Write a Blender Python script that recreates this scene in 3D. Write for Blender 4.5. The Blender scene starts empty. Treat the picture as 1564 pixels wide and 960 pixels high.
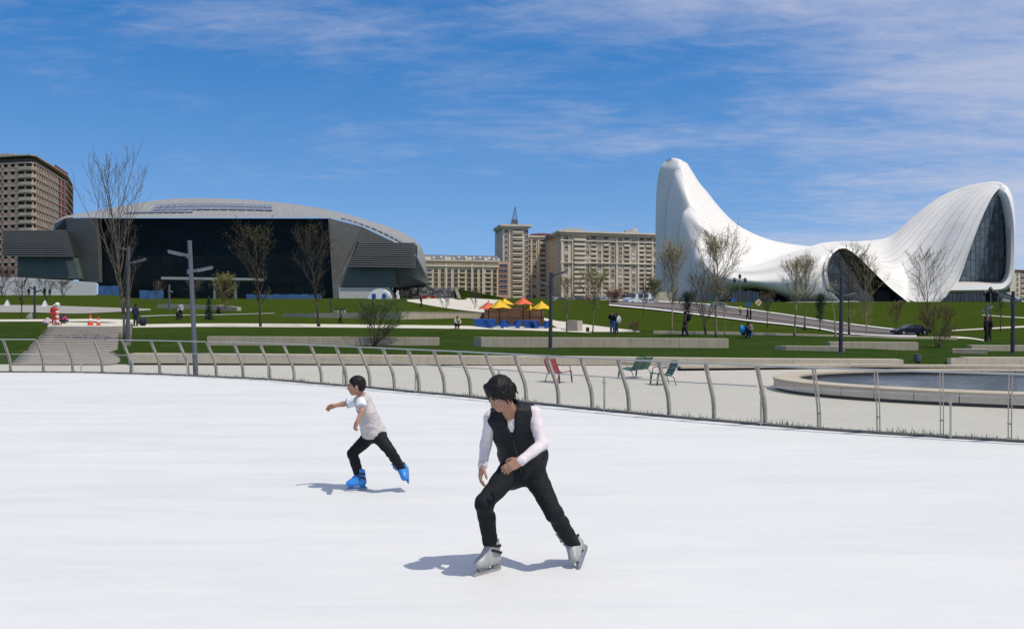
import bpy, bmesh, math, random
import numpy as np
from mathutils import Vector, Matrix, noise
R = math.radians
scene = bpy.context.scene
COL = scene.collection

# ------------------------------------------------------------------ camera
FPX, HC, HORIZ, CU = 1350.0, 2.1, 470.0, 782.0      # focal length in photo pixels, eye height, horizon row, centre column
cam = bpy.data.cameras.new('camera')
cam.sensor_fit = 'HORIZONTAL'; cam.sensor_width = 36.0; cam.lens = 36.0*FPX/1564.0
cam.shift_y = (HORIZ-480.0)/1564.0
cam.clip_start = 0.05; cam.clip_end = 20000
camo = bpy.data.objects.new('camera', cam); COL.objects.link(camo)
camo.location = (0, 0, HC); camo.rotation_euler = (R(90), 0, 0)
scene.camera = camo

# ------------------------------------------------------------------ light, sky, exposure
SUN_EL, SUN_AZ = R(61), math.atan2(0.80, -0.60)       # azimuth measured from +Y towards +X
to_sun = Vector((math.sin(SUN_AZ)*math.cos(SUN_EL), math.cos(SUN_AZ)*math.cos(SUN_EL), math.sin(SUN_EL)))
sl = bpy.data.lights.new('sun', 'SUN'); sl.energy = 3.35; sl.angle = R(0.53); sl.color = (1.0, 0.945, 0.845)
so = bpy.data.objects.new('sun', sl); COL.objects.link(so)
so.rotation_euler = to_sun.to_track_quat('Z', 'Y').to_euler(); so.location = (30, -20, 60)

world = bpy.data.worlds.new('World'); scene.world = world; world.use_nodes = True
wn, wl = world.node_tree.nodes, world.node_tree.links
wn.clear()
def wnode(t, **kw):
    n = wn.new(t)
    for k, v in kw.items(): setattr(n, k, v)
    return n
w_out = wnode('ShaderNodeOutputWorld'); w_bg = wnode('ShaderNodeBackground')
w_bg.inputs['Strength'].default_value = 0.135
sky = wnode('ShaderNodeTexSky', sky_type='NISHITA', sun_disc=False, sun_elevation=SUN_EL, sun_rotation=SUN_AZ,
            altitude=0.0, air_density=1.0, dust_density=0.1, ozone_density=1.6)
# the photograph's horizon stays blue: read the clear sky a little above the line of sight
w_tc0 = wnode('ShaderNodeTexCoord'); w_s0 = wnode('ShaderNodeSeparateXYZ'); wl.new(w_tc0.outputs['Generated'], w_s0.inputs[0])
w_z0 = wnode('ShaderNodeMath', operation='MULTIPLY_ADD'); wl.new(w_s0.outputs['Z'], w_z0.inputs[0]); w_z0.inputs[1].default_value = 0.80; w_z0.inputs[2].default_value = 0.17
w_c0 = wnode('ShaderNodeCombineXYZ'); wl.new(w_s0.outputs['X'], w_c0.inputs[0]); wl.new(w_s0.outputs['Y'], w_c0.inputs[1]); wl.new(w_z0.outputs[0], w_c0.inputs[2])
w_nm = wnode('ShaderNodeVectorMath', operation='NORMALIZE'); wl.new(w_c0.outputs[0], w_nm.inputs[0]); wl.new(w_nm.outputs[0], sky.inputs['Vector'])
w_hs = wnode('ShaderNodeHueSaturation'); w_hs.inputs['Hue'].default_value = 0.504; w_sat = wnode('ShaderNodeMapRange'); wl.new(w_s0.outputs['Z'], w_sat.inputs['Value']); w_sat.inputs['From Max'].default_value = 0.32; w_sat.inputs['To Min'].default_value = 1.18; w_sat.inputs['To Max'].default_value = 1.45; wl.new(w_sat.outputs[0], w_hs.inputs['Saturation']); w_hs.inputs['Value'].default_value = 1.07
wl.new(sky.outputs[0], w_hs.inputs['Color'])
# thin cirrus: noise over a flat cloud deck, seen along the direction of view
w_tc = wnode('ShaderNodeTexCoord'); w_sep = wnode('ShaderNodeSeparateXYZ'); wl.new(w_tc.outputs['Generated'], w_sep.inputs[0])
w_mx = wnode('ShaderNodeMath', operation='MAXIMUM'); wl.new(w_sep.outputs['Z'], w_mx.inputs[0]); w_mx.inputs[1].default_value = 0.0
w_ad = wnode('ShaderNodeMath', operation='ADD'); wl.new(w_mx.outputs[0], w_ad.inputs[0]); w_ad.inputs[1].default_value = 0.10
w_dx = wnode('ShaderNodeMath', operation='DIVIDE'); wl.new(w_sep.outputs['X'], w_dx.inputs[0]); wl.new(w_ad.outputs[0], w_dx.inputs[1])
w_dy = wnode('ShaderNodeMath', operation='DIVIDE'); wl.new(w_sep.outputs['Y'], w_dy.inputs[0]); wl.new(w_ad.outputs[0], w_dy.inputs[1])
w_cb = wnode('ShaderNodeCombineXYZ'); wl.new(w_dx.outputs[0], w_cb.inputs[0]); wl.new(w_dy.outputs[0], w_cb.inputs[1])
def wnoise(scale, rot, sx, sy, detail, rough, dist):
    m = wnode('ShaderNodeMapping'); m.inputs['Rotation'].default_value = (0, 0, rot); m.inputs['Location'].default_value = (3.7, 1.9, 0); m.inputs['Scale'].default_value = (sx, sy, 1)
    wl.new(w_cb.outputs[0], m.inputs[0])
    n = wnode('ShaderNodeTexNoise'); n.inputs['Scale'].default_value = scale; n.inputs['Detail'].default_value = detail
    n.inputs['Roughness'].default_value = rough; n.inputs['Distortion'].default_value = dist
    wl.new(m.outputs[0], n.inputs['Vector']); return n
w_n1 = wnoise(0.55, 0.0, 1.0, 1.0, 3, 0.5, 0.2)         # where the banks of cloud are
w_n2 = wnoise(1.3, R(-38), 1.0, 1.5, 9, 0.60, 0.5)       # the streaks in them
w_n3 = wnoise(7.0, R(40), 0.9, 1.8, 6, 0.62, 0.5)       # mackerel ripples
def wmath(op, a, b):
    n = wnode('ShaderNodeMath', operation=op)
    for i, x in enumerate((a, b)):
        if isinstance(x, (int, float)): n.inputs[i].default_value = x
        else: wl.new(x, n.inputs[i])
    return n.outputs[0]
w_bias = wmath('MULTIPLY', w_dx.outputs[0], 0.125)      # the deck thickens towards +X
w_bias = wmath('MINIMUM', wmath('MAXIMUM', w_bias, -0.10), 0.32)
w_el = wnode('ShaderNodeMapRange', interpolation_type='SMOOTHSTEP'); wl.new(w_sep.outputs['Z'], w_el.inputs['Value'])      # clear towards the horizon, more cloud overhead, added above the view to whiten fill
for k_, v_ in (('From Min', 0.04), ('From Max', 0.85), ('To Min', -0.11), ('To Max', 0.50)): w_el.inputs[k_].default_value = v_
w_bias = wmath('ADD', w_bias, w_el.outputs[0])
w_sum = wmath('ADD', wmath('MULTIPLY', w_n1.outputs['Fac'], 0.55), wmath('ADD', wmath('MULTIPLY', w_n2.outputs['Fac'], 0.50), wmath('MULTIPLY', w_n3.outputs['Fac'], 0.27)))
w_sum = wmath('ADD', w_sum, w_bias)
w_mr = wnode('ShaderNodeMapRange', interpolation_type='SMOOTHSTEP'); wl.new(w_sum, w_mr.inputs['Value'])
w_mr.inputs['From Min'].default_value = 0.55; w_mr.inputs['From Max'].default_value = 1.00
w_mr.inputs['To Min'].default_value = 0.0; w_mr.inputs['To Max'].default_value = 0.68
w_mix = wnode('ShaderNodeMix', data_type='RGBA'); wl.new(w_mr.outputs[0], w_mix.inputs['Factor'])
wl.new(w_hs.outputs[0], w_mix.inputs['A']); w_mix.inputs['B'].default_value = (4.75, 4.75, 5.45, 1)
wl.new(w_mix.outputs['Result'], w_bg.inputs['Color']); wl.new(w_bg.outputs[0], w_out.inputs[0])

scene.view_settings.view_transform = 'Standard'; scene.view_settings.look = 'None'
scene.view_settings.exposure = 0.0; scene.view_settings.gamma = 1.0; scene.view_settings.use_curve_mapping = False

# ------------------------------------------------------------------ small helpers
def at(u, v, Y):
    """A place Y metres ahead, found along the line of sight through photo pixel (u, v)."""
    return Vector(((u-CU)/FPX*Y, Y, HC+(HORIZ-v)/FPX*Y))
def flat(u, v, z):
    Y = FPX*(HC-z)/(v-HORIZ)
    return Vector(((u-CU)/FPX*Y, Y, z))
def tag(o, label=None, cat=None, group=None, kind=None):
    if label: o['label'] = label
    if cat: o['category'] = cat
    if group: o['group'] = group
    if kind: o['kind'] = kind
    return o
def thing(name, label, cat, loc=(0, 0, 0), rotz=0.0, group=None):
    o = bpy.data.objects.new(name, None); COL.objects.link(o)
    o.empty_display_size = 0.2
    o.location = loc; o.rotation_euler = (0, 0, rotz)
    return tag(o, label, cat, group)
def wloc(o):
    p = Vector((0, 0, 0))
    while o is not None:
        p += o.location; o = o.parent
    return p
def add(name, mesh, parent=None, loc=(0, 0, 0), rot=(0, 0, 0), scale=None):
    o = bpy.data.objects.new(name, mesh); COL.objects.link(o)
    if parent is not None: o.parent = parent
    o.location = loc; o.rotation_euler = rot
    if scale is not None: o.scale = scale
    return o
def copy_tree(o, parent=None):
    c = o.copy(); COL.objects.link(c)
    if parent is not None: c.parent = parent
    for ch in list(o.children): copy_tree(ch, c)
    return c

class MB:
    def __init__(s): s.v = []; s.f = []; s.mi = []; s.uv = None
    def face(s, idx, m=0): s.f.append(tuple(idx)); s.mi.append(m)
    def quad(s, a, b, c, d, m=0):
        n = len(s.v); s.v += [tuple(a), tuple(b), tuple(c), tuple(d)]; s.face((n, n+1, n+2, n+3), m)
    def box(s, c, size, rotz=0.0, m=0, rot=None):
        n = len(s.v); hx, hy, hz = size[0]/2, size[1]/2, size[2]/2
        M_ = rot if rot is not None else Matrix.Rotation(rotz, 3, 'Z')
        for dx, dy, dz in ((-1,-1,-1),(1,-1,-1),(1,1,-1),(-1,1,-1),(-1,-1,1),(1,-1,1),(1,1,1),(-1,1,1)):
            p = M_ @ Vector((dx*hx, dy*hy, dz*hz)); s.v.append((c[0]+p.x, c[1]+p.y, c[2]+p.z))
        for q in ((0,3,2,1),(4,5,6,7),(0,1,5,4),(1,2,6,5),(2,3,7,6),(3,0,4,7)): s.face([n+i for i in q], m)
    def beam(s, a, b, w, h, m=0):
        """box of width w (sideways) and height h from a to b"""
        a, b = Vector(a), Vector(b); d = b-a; L = d.length
        if L < 1e-6: return
        x = d/L; up = Vector((0, 0, 1)) if abs(x.z) < 0.95 else Vector((0, 1, 0))
        y = up.cross(x).normalized(); z = x.cross(y)
        s.box((a+b)/2, (L, w, h), m=m, rot=Matrix((x, y, z)).transposed())
    def tube(s, pts, rad, n=6, m=0, caps=True):
        pts = [Vector(p) for p in pts]
        if isinstance(rad, (int, float)): rad = [rad]*len(pts)
        base = len(s.v); ref = None
        for i, p in enumerate(pts):
            d = (pts[min(i+1, len(pts)-1)]-pts[max(i-1, 0)])
            if d.length < 1e-9: d = Vector((0, 0, 1))
            d.normalize()
            if ref is None:
                ref = Vector((1, 0, 0)) if abs(d.x) < 0.8 else Vector((0, 1, 0))
            a = (ref-d*ref.dot(d)).normalized(); ref = a; b = d.cross(a)
            for k in range(n):
                t = 2*math.pi*k/n; q = p+(a*math.cos(t)+b*math.sin(t))*rad[i]; s.v.append((q.x, q.y, q.z))
        for i in range(len(pts)-1):
            for k in range(n):
                k2 = (k+1) % n
                s.face((base+i*n+k, base+i*n+k2, base+(i+1)*n+k2, base+(i+1)*n+k), m)
        if caps and n > 2:
            s.face([base+k for k in range(n)][::-1], m); s.face([base+(len(pts)-1)*n+k for k in range(n)], m)
    def lathe(s, prof, c=(0, 0, 0), n=16, m=0, M_=None):
        base = len(s.v)
        for r, z in prof:
            for k in range(n):
                t = 2*math.pi*k/n; p = Vector((r*math.cos(t), r*math.sin(t), z))
                if M_ is not None: p = M_ @ p
                s.v.append((c[0]+p.x, c[1]+p.y, c[2]+p.z))
        for i in range(len(prof)-1):
            for k in range(n):
                k2 = (k+1) % n; s.face((base+i*n+k, base+i*n+k2, base+(i+1)*n+k2, base+(i+1)*n+k), m)
        if prof[0][0] > 1e-4: s.face([base+k for k in range(n)][::-1], m)
        if prof[-1][0] > 1e-4: s.face([base+(len(prof)-1)*n+k for k in range(n)], m)
    def prism(s, poly, off, m=0):
        """solid between polygon poly (list of 3-D points) and the same polygon moved by off"""
        n = len(s.v); k = len(poly); off = Vector(off)
        for p in poly: s.v.append(tuple(p))
        for p in poly: s.v.append(tuple(Vector(p)+off))
        s.face(list(range(n, n+k)), m); s.face(list(range(n+2*k-1, n+k-1, -1)), m)
        for i in range(k):
            j = (i+1) % k; s.face((n+i, n+k+i, n+k+j, n+j), m)
    def grid(s, rows, m=0, closed=False, uv=True):
        n = len(s.v); nr, nc = len(rows), len(rows[0])
        for r in rows:
            for p in r: s.v.append(tuple(p))
        for i in range(nr-1):
            for j in range(nc-1 if not closed else nc):
                j2 = (j+1) % nc
                s.face((n+i*nc+j, n+i*nc+j2, n+(i+1)*nc+j2, n+(i+1)*nc+j), m)
        if uv:
            if s.uv is None: s.uv = {}
            for i in range(nr):
                for j in range(nc): s.uv[n+i*nc+j] = (i/(nr-1), j/max(1, nc-1))
    def mesh(s, name, mats, smooth=False, off=None, fix=True, sharp=None):
        me = bpy.data.meshes.new(name)
        v = s.v if off is None else [(p[0]-off.x, p[1]-off.y, p[2]-off.z) for p in s.v]
        me.from_pydata(v, [], s.f)
        if not isinstance(mats, (list, tuple)): mats = [mats]
        for x in mats: me.materials.append(x)
        if len(mats) > 1: me.polygons.foreach_set('material_index', s.mi)
        if s.uv is not None:
            lay = me.uv_layers.new(name='UVMap'); li = np.empty(len(me.loops), dtype=np.int32); me.loops.foreach_get('vertex_index', li)
            tab = np.zeros((len(s.v), 2), dtype=np.float32)
            for k, q in s.uv.items(): tab[k] = q
            lay.data.foreach_set('uv', tab[li].ravel())
        if fix:
            bm = bmesh.new(); bm.from_mesh(me); bmesh.ops.recalc_face_normals(bm, faces=bm.faces); bm.to_mesh(me); bm.free()
        if smooth:
            me.polygons.foreach_set('use_smooth', [True]*len(me.polygons))
            if sharp: me.set_sharp_from_angle(angle=R(sharp))
        me.update(); return me
    def build(s, name, mats, parent=None, smooth=False, local=False, fix=True, sharp=None):
        off = None if (parent is None or local) else wloc(parent)
        return add(name, s.mesh(name, mats, smooth, off, fix, sharp), parent)

def catmull(P, n):
    """resample a list of points to n points along a Catmull-Rom spline, evenly by chord length"""
    P = [Vector(p) for p in P]
    if len(P) == 2: return [P[0].lerp(P[1], i/(n-1)) for i in range(n)]
    Q = [P[0]*2-P[1]]+P+[P[-1]*2-P[-2]]
    acc = [0.0]
    for i in range(len(P)-1): acc.append(acc[-1]+max(1e-9, (P[i+1]-P[i]).length))
    out = []
    for k in range(n):
        t = acc[-1]*k/(n-1); i = 0
        while i < len(P)-2 and acc[i+1] < t: i += 1
        f = min(1.0, max(0.0, (t-acc[i])/(acc[i+1]-acc[i])))
        a, b, c, d = Q[i], Q[i+1], Q[i+2], Q[i+3]
        out.append(0.5*((2*b)+(c-a)*f+(2*a-5*b+4*c-d)*f*f+(3*b-a-3*c+d)*f**3))
    return out
def catmull_idx(P, n):
    """the same, evenly by index (keeps rows of a loft lined up)"""
    P = [Vector(p) for p in P]
    if len(P) == 2: return [P[0].lerp(P[1], i/(n-1)) for i in range(n)]
    Q = [P[0]*2-P[1]]+P+[P[-1]*2-P[-2]]; out = []
    for k in range(n):
        t = (len(P)-1)*k/(n-1); i = min(int(t), len(P)-2); f = t-i
        a, b, c, d = Q[i], Q[i+1], Q[i+2], Q[i+3]
        out.append(0.5*((2*b)+(c-a)*f+(2*a-5*b+4*c-d)*f*f+(3*b-a-3*c+d)*f**3))
    return out
def loft(curves, nu, nv):
    rows = [catmull_idx(c, nv) for c in curves]
    cols = [catmull_idx([r[j] for r in rows], nu) for j in range(nv)]
    return [[cols[j][i] for j in range(nv)] for i in range(nu)]

# ------------------------------------------------------------------ materials
MATS = {}
def nmat(name):
    m = bpy.data.materials.new(name); m.use_nodes = True
    return m, m.node_tree.nodes, m.node_tree.links, m.node_tree.nodes['Principled BSDF']
def pos_noise(N, L, scale, detail=4, rough=0.6, stretch=None, src='world', dist=0.0):
    if src == 'world': g = N.new('ShaderNodeNewGeometry'); out = g.outputs['Position']
    else: g = N.new('ShaderNodeTexCoord'); out = g.outputs['Object']
    if stretch:
        mp = N.new('ShaderNodeMapping'); mp.inputs['Scale'].default_value = stretch; L.new(out, mp.inputs[0]); out = mp.outputs[0]
    n = N.new('ShaderNodeTexNoise'); n.inputs['Scale'].default_value = scale; n.inputs['Detail'].default_value = detail
    n.inputs['Roughness'].default_value = rough; n.inputs['Distortion'].default_value = dist
    L.new(out, n.inputs['Vector']); return n.outputs['Fac']
def ramp(N, L, fac, stops):
    r = N.new('ShaderNodeValToRGB'); L.new(fac, r.inputs[0]); e = r.color_ramp.elements
    while len(e) < len(stops): e.new(0.5)
    for k, (p, c) in enumerate(stops): e[k].position = p; e[k].color = (c[0], c[1], c[2], 1)
    return r.outputs[0]
def mixc(N, L, fac, a, b, blend='MIX'):
    x = N.new('ShaderNodeMix'); x.data_type = 'RGBA'; x.blend_type = blend
    for key, val in (('Factor', fac), ('A', a), ('B', b)):
        if isinstance(val, (int, float)): x.inputs[key].default_value = val
        elif isinstance(val, tuple): x.inputs[key].default_value = (*val[:3], 1)
        else: L.new(val, x.inputs[key])
    return x.outputs['Result']
def bump(N, L, P, h, strength=0.3, dist=0.02):
    b = N.new('ShaderNodeBump'); b.inputs['Strength'].default_value = strength; b.inputs['Distance'].default_value = dist
    L.new(h, b.inputs['Height']); L.new(b.outputs[0], P.inputs['Normal'])
def mat(name, col, rough=0.6, metal=0.0, var=0.15, scale=3.0, bmp=0.0, bscale=60.0, bdist=0.01, spec=0.35, stretch=None, fine=0.0):
    if name in MATS: return MATS[name]
    m, N, L, P = nmat(name)
    P.inputs['Roughness'].default_value = rough; P.inputs['Metallic'].default_value = metal
    P.inputs['Specular IOR Level'].default_value = spec
    if var > 0:
        f = pos_noise(N, L, scale, 5, 0.65, stretch)
        lo = tuple(max(0, c*(1-var)) for c in col); hi = tuple(min(1, c*(1+var)) for c in col)
        c = ramp(N, L, f, [(0.3, lo), (0.7, hi)])
        if fine > 0:
            f2 = pos_noise(N, L, scale*14, 3, 0.7)
            c = mixc(N, L, fine, c, ramp(N, L, f2, [(0.35, (0.25, 0.25, 0.25)), (0.65, (0.75, 0.75, 0.75))]), 'OVERLAY')
        L.new(c, P.inputs['Base Color'])
    else: P.inputs['Base Color'].default_value = (*col, 1)
    if bmp > 0: bump(N, L, P, pos_noise(N, L, bscale, 4, 0.6), bmp, bdist)
    MATS[name] = m; return m

def m_ice():
    m, N, L, P = nmat('ice')
    a = pos_noise(N, L, 0.22, 4, 0.55, (0.5, 1.0, 1))
    b = pos_noise(N, L, 1.6, 7, 0.7, (0.16, 1.0, 1), dist=0.6)
    c = pos_noise(N, L, 9.0, 5, 0.7, (0.12, 1.0, 1), dist=1.2)
    col = ramp(N, L, a, [(0.3, (0.61, 0.61, 0.585)), (0.65, (0.66, 0.658, 0.63))])
    col = mixc(N, L, 0.3, col, ramp(N, L, b, [(0.35, (0.59, 0.592, 0.575)), (0.6, (0.675, 0.67, 0.645))]))
    col = mixc(N, L, 0.09, col, ramp(N, L, c, [(0.40, (0.52, 0.53, 0.55)), (0.55, (0.74, 0.74, 0.74))]))
    for k_, (sc, rt) in enumerate(((0.30, 0.0), (0.42, 0.0))):      # blade cuts: thin arcs
        g = N.new('ShaderNodeNewGeometry'); mp = N.new('ShaderNodeMapping'); mp.inputs['Rotation'].default_value = (0, 0, rt); mp.inputs['Location'].default_value = (6+k_*-17, 9+k_*-3, 0); L.new(g.outputs['Position'], mp.inputs[0])
        w = N.new('ShaderNodeTexWave'); w.wave_type = 'RINGS'; w.inputs['Scale'].default_value = sc; w.inputs['Distortion'].default_value = 1.6; w.inputs['Detail'].default_value = 1.0; w.inputs['Detail Scale'].default_value = 0.35; L.new(mp.outputs[0], w.inputs['Vector'])
        f = ramp(N, L, w.outputs['Fac'], [(0.9955, (0, 0, 0)), (0.9995, (0.22, 0.22, 0.22))])
        x = N.new('ShaderNodeMath'); x.operation = 'MULTIPLY'; L.new(f, x.inputs[0]); L.new(ramp(N, L, pos_noise(N, L, 0.9+k_*0.3, 2), [(0.45, (0, 0, 0)), (0.62, (1, 1, 1))]), x.inputs[1])
        col = mixc(N, L, x.outputs[0], col, (0.50, 0.53, 0.58))
    L.new(col, P.inputs['Base Color'])
    L.new(ramp(N, L, b, [(0.3, (0.45,)*3), (0.7, (0.7,)*3)]), P.inputs['Roughness'])
    P.inputs['Specular IOR Level'].default_value = 0.22
    bump(N, L, P, c, 0.12, 0.01)
    return m
def m_lawn():
    m, N, L, P = nmat('lawn grass')
    a = pos_noise(N, L, 0.10, 4, 0.6); b = pos_noise(N, L, 1.3, 6, 0.75); c = pos_noise(N, L, 14.0, 4, 0.8, (1, 0.35, 1))
    col = ramp(N, L, a, [(0.32, (0.026, 0.050, 0.008)), (0.5, (0.040, 0.064, 0.011)), (0.68, (0.068, 0.084, 0.017))])
    col = mixc(N, L, 0.6, col, ramp(N, L, b, [(0.35, (0.018, 0.038, 0.006)), (0.64, (0.066, 0.086, 0.018))]))
    col = mixc(N, L, 0.30, col, ramp(N, L, c, [(0.38, (0.012, 0.035, 0.008)), (0.64, (0.085, 0.130, 0.035))]))
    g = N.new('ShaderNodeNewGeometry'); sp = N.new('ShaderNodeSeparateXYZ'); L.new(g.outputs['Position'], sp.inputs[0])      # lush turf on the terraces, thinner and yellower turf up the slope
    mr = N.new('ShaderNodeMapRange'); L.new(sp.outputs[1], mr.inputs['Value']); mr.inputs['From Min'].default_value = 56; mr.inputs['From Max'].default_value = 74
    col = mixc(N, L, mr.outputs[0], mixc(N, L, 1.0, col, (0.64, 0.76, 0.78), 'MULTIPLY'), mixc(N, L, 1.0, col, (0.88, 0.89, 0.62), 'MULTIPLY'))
    d = pos_noise(N, L, 0.35, 5, 0.7)
    col = mixc(N, L, ramp(N, L, d, [(0.52, (0, 0, 0)), (0.74, (0.45, 0.45, 0.45))]), col, (0.080, 0.080, 0.020))
    L.new(col, P.inputs['Base Color']); P.inputs['Roughness'].default_value = 1.0; P.inputs['Specular IOR Level'].default_value = 0.0
    bump(N, L, P, c, 0.6, 0.05); return m
def m_plaza():
    m, N, L, P = nmat('pale paving')
    a = pos_noise(N, L, 0.5, 6, 0.7); b = pos_noise(N, L, 6.0, 6, 0.75, (0.5, 1.6, 1)); c = pos_noise(N, L, 55.0, 3, 0.7)
    col = ramp(N, L, a, [(0.3, (0.43, 0.395, 0.335)), (0.7, (0.52, 0.475, 0.40))])
    col = mixc(N, L, 0.35, col, ramp(N, L, b, [(0.35, (0.34, 0.315, 0.275)), (0.65, (0.54, 0.495, 0.43))]))
    col = mixc(N, L, 0.2, col, ramp(N, L, c, [(0.35, (0.28, 0.27, 0.26)), (0.65, (0.64, 0.62, 0.59))]))
    L.new(col, P.inputs['Base Color']); P.inputs['Roughness'].default_value = 0.85; P.inputs['Specular IOR Level'].default_value = 0.2
    bump(N, L, P, c, 0.25, 0.006); return m
def m_concrete(name, lo, hi, streak=0.35):
    m, N, L, P = nmat(name)
    a = pos_noise(N, L, 0.9, 6, 0.7); b = pos_noise(N, L, 2.2, 5, 0.7, (2.0, 2.0, 0.25)); c = pos_noise(N, L, 26.0, 4, 0.75)
    col = ramp(N, L, a, [(0.3, lo), (0.7, hi)])
    dk = tuple(x*0.55 for x in lo)
    col = mixc(N, L, streak, col, ramp(N, L, b, [(0.34, dk), (0.6, hi)]))
    col = mixc(N, L, 0.22, col, ramp(N, L, c, [(0.35, dk), (0.65, tuple(min(1, x*1.15) for x in hi))]))
    L.new(col, P.inputs['Base Color']); P.inputs['Roughness'].default_value = 0.88; P.inputs['Specular IOR Level'].default_value = 0.2
    bump(N, L, P, c, 0.35, 0.01); return m
def m_water():
    m, N, L, P = nmat('pond water')
    P.inputs['Base Color'].default_value = (0.05, 0.065, 0.075, 1); P.inputs['Roughness'].default_value = 0.10
    P.inputs['Specular IOR Level'].default_value = 0.6; P.inputs['IOR'].default_value = 1.33
    a = pos_noise(N, L, 2.2, 5, 0.65, (0.6, 1.3, 1), dist=0.8); bump(N, L, P, a, 1.0, 0.045); return m
def m_pane(name, tint, gloss=0.10, rough=0.02):
    """a thin pane one sees through"""
    m = bpy.data.materials.new(name); m.use_nodes = True; N, L = m.node_tree.nodes, m.node_tree.links; N.clear()
    o = N.new('ShaderNodeOutputMaterial'); t = N.new('ShaderNodeBsdfTransparent'); t.inputs[0].default_value = (*tint, 1)
    g = N.new('ShaderNodeBsdfGlossy'); g.inputs['Roughness'].default_value = rough; g.inputs[0].default_value = (0.9, 0.97, 0.95, 1)
    f = N.new('ShaderNodeLayerWeight'); q = N.new('ShaderNodeMath'); q.operation = 'POWER'; L.new(f.outputs['Facing'], q.inputs[0]); q.inputs[1].default_value = 5.0
    a = N.new('ShaderNodeMath'); a.operation = 'MULTIPLY_ADD'; L.new(q.outputs[0], a.inputs[0]); a.inputs[1].default_value = 0.8; a.inputs[2].default_value = gloss
    x = N.new('ShaderNodeMixShader'); L.new(a.outputs[0], x.inputs[0]); L.new(t.outputs[0], x.inputs[1]); L.new(g.outputs[0], x.inputs[2]); L.new(x.outputs[0], o.inputs[0])
    return m
def m_skin_panels(name, col, nu, nv, line=0.03, dark=0.72, rough=0.45, linev=0.03, var=0.03, darkv=None):
    """cladding seams that follow a surface's own UVs"""
    m, N, L, P = nmat(name)
    uv = N.new('ShaderNodeUVMap'); sp = N.new('ShaderNodeSeparateXYZ'); L.new(uv.outputs[0], sp.inputs[0])
    def seam(out, n, w):
        a = N.new('ShaderNodeMath'); a.operation = 'MULTIPLY'; L.new(out, a.inputs[0]); a.inputs[1].default_value = n
        b = N.new('ShaderNodeMath'); b.operation = 'FRACT'; L.new(a.outputs[0], b.inputs[0])
        c = N.new('ShaderNodeMath'); c.operation = 'LESS_THAN'; L.new(b.outputs[0], c.inputs[0]); c.inputs[1].default_value = w
        return c.outputs[0]
    su, sv = seam(sp.outputs[0], nu, line), seam(sp.outputs[1], nv, linev)
    f = pos_noise(N, L, 0.12, 5, 0.6)
    base = ramp(N, L, f, [(0.3, tuple(c*(1-var) for c in col)), (0.7, tuple(min(1, c*(1+var)) for c in col))])
    dk = tuple(c*dark for c in col)
    wn_ = N.new('ShaderNodeTexWhiteNoise'); wn_.noise_dimensions = '2D'; cb = N.new('ShaderNodeCombineXYZ')
    for q, (o_, n_) in enumerate(((sp.outputs[0], nu), (sp.outputs[1], nv))):
        a = N.new('ShaderNodeMath'); a.operation = 'MULTIPLY'; L.new(o_, a.inputs[0]); a.inputs[1].default_value = n_
        b = N.new('ShaderNodeMath'); b.operation = 'FLOOR'; L.new(a.outputs[0], b.inputs[0]); L.new(b.outputs[0], cb.inputs[q])
    L.new(cb.outputs[0], wn_.inputs['Vector']); base = mixc(N, L, 0.08, base, wn_.outputs['Value'], 'OVERLAY')
    c1 = mixc(N, L, su, base, dk)
    c2 = mixc(N, L, sv, c1, tuple(c*(darkv if darkv else dark) for c in col))
    L.new(c2, P.inputs['Base Color']); P.inputs['Roughness'].default_value = rough; P.inputs['Specular IOR Level'].default_value = 0.3
    return m
ICE, LAWN, PLAZA, WATER = m_ice(), m_lawn(), m_plaza(), m_water()
CONC = m_concrete('board marked concrete', (0.37, 0.315, 0.225), (0.50, 0.435, 0.325))
CONC_L = m_concrete('pale stone', (0.40, 0.35, 0.265), (0.52, 0.46, 0.355), 0.18)
STONE_B = m_concrete('beige stone', (0.52, 0.445, 0.35), (0.64, 0.56, 0.455), 0.12)
STEPM = m_concrete('weathered step stone', (0.265, 0.235, 0.20), (0.35, 0.315, 0.275), 0.25)
PATHM = m_concrete('light path paving', (0.52, 0.48, 0.39), (0.64, 0.60, 0.50), 0.10)
PATHG = m_concrete('grey path paving', (0.27, 0.255, 0.23), (0.36, 0.34, 0.31), 0.15)
ROADM = m_concrete('worn asphalt', (0.105, 0.092, 0.083), (0.155, 0.135, 0.125), 0.2)
WHITEK = mat('white kerb stone', (0.68, 0.67, 0.64), 0.8, var=0.1)
GLASSP = m_pane('clear barrier glass', (0.93, 0.965, 0.95), 0.02)
STEEL = mat('brushed steel', (0.36, 0.335, 0.29), 0.5, 0.2, var=0.12, scale=8)
RAILM = mat('pale steel rail', (0.42, 0.42, 0.39), 0.5, 0.3, var=0.08)
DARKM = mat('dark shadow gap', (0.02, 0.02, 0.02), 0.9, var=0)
BLACKM = mat('black rubber', (0.012, 0.012, 0.013), 0.7, var=0.2)

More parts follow.
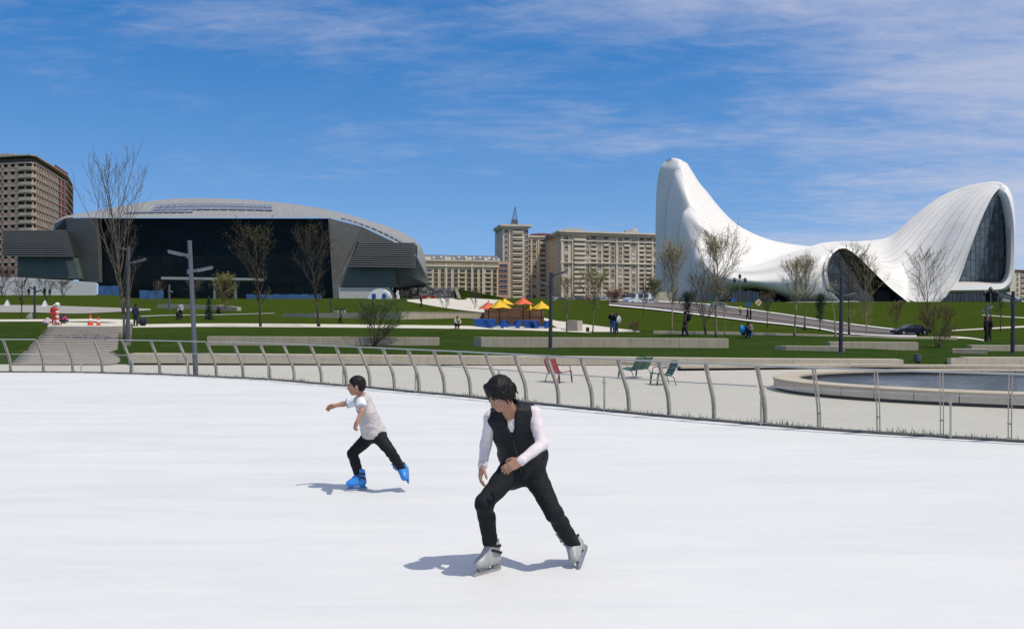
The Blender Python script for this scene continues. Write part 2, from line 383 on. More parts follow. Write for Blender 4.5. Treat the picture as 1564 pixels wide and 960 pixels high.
# ------------------------------------------------------------------ terrain
def kz(rows): return [(y, HC+(HORIZ-v)*y/FPX) for y, v in rows]
TL = [(38.4,557),(39.5,556),(60,498.5),(68,491),(95,478),(115,467),(150,455),(190,451),(260,449),(600,455)]
TM = [(38.4,541),(44,534),(50,527.5),(57,511.5),(64,501.5),(74,494),(100,480),(120,469),(170,458),(220,455.5),(300,455),(600,456)]
TK = [(38.4,543),(44,535),(50,529),(57,512.5),(70,506),(84,499),(100,490),(130,478),(165,463),(220,456),(300,455),(600,455)]
TCOL = [(-700, kz(TL)), (0, kz(TL)), (176, kz(TL)), (200, kz(TM)), (700, kz(TM)), (800, kz(TK)), (900, kz(TK)),
  (1000, kz([(38.4,545),(50,529.5),(57,513.5),(62,509.5),(100,493),(148,475),(165,465),(185,461),(240,459),(600,455)])),
  (1100, kz([(38.4,546),(50,530),(57,514),(62,510),(100,500),(136,486),(150,475),(162,466),(240,462),(600,455)])),
  (1200, kz([(38.4,547),(50,531),(57,515),(62,511),(95,503),(124,496),(142,482),(200,470),(250,462),(600,455)])),
  (1300, kz([(38.4,548),(50,532),(57,516.5),(62,512.5),(95,511.5),(112,510),(126,496),(200,476),(255,461),(600,455)])),
  (1400, kz([(38.4,552),(50,535),(57,520),(62,516),(95,515),(108,514.3),(117,508),(200,482),(262,460.5),(600,455)])),
  (1564, kz([(38.4,555),(44,545),(50,536),(57,526),(80,512),(100,503),(140,490),(200,478),(262,461),(600,455)])),
  (2300, kz([(38.4,555),(44,545),(50,536),(57,526),(80,512),(100,503),(140,490),(200,478),(262,461),(600,455)]))]
def prof(k, Y):
    r = k[1]
    if Y <= r[0][0]: return r[0][1]
    for (y0, z0), (y1, z1) in zip(r, r[1:]):
        if Y <= y1:
            return z0+(z1-z0)*(Y-y0)/(y1-y0)
    return r[-1][1]
def gz(X, Y):
    """height of the lawn at X, Y"""
    if Y < 38.4: return -0.55
    Yc = min(Y, 600.0); u = CU+FPX*X/max(Y, 1)
    if Y < 60:                                            # the bed of the stairs
        f = (Y-37.6)/22.4
        if 16+60*f+5 < u < (168+15*f if f < 0.5 else 175.5+13*(f-0.5))-5: return prof(TCOL[1], Y)-0.45
    if u <= TCOL[0][0]: return prof(TCOL[0], Yc)
    for a, b in zip(TCOL, TCOL[1:]):
        if u <= b[0]:
            t = (u-a[0])/(b[0]-a[0]); t = t*t*(3-2*t) if b[0]-a[0] > 60 else t
            return prof(a, Yc)*(1-t)+prof(b, Yc)*t
    return prof(TCOL[-1], Yc)
def gp(X, Y, dz=0.0): return Vector((X, Y, gz(X, Y)+dz))
def gnd(u, v, lo=38.5, hi=420.0):
    """where the line of sight through pixel (u, v) meets the lawn"""
    def pv(Y):
        X = (u-CU)/FPX*Y; return HORIZ-(gz(X, Y)-HC)*FPX/Y
    best = lo; Y = lo
    while Y < hi:
        if pv(Y) <= v:
            a, b = max(lo, Y-1.0), Y
            for _ in range(24):
                c = (a+b)/2
                if pv(c) <= v: b = c
                else: a = c
            best = b; break
        Y += 0.5 if Y < 90 else 1.0
    else: best = hi
    X = (u-CU)/FPX*best
    return Vector((X, best, gz(X, best)))

def lawn():
    ys = [-120, 0, 20, 38.35, 38.4]+[38.4+0.8*i for i in range(1, 40)]+[70+2*i for i in range(1, 66)]+[202+6*i for i in range(0, 22)]+[340,370,400,450,500,600,900,2000,6000]
    us = [-8000,-3000,-1400,-700]+list(range(-500, 0, 50))+list(range(0, 1570, 14))+list(range(1600, 2350, 75))+[2600,4000,9000]
    mb = MB(); rows = []
    for y in ys:
        yy = max(y, 38.4); r = []
        for u in us:
            x = (u-CU)/FPX*yy
            r.append((x, y, gz(x, y) if y > 38.36 else -0.55))
        rows.append(r)
    mb.grid(rows, uv=False)
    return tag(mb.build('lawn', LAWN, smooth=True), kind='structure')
lawn()

def drape(name, top, bot, m, dz=0.03, n=60, k=3, kind='structure', lo=38.5):
    """a strip of ground between two rows of pixels, laid on the lawn"""
    mb = MB(); rows = []
    def row(P):
        P = [Vector((a, b, 0)) for a, b in P]
        return catmull(P, n)
    a, b = row(bot), row(top)
    for j in range(k+1):
        rr = []
        for p, q in zip(a, b):
            w = p.lerp(q, j/k); g = gnd(w.x, w.y, lo); rr.append(g+Vector((0, 0, dz*max(1.0, g.y/70))))
        rows.append(rr)
    mb.grid(rows, uv=False)
    return tag(mb.build(name, m, smooth=True), kind=kind)
drape('light_path', [(176,496.2),(300,494.3),(420,494.6),(600,496.3),(730,498),(800,499),(870,502)], [(176,500.8),(300,499.4),(420,499.8),(600,501.2),(730,503),(800,504.6),(905,508.6)], PATHM)
drape('light_path', [(-30,488.3),(80,487.6),(150,487.3),(210,488.6)], [(-30,491.4),(80,491.2),(150,491.5),(210,496)], PATHM)
drape('grey_path', [(-30,466),(60,466.5),(140,469),(230,472)], [(-30,477),(60,477.5),(120,479),(230,474)], PATHG)
drape('light_path', [(215,482.5),(260,481),(320,480.5),(420,478.2)], [(215,484),(260,482.3),(320,481.7),(420,479.0)], PATHG)
drape('plaza_slope', [(622,458),(700,455.2),(740,457),(768,459)], [(622,460.5),(680,470.5),(735,477),(768,479)], PATHM, k=5)
drape('light_path', [(829,485.2),(850,490),(870,492.4),(905,497),(975,505.6)], [(829,488),(850,500),(870,506.5),(905,507),(978,507.2)], PATHM, k=5)
ROAD_T = [(930,460.3),(1000,462.6),(1060,465),(1105,469.6),(1150,475.6),(1200,482.6),(1250,490),(1300,497),(1345,502.5),(1400,508.6)]
ROAD_B = [(930,466.5),(1000,473),(1060,480.2),(1105,485.6),(1150,491),(1200,496.2),(1250,502.5),(1290,509.4),(1345,513),(1400,514)]
drape('road', ROAD_T, ROAD_B, ROADM, 0.05, 90, 6)
sh = lambda P, d: [(u, v+d) for u, v in P]
drape('kerb', sh(ROAD_B, 0), sh(ROAD_B, 1.5), WHITEK, 0.10, 90, 2)
drape('kerb', sh(ROAD_T, -1.3), sh(ROAD_T, -0.1), WHITEK, 0.10, 90, 2)
LANE = [(a[0], a[1]*0.55+b[1]*0.45) for a, b in zip(ROAD_T, ROAD_B)]
drape('pavement', LANE, [(u, v+2.2) for u, v in LANE], m_concrete('pinkish paver', (0.17, 0.145, 0.13), (0.22, 0.19, 0.17)), 0.09, 90, 1)
drape('light_path', [(1454,504.2),(1500,501.6),(1564,497.8),(1640,494)], [(1454,505.8),(1500,503.4),(1564,500.4),(1640,497)], PATHM)
drape('light_path', [(1500,481),(1564,485),(1640,489)], [(1500,481.8),(1564,486.2),(1640,490.6)], PATHM)
drape('light_path', [(1452,513.5),(1480,515.4),(1503,519)], [(1452,517),(1480,517.6),(1503,521)], PATHM)

# ------------------------------------------------------------------ ice, plaza
EDGE = [(-260,566.5),(-120,567.5),(0,568.3),(80,568.6),(156,569.6),(243,572),(330,576),(411,580),(490,586.6),(565,592.5),(630,598.8),(700,604.8),(777,612.5),(850,620),(945,629.5),(1040,638.6),(1110,644.5),(1180,650.5),(1250,656),(1340,662),(1440,668),(1564,675.5),(1800,690),(2300,720)]
EP = [flat(u, v, 0.0) for u, v in EDGE]
FC = catmull(EP, 900)                                    # foot of the barrier, at ice level
def inward(i):
    a, b = FC[max(0, i-4)], FC[min(len(FC)-1, i+4)]; d = (b-a).normalized()
    n = Vector((d.y, -d.x, 0));
    return n if n.y < 0 else -n
def f_idx(u):
    return min(range(len(FC)), key=lambda i: abs(CU+FPX*FC[i].x/FC[i].y-u))
mb = MB()
rows = []
for k in range(13):
    t = k/12; t = t**0.6
    rows.append([(p.x*(1-t)+(-60+120*i/90)*t*1.0 if False else p.x*(1-t)+p.x*3.0*t, p.y*(1-t)+(-45)*t, 0.0) for i, p in enumerate(FC[::10])])
mb.grid(rows, uv=False)
tag(mb.build('ice_rink', ICE, smooth=True), kind='structure')
mb = MB(); mb.grid([[(x, y, -0.35) for x in range(-120, 121, 8)] for y in (4, 12, 20, 28, 38.39)], uv=False)
tag(mb.build('plaza_pavement', PLAZA), kind='structure')
# kerb with a dark steel edge, and the strip of soil and grass behind it
mb = MB(); mb2 = MB(); r = [[], [], [], []]; r2 = [[], []]
for i in range(0, len(FC), 3):
    n = inward(i); p = FC[i]
    r[0].append(p+n*0.05+Vector((0, 0, 0.004))); r[1].append(p+n*0.05+Vector((0, 0, 0.035))); r[2].append(p-n*0.10+Vector((0, 0, 0.035))); r[3].append(p-n*0.10+Vector((0, 0, -0.36)))
    r2[0].append(p-n*0.09+Vector((0, 0, 0.02))); r2[1].append(p-n*0.50+Vector((0, 0, -0.345)))
mb.grid(r, uv=False); mb2.grid(r2, uv=False)
tag(mb.build('rink_kerb', mat('weathered steel edge', (0.115, 0.11, 0.10), 0.6, 0.1, var=0.25)), kind='structure')
tag(mb2.build('soil_strip', mat('pale dry soil', (0.25, 0.25, 0.205), 0.95, var=0.35, scale=6)), kind='structure')
rg = random.Random(5)
mb = MB()
for i in range(0, len(FC)-1):
    p, q = FC[i], FC[i+1]; n = inward(i); L = (q-p).length
    u = CU+FPX*p.x/p.y
    if u < -30 or u > 1620: continue
    dens = 0.45+1.1*max(0.0, noise.noise(Vector((p.x*1.3, p.y*1.3, 3.1)))+0.25)
    if u < 190: dens *= 0.12
    for k in range(int(L*150*dens)+1):
        t = rg.random(); s = 0.10+0.20*rg.random()**1.4; b = p.lerp(q, t)-n*s; b.z = 0.02-(s-0.09)*0.85
        h = (0.035+0.075*rg.random())*(0.7+0.6*dens); a = rg.random()*6.28; w = 0.006+0.006*rg.random()
        dx, dy = math.cos(a)*w, math.sin(a)*w; l = Vector((rg.uniform(-.5, .5), rg.uniform(-.5, .5), 0))*h
        k0 = len(mb.v); mb.v += [(b.x-dx, b.y-dy, b.z), (b.x+dx, b.y+dy, b.z), (b.x+l.x, b.y+l.y, b.z+h)]; mb.face((k0, k0+1, k0+2), 0)
tag(mb.build('grass', [mat('verge grass', (0.11, 0.135, 0.07), 0.9, var=0.45, scale=4)], fix=False), kind='stuff')

# ------------------------------------------------------------------ the leaning balustrade behind the ice
fence = thing('rink_fence', 'taupe steel balustrade of curved leaning posts along the far edge of the ice', 'fence', FC[f_idx(700)])
off = wloc(fence)
PROF = [(0.0, -0.30), (0.0, 0.10), (0.015, 0.30), (0.06, 0.46), (0.14, 0.62), (0.235, 0.80), (0.335, 0.99), (0.375, 1.07)]   # lean towards the ice, height
def post_mesh():
    mb = MB()
    for s in (-1, 1):                                    # two flat bars with a gap
        pts = [(x, z) for x, z in PROF]
        for (x0, z0), (x1, z1) in zip(pts, pts[1:]):
            w = 0.033
            ring = []
            for x, z in ((x0, z0), (x1, z1)):
                ring.append([(x-w, s*0.022-0.008, z), (x+w, s*0.022-0.008, z), (x+w, s*0.022+0.008, z), (x-w, s*0.022+0.008, z)])
            n = len(mb.v); mb.v += ring[0]+ring[1]
            for k in range(4):
                k2 = (k+1) % 4; mb.face((n+k, n+k2, n+4+k2, n+4+k))
            mb.face((n+3, n+2, n+1, n)); mb.face((n+4, n+5, n+6, n+7))
    mb.box((0.0, 0, 0.045), (0.16, 0.10, 0.012))
    for z in (0.28, 0.66, 0.93):
        x = np.interp(z, [q[1] for q in PROF], [q[0] for q in PROF]); mb.tube([(x, -0.035, z), (x, 0.035, z)], 0.012, 6)
    return mb.mesh('post', STEEL)
PM = post_mesh()
posts = [-130,-82,-33,16,65,110,156,200,243,287,330,370,411,449,490,528,565,602,640,678,718,759,803,853,905,960,1020,1090,1167,1250,1343,1440,1540,1650,1770]
tops = []
# far posts are set by eye, then every one is stood on the foot line of the balustrade
for u in posts:
    i = f_idx(u); p = FC[i]-inward(i)*0.02; n = inward(i)
    add('post', PM, fence, p-off+Vector((0, 0, 0)), (0, 0, math.atan2(n.y, n.x)))
    tops.append((u, p+n*0.375+Vector((0, 0, 1.075))))
def rail_run(u0, u1, lean, z, w, h, name, m, parent):
    mb = MB(); i0, i1 = f_idx(u0), f_idx(u1); P = []
    for i in range(i0, i1+1, 3): P.append(FC[i]+inward(i)*lean+Vector((0, 0, z)))
    ring = []
    for i, p in enumerate(P):
        d = (P[min(i+1, len(P)-1)]-P[max(i-1, 0)]).normalized(); s = Vector((-d.y, d.x, 0))
        ring.append([p+s*w/2, p+s*w/2+Vector((0, 0, h)), p-s*w/2+Vector((0, 0, h)), p-s*w/2])
    mb.grid(ring, closed=True, uv=False); mb.face([0, 1, 2, 3]); k = len(mb.v); mb.face([k-1, k-2, k-3, k-4])
    return mb.build(name, m, parent)
for a, b in ((-120, 66), (176, 330), (332, 803), (805, 1250), (1252, 1800)):
    rail_run(a, b, 0.355, 1.075, 0.075, 0.028, 'handrail', RAILM, fence)
# clear glass screen on the ice side of it
gl = thing('glass_screen', 'low clear glass screen on thin posts in front of the leaning balustrade', 'barrier', FC[f_idx(760)])
gp_us = [-120, -40, 20, 125, 205, 289, 412, 527, 637, 765, 926, 1165, 1454, 1800]
cl = MB(); cl.box((0, 0, 0.35), (0.03, 0.03, 0.72)); cl.box((0, 0, 0.05), (0.09, 0.07, 0.012)); cl.box((0.0, 0.0, 0.60), (0.06, 0.05, 0.05)); CLM = cl.mesh('clamp_post', RAILM)
for a, b in zip(gp_us, gp_us[1:]):
    i0, i1 = f_idx(a), f_idx(b); rws = [[], []]
    H = 0.60 if b < 300 else 0.70
    for i in list(range(i0, i1, 3))+[i1]:
        p = FC[i]+inward(i)*0.03; rws[0].append(p+Vector((0, 0, 0.05))); rws[1].append(p+Vector((0, 0, H-0.01)))
    m1 = MB()
    for j in range(len(rws[0])-1):
        pass
    m1.grid(rws, uv=False)
    m1.build('glass_pane', GLASSP, gl, smooth=True)
    rail_run(a, b, 0.03, H-0.012, 0.022, 0.02, 'top_rail', RAILM, gl)
    i = i0; p = FC[i]+inward(i)*0.06
    if a != 20: add('clamp_post', CLM, gl, p-wloc(gl), (0, 0, math.atan2(inward(i).y, inward(i).x)), (1, 1, H/0.71))

# ------------------------------------------------------------------ round pond with a stone rim
PC, PA, PB, PR = Vector((16.2, 25.35, 0)), 8.4, 4.75, R(-8)
def ell(a, b, t, z): return Vector((PC.x+a*math.cos(t)*math.cos(PR)-b*math.sin(t)*math.sin(PR), PC.y+a*math.cos(t)*math.sin(PR)+b*math.sin(t)*math.cos(PR), z))
pond = thing('pond_basin', 'raised pond basin ringed with beige stone panels beside the balustrade', 'pond', (PC.x, PC.y, -0.35))
NP = 44; ztop = 0.02
for k in range(NP):
    t0, t1 = 2*math.pi*k/NP, 2*math.pi*(k+1)/NP; g = (t1-t0)*0.012
    pan = MB(); cop = MB(); S = 5
    ts = [t0+g+(t1-t0-2*g)*i/S for i in range(S+1)]
    pan.grid([[ell(PA-0.05, PB-0.05, t, -0.26), ell(PA, PB, t, -0.26), ell(PA, PB, t, ztop-0.06), ell(PA-0.05, PB-0.05, t, ztop-0.06)] for t in ts], closed=True, uv=False)
    pan.face([0, 1, 2, 3]); n = len(pan.v); pan.face([n-1, n-2, n-3, n-4])
    cop.grid([[ell(PA-0.72, PB-0.62, t, ztop-0.058), ell(PA+0.03, PB+0.03, t, ztop-0.058), ell(PA+0.03, PB+0.03, t, ztop-0.012), ell(PA+0.015, PB+0.015, t, ztop), ell(PA-0.72, PB-0.62, t, ztop)] for t in ts], closed=True, uv=False)
    cop.face([0, 1, 2, 3, 4]); n = len(cop.v); cop.face([n-1, n-2, n-3, n-4, n-5])
    pan.build('stone_panel', STONE_B, pond); cop.build('coping_stone', CONC_L, pond)
mb = MB(); ts = [2*math.pi*i/96 for i in range(97)]
mb.grid([[ell(PA-0.10, PB-0.10, t, -0.36) for t in ts], [ell(PA-0.10, PB-0.10, t, ztop-0.062) for t in ts]], uv=False)
mb.grid([[ell(PA-0.70, PB-0.60, t, ztop-0.062) for t in ts], [ell(PA-0.70, PB-0.60, t, -0.5) for t in ts]], uv=False)
mb.build('plinth', mat('dark pond lining', (0.045, 0.044, 0.042), 0.7, var=0.3), pond, smooth=True)
mb = MB(); mb.grid([[ell((PA-0.71)*f, (PB-0.61)*f, t, ztop-0.14) for t in ts] for f in (0.001, 0.3, 0.6, 1.0)], uv=False)
tag(mb.build('pond_water', WATER, smooth=True), kind='structure')

# ------------------------------------------------------------------ seat walls, ledges and concrete terrace walls
def slab_wall(name, label, cat, pts, m, piece, depth=0.55, gap=0.012, seg=3.0, plinth=None, group=None, cap=None):
    """pts: (u, v_top, v_bottom, Y) along the front face; cast in pieces with open joints"""
    a = at(pts[0][0], pts[0][2], pts[0][3] or gnd(pts[0][0], pts[0][2]).y); th = thing(name, label, cat, a, 0, group)
    F = []
    pts = [(u, vt, vb, Y if Y else gnd(u, vb).y) for u, vt, vb, Y in pts]
    for u, vt, vb, Y in pts: F.append((at(u, vt, Y), at(u, vb, Y)))
    for (t0, b0), (t1, b1) in zip(F, F[1:]):
        L = (b1-b0).length; n = max(1, round(L/seg)); back = Vector((-(b1-b0).y, (b1-b0).x, 0)).normalized()*depth
        if back.y < 0: back = -back
        for k in range(n):
            f0, f1 = (k+gap/L*n*0.5)/n, (k+1-gap/L*n*0.5)/n
            w = MB(); dz = rg.uniform(-0.004, 0.004); low = Vector((0, 0, -0.25 if plinth is None else 0))
            P = [b0.lerp(b1, f0)+low, b0.lerp(b1, f1)+low, t0.lerp(t1, f1)+Vector((0, 0, dz)), t0.lerp(t1, f0)+Vector((0, 0, dz))]
            w.prism(P, back); w.build(piece, m, th)
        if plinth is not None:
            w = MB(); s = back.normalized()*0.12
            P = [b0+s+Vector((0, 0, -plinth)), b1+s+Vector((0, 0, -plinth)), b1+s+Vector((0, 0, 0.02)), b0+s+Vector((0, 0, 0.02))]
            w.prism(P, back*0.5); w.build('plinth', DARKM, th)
        if cap is not None:
            w = MB(); s = -back.normalized()*0.03
            P = [t0+s+Vector((0, 0, 0.002)), t1+s+Vector((0, 0, 0.002)), t1+s+Vector((0, 0, 0.05)), t0+s+Vector((0, 0, 0.05))]
            w.prism(P, back*1.05); w.build('cap', cap, th)
    return th
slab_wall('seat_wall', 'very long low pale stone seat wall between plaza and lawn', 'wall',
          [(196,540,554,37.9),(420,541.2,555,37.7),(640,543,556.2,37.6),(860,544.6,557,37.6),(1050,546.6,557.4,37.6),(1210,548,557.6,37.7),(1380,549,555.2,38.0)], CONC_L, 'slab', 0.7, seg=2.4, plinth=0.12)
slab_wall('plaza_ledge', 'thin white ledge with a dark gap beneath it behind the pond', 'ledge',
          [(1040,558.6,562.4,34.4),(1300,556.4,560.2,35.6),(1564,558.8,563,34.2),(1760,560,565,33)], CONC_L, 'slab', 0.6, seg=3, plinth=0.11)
slab_wall('concrete_wall', 'long grey concrete wall in the lawn behind the bare shrub', 'wall', [(316,513.5,528.5,50),(670,515.5,528.2,50)], CONC, 'slab', seg=3.0)
slab_wall('concrete_wall', 'longest grey concrete wall, in the lawn below the wooden kiosk', 'wall', [(723,514.6,526,49.5),(735,514.7,530,48.6),(1113,517,530.4,49)], CONC, 'slab', seg=3.0)
slab_wall('concrete_wall', 'low concrete wall tapering at one end beside the lamp post', 'wall', [(1183,528,529,47.5),(1200,528.2,534.5,46.8),(1291,529,538,46)], CONC, 'slab', seg=2.5)
slab_wall('concrete_wall', 'short concrete wall behind the lamp post right of the tapering wall', 'wall', [(1268,522,532,50),(1403,522.5,531,50)], CONC, 'slab', seg=2.5)
slab_wall('concrete_wall', 'short concrete wall beside the twiggy brown shrub', 'wall', [(1455,532.6,539,47),(1508,532.8,540.4,46.4)], CONC, 'slab', seg=2.0)
slab_wall('concrete_wall', 'concrete wall at the right edge behind the double arm lamp post', 'wall', [(1484,527,537,50),(1590,527.5,537.5,50)], CONC, 'slab', seg=2.5)
slab_wall('seat_wall', 'pale stone seat wall at the right edge behind the pond', 'wall', [(1471,546,555,38.4),(1478,546,555.4,38.0),(1640,546.4,555.6,38.2)], CONC_L, 'slab', 0.7, seg=2.4)
slab_wall('concrete_wall', 'long thin pale wall below the road under the row of young trees', 'wall', [(998,505,511.5,62),(1120,507,512.6,61),(1250,510.6,515,60),(1345,513.4,518.4,60),(1462,514.6,519,61)], CONC_L, 'slab', 0.5, seg=3.2)
slab_wall('concrete_wall', 'grey terrace wall on the lawn left of the wooden kiosk', 'wall', [(612,476.4,487.8,0),(740,477.8,488.2,0)], CONC, 'slab', 0.6, seg=3.0, cap=CONC_L)
slab_wall('concrete_wall', 'far terrace wall behind the dark tree with three small stools', 'wall', [(430,478.6,482.8,0),(480,478,484.8,0),(545,477,486,0),(611,476.4,487.8,0)], CONC, 'slab', 0.6, seg=3.0)
slab_wall('concrete_wall', 'far terrace wall behind the tall grey lamp post on the upper lawn', 'wall', [(240,464.4,470,0),(330,465.6,473,0),(362,469,474.5,0)], CONC, 'slab', 0.6, seg=3.0)
slab_wall('stone_block', 'square beige stone block beside the path right of the kiosk', 'block', [(864,489,506,70),(882,489.6,506.6,69.4)], m_concrete('pinkish stone', (0.37, 0.31, 0.255), (0.46, 0.39, 0.33), 0.1), 'slab', 0.8, seg=1.0)
slab_wall('garden_wall', 'white garden wall under the hanging end of the dark stadium wing', 'wall', [(-40,422,451,196),(40,424,452,196),(146,431,455,196)], mat('white render', (0.56, 0.56, 0.54), 0.8, var=0.08), 'slab', 0.6, seg=5.0)

# ------------------------------------------------------------------ broad steps up to the path
steps = thing('staircase', 'broad flight of shallow grey stone steps leading up from the ice', 'stairs', flat(110, 557, -0.35)); steps['kind'] = 'structure'
NS = 16
for k in range(NS):
    f0, f1 = k/NS, (k+1)/NS
    def edge(f):
        v = 556.5+(497.5-556.5)*f
        Y = 37.6+(60.0-37.6)*f
        ul = 16+(76-16)*f; ur = 168+(183-168)*f if f < 0.5 else 175.5+(182-175.5)*(f-0.5)*2
        return v, Y, ul, ur
    v0, Y0, ul0, ur0 = edge(f0); v1, Y1, ul1, ur1 = edge(f1)
    z1 = HC+(HORIZ-(v0-(v0-v1)*0.55))/FPX*Y0
    xl, xr = (ul0-CU)/FPX*Y0, (ur0-CU)/FPX*Y0
    nseg = 4
    for s in range(nseg):
        a, b = xl+(xr-xl)*s/nseg, xl+(xr-xl)*(s+1)/nseg
        w = MB(); w.box(((a+b)/2, (Y0+Y1)/2+0.35, z1-0.25), (b-a-0.012, Y1-Y0+0.7, 0.5)); w.build('step', STEPM, steps)
top = gnd(110, 494)
w = MB(); w.prism([at(72, 497.6, 59.5), at(186, 497.6, 59.5), at(200, 491.5, 68), at(80, 491.0, 68)], (0, 0, -0.4)); w.build('landing', PATHM, steps)

# ------------------------------------------------------------------ white curved culture centre
def m_wave():
    m, N, L, P = nmat('white curved panels')
    uv = N.new('ShaderNodeUVMap'); sp = N.new('ShaderNodeSeparateXYZ'); L.new(uv.outputs[0], sp.inputs[0])
    def mt(op, a, b):
        n = N.new('ShaderNodeMath'); n.operation = op
        for i, x in enumerate((a, b)):
            if isinstance(x, (int, float)): n.inputs[i].default_value = x
            else: L.new(x, n.inputs[i])
        return n.outputs[0]
    g = mt('POWER', mt('MULTIPLY', mt('ADD', sp.outputs[0], 0.02), mt('MULTIPLY', sp.outputs[1], 1.5)), 0.62)
    seam = mt('LESS_THAN', mt('FRACT', mt('MULTIPLY', g, 17), 0), 0.085)
    seam2 = mt('LESS_THAN', mt('FRACT', mt('MULTIPLY', sp.outputs[1], 64), 0), 0.08)
    f = pos_noise(N, L, 0.12, 5, 0.6); base = ramp(N, L, f, [(0.3, (0.70, 0.67, 0.61)), (0.7, (0.75, 0.72, 0.66))])
    wn_ = N.new('ShaderNodeTexWhiteNoise'); wn_.noise_dimensions = '2D'; cb = N.new('ShaderNodeCombineXYZ'); L.new(mt('FLOOR', mt('MULTIPLY', g, 17), 0), cb.inputs[0]); L.new(mt('FLOOR', mt('MULTIPLY', sp.outputs[1], 64), 0), cb.inputs[1]); L.new(cb.outputs[0], wn_.inputs['Vector'])
    base = mixc(N, L, 0.10, base, wn_.outputs['Value'], 'OVERLAY')
    c = mixc(N, L, seam2, base, (0.675, 0.645, 0.59)); c = mixc(N, L, seam, c, (0.44, 0.43, 0.41))
    L.new(c, P.inputs['Base Color']); P.inputs['Roughness'].default_value = 0.4; P.inputs['Specular IOR Level'].default_value = 0.3
    return m
WSKIN = m_wave()
WSIDE = m_skin_panels('white shell panels', (0.745, 0.715, 0.655), 16, 60, 0.05, 0.92, 0.4, 0.06, 0.02, 0.93)
WLIP = mat('white glossy lip', (0.75, 0.72, 0.665), 0.35, var=0.02)
GDARK = mat('dark blue glazing', (0.012, 0.018, 0.026), 0.05, var=0.3, scale=0.2, spec=0.8)
GPANE = [mat('blue grey pane %s' % n, c, 0.04, var=0.15, scale=0.4, spec=0.9) for n, c in (('a', (0.050, 0.068, 0.076)), ('b', (0.075, 0.098, 0.108)), ('c', (0.10, 0.128, 0.138)))]
MULL = mat('dark mullion', (0.020, 0.024, 0.028), 0.5, var=0)
def A(pts): return [at(*p) for p in pts]
def shell(name, curves, nu, nv, m, parent, cut=None):
    mb = MB(); mb.grid(loft([A(c) for c in curves], nu, nv)); return mb.build(name, m, parent, smooth=True)
base = at(1275, 461, 268)
cen = thing('culture_centre', 'sweeping white curved building with a tall rounded fin and a glazed wave', 'building', base)
wave = [
 [(1434,461.5,262),(1452,446,262),(1465,427,263),(1482,379,264),(1499,335,266),(1513,305,268),(1523,291,270),(1530,285,271),(1533,281.0,272.6),(1536,284,283),(1537,300,305),(1541,360,330),(1543,458,340)],
 [(1419,462,262),(1430,450,262.6),(1441,425,264),(1457,375,267),(1471,331,270),(1484,306,273),(1497,291,275.5),(1508,282.5,277),(1516,277.6,279),(1520,280,290),(1523,298,310),(1528,360,332),(1530,458,345)],
 [(1403,462,263),(1411,447,265),(1418,425,267),(1428,385,271),(1437,348,275),(1446,323,279),(1456,306,282.5),(1466,294,285),(1475,284.5,287),(1482,287,297),(1490,305,315),(1496,365,335),(1498,458,345)],
 [(1382,454,266),(1388,443,268),(1392,424,270.5),(1398,394,274),(1404,364,278),(1410,343,282),(1417,326,285.5),(1425,312,288.5),(1432,302.5,290.5),(1440,306,300),(1448,322,318),(1455,375,336),(1458,458,345)],
 [(1359,435.5,268),(1363,429,269.5),(1366,418,271.5),(1370,400,274.5),(1374,381,278),(1378,366,282),(1383,353,286),(1389,341,289.5),(1394,332,292),(1402,336,302),(1412,350,320),(1420,390,338),(1424,458,345)],
 [(1334,410.5,270.5),(1337,407.5,272),(1340,403,273.5),(1344,395.5,276),(1348,387,279),(1351,379.5,282.5),(1354,372,286.5),(1357,366,290),(1359,361,293),(1366,364,303),(1374,374,320),(1382,402,338),(1386,458,345)],
 [(1310,387.5,272.5),(1312,386,273.5),(1314,384,275),(1316,381.3,277),(1318,378.3,279.5),(1319,375.6,282.5),(1319,372.6,286.5),(1319,370,290),(1318,367.6,293),(1322,370,303),(1328,378,320),(1334,402,338),(1338,458,345)],
 [(1290,375.5,274),(1290,375,275),(1290,374.2,276),(1290,373.2,278),(1289,372,280),(1289,371,283),(1288,370,286.5),(1287,369,290),(1286,368,293),(1288,371,303),(1292,379,320),(1294,402,338),(1296,458,345)]]
shell('wave_shell', wave, 40, 60, WSKIN, cen)
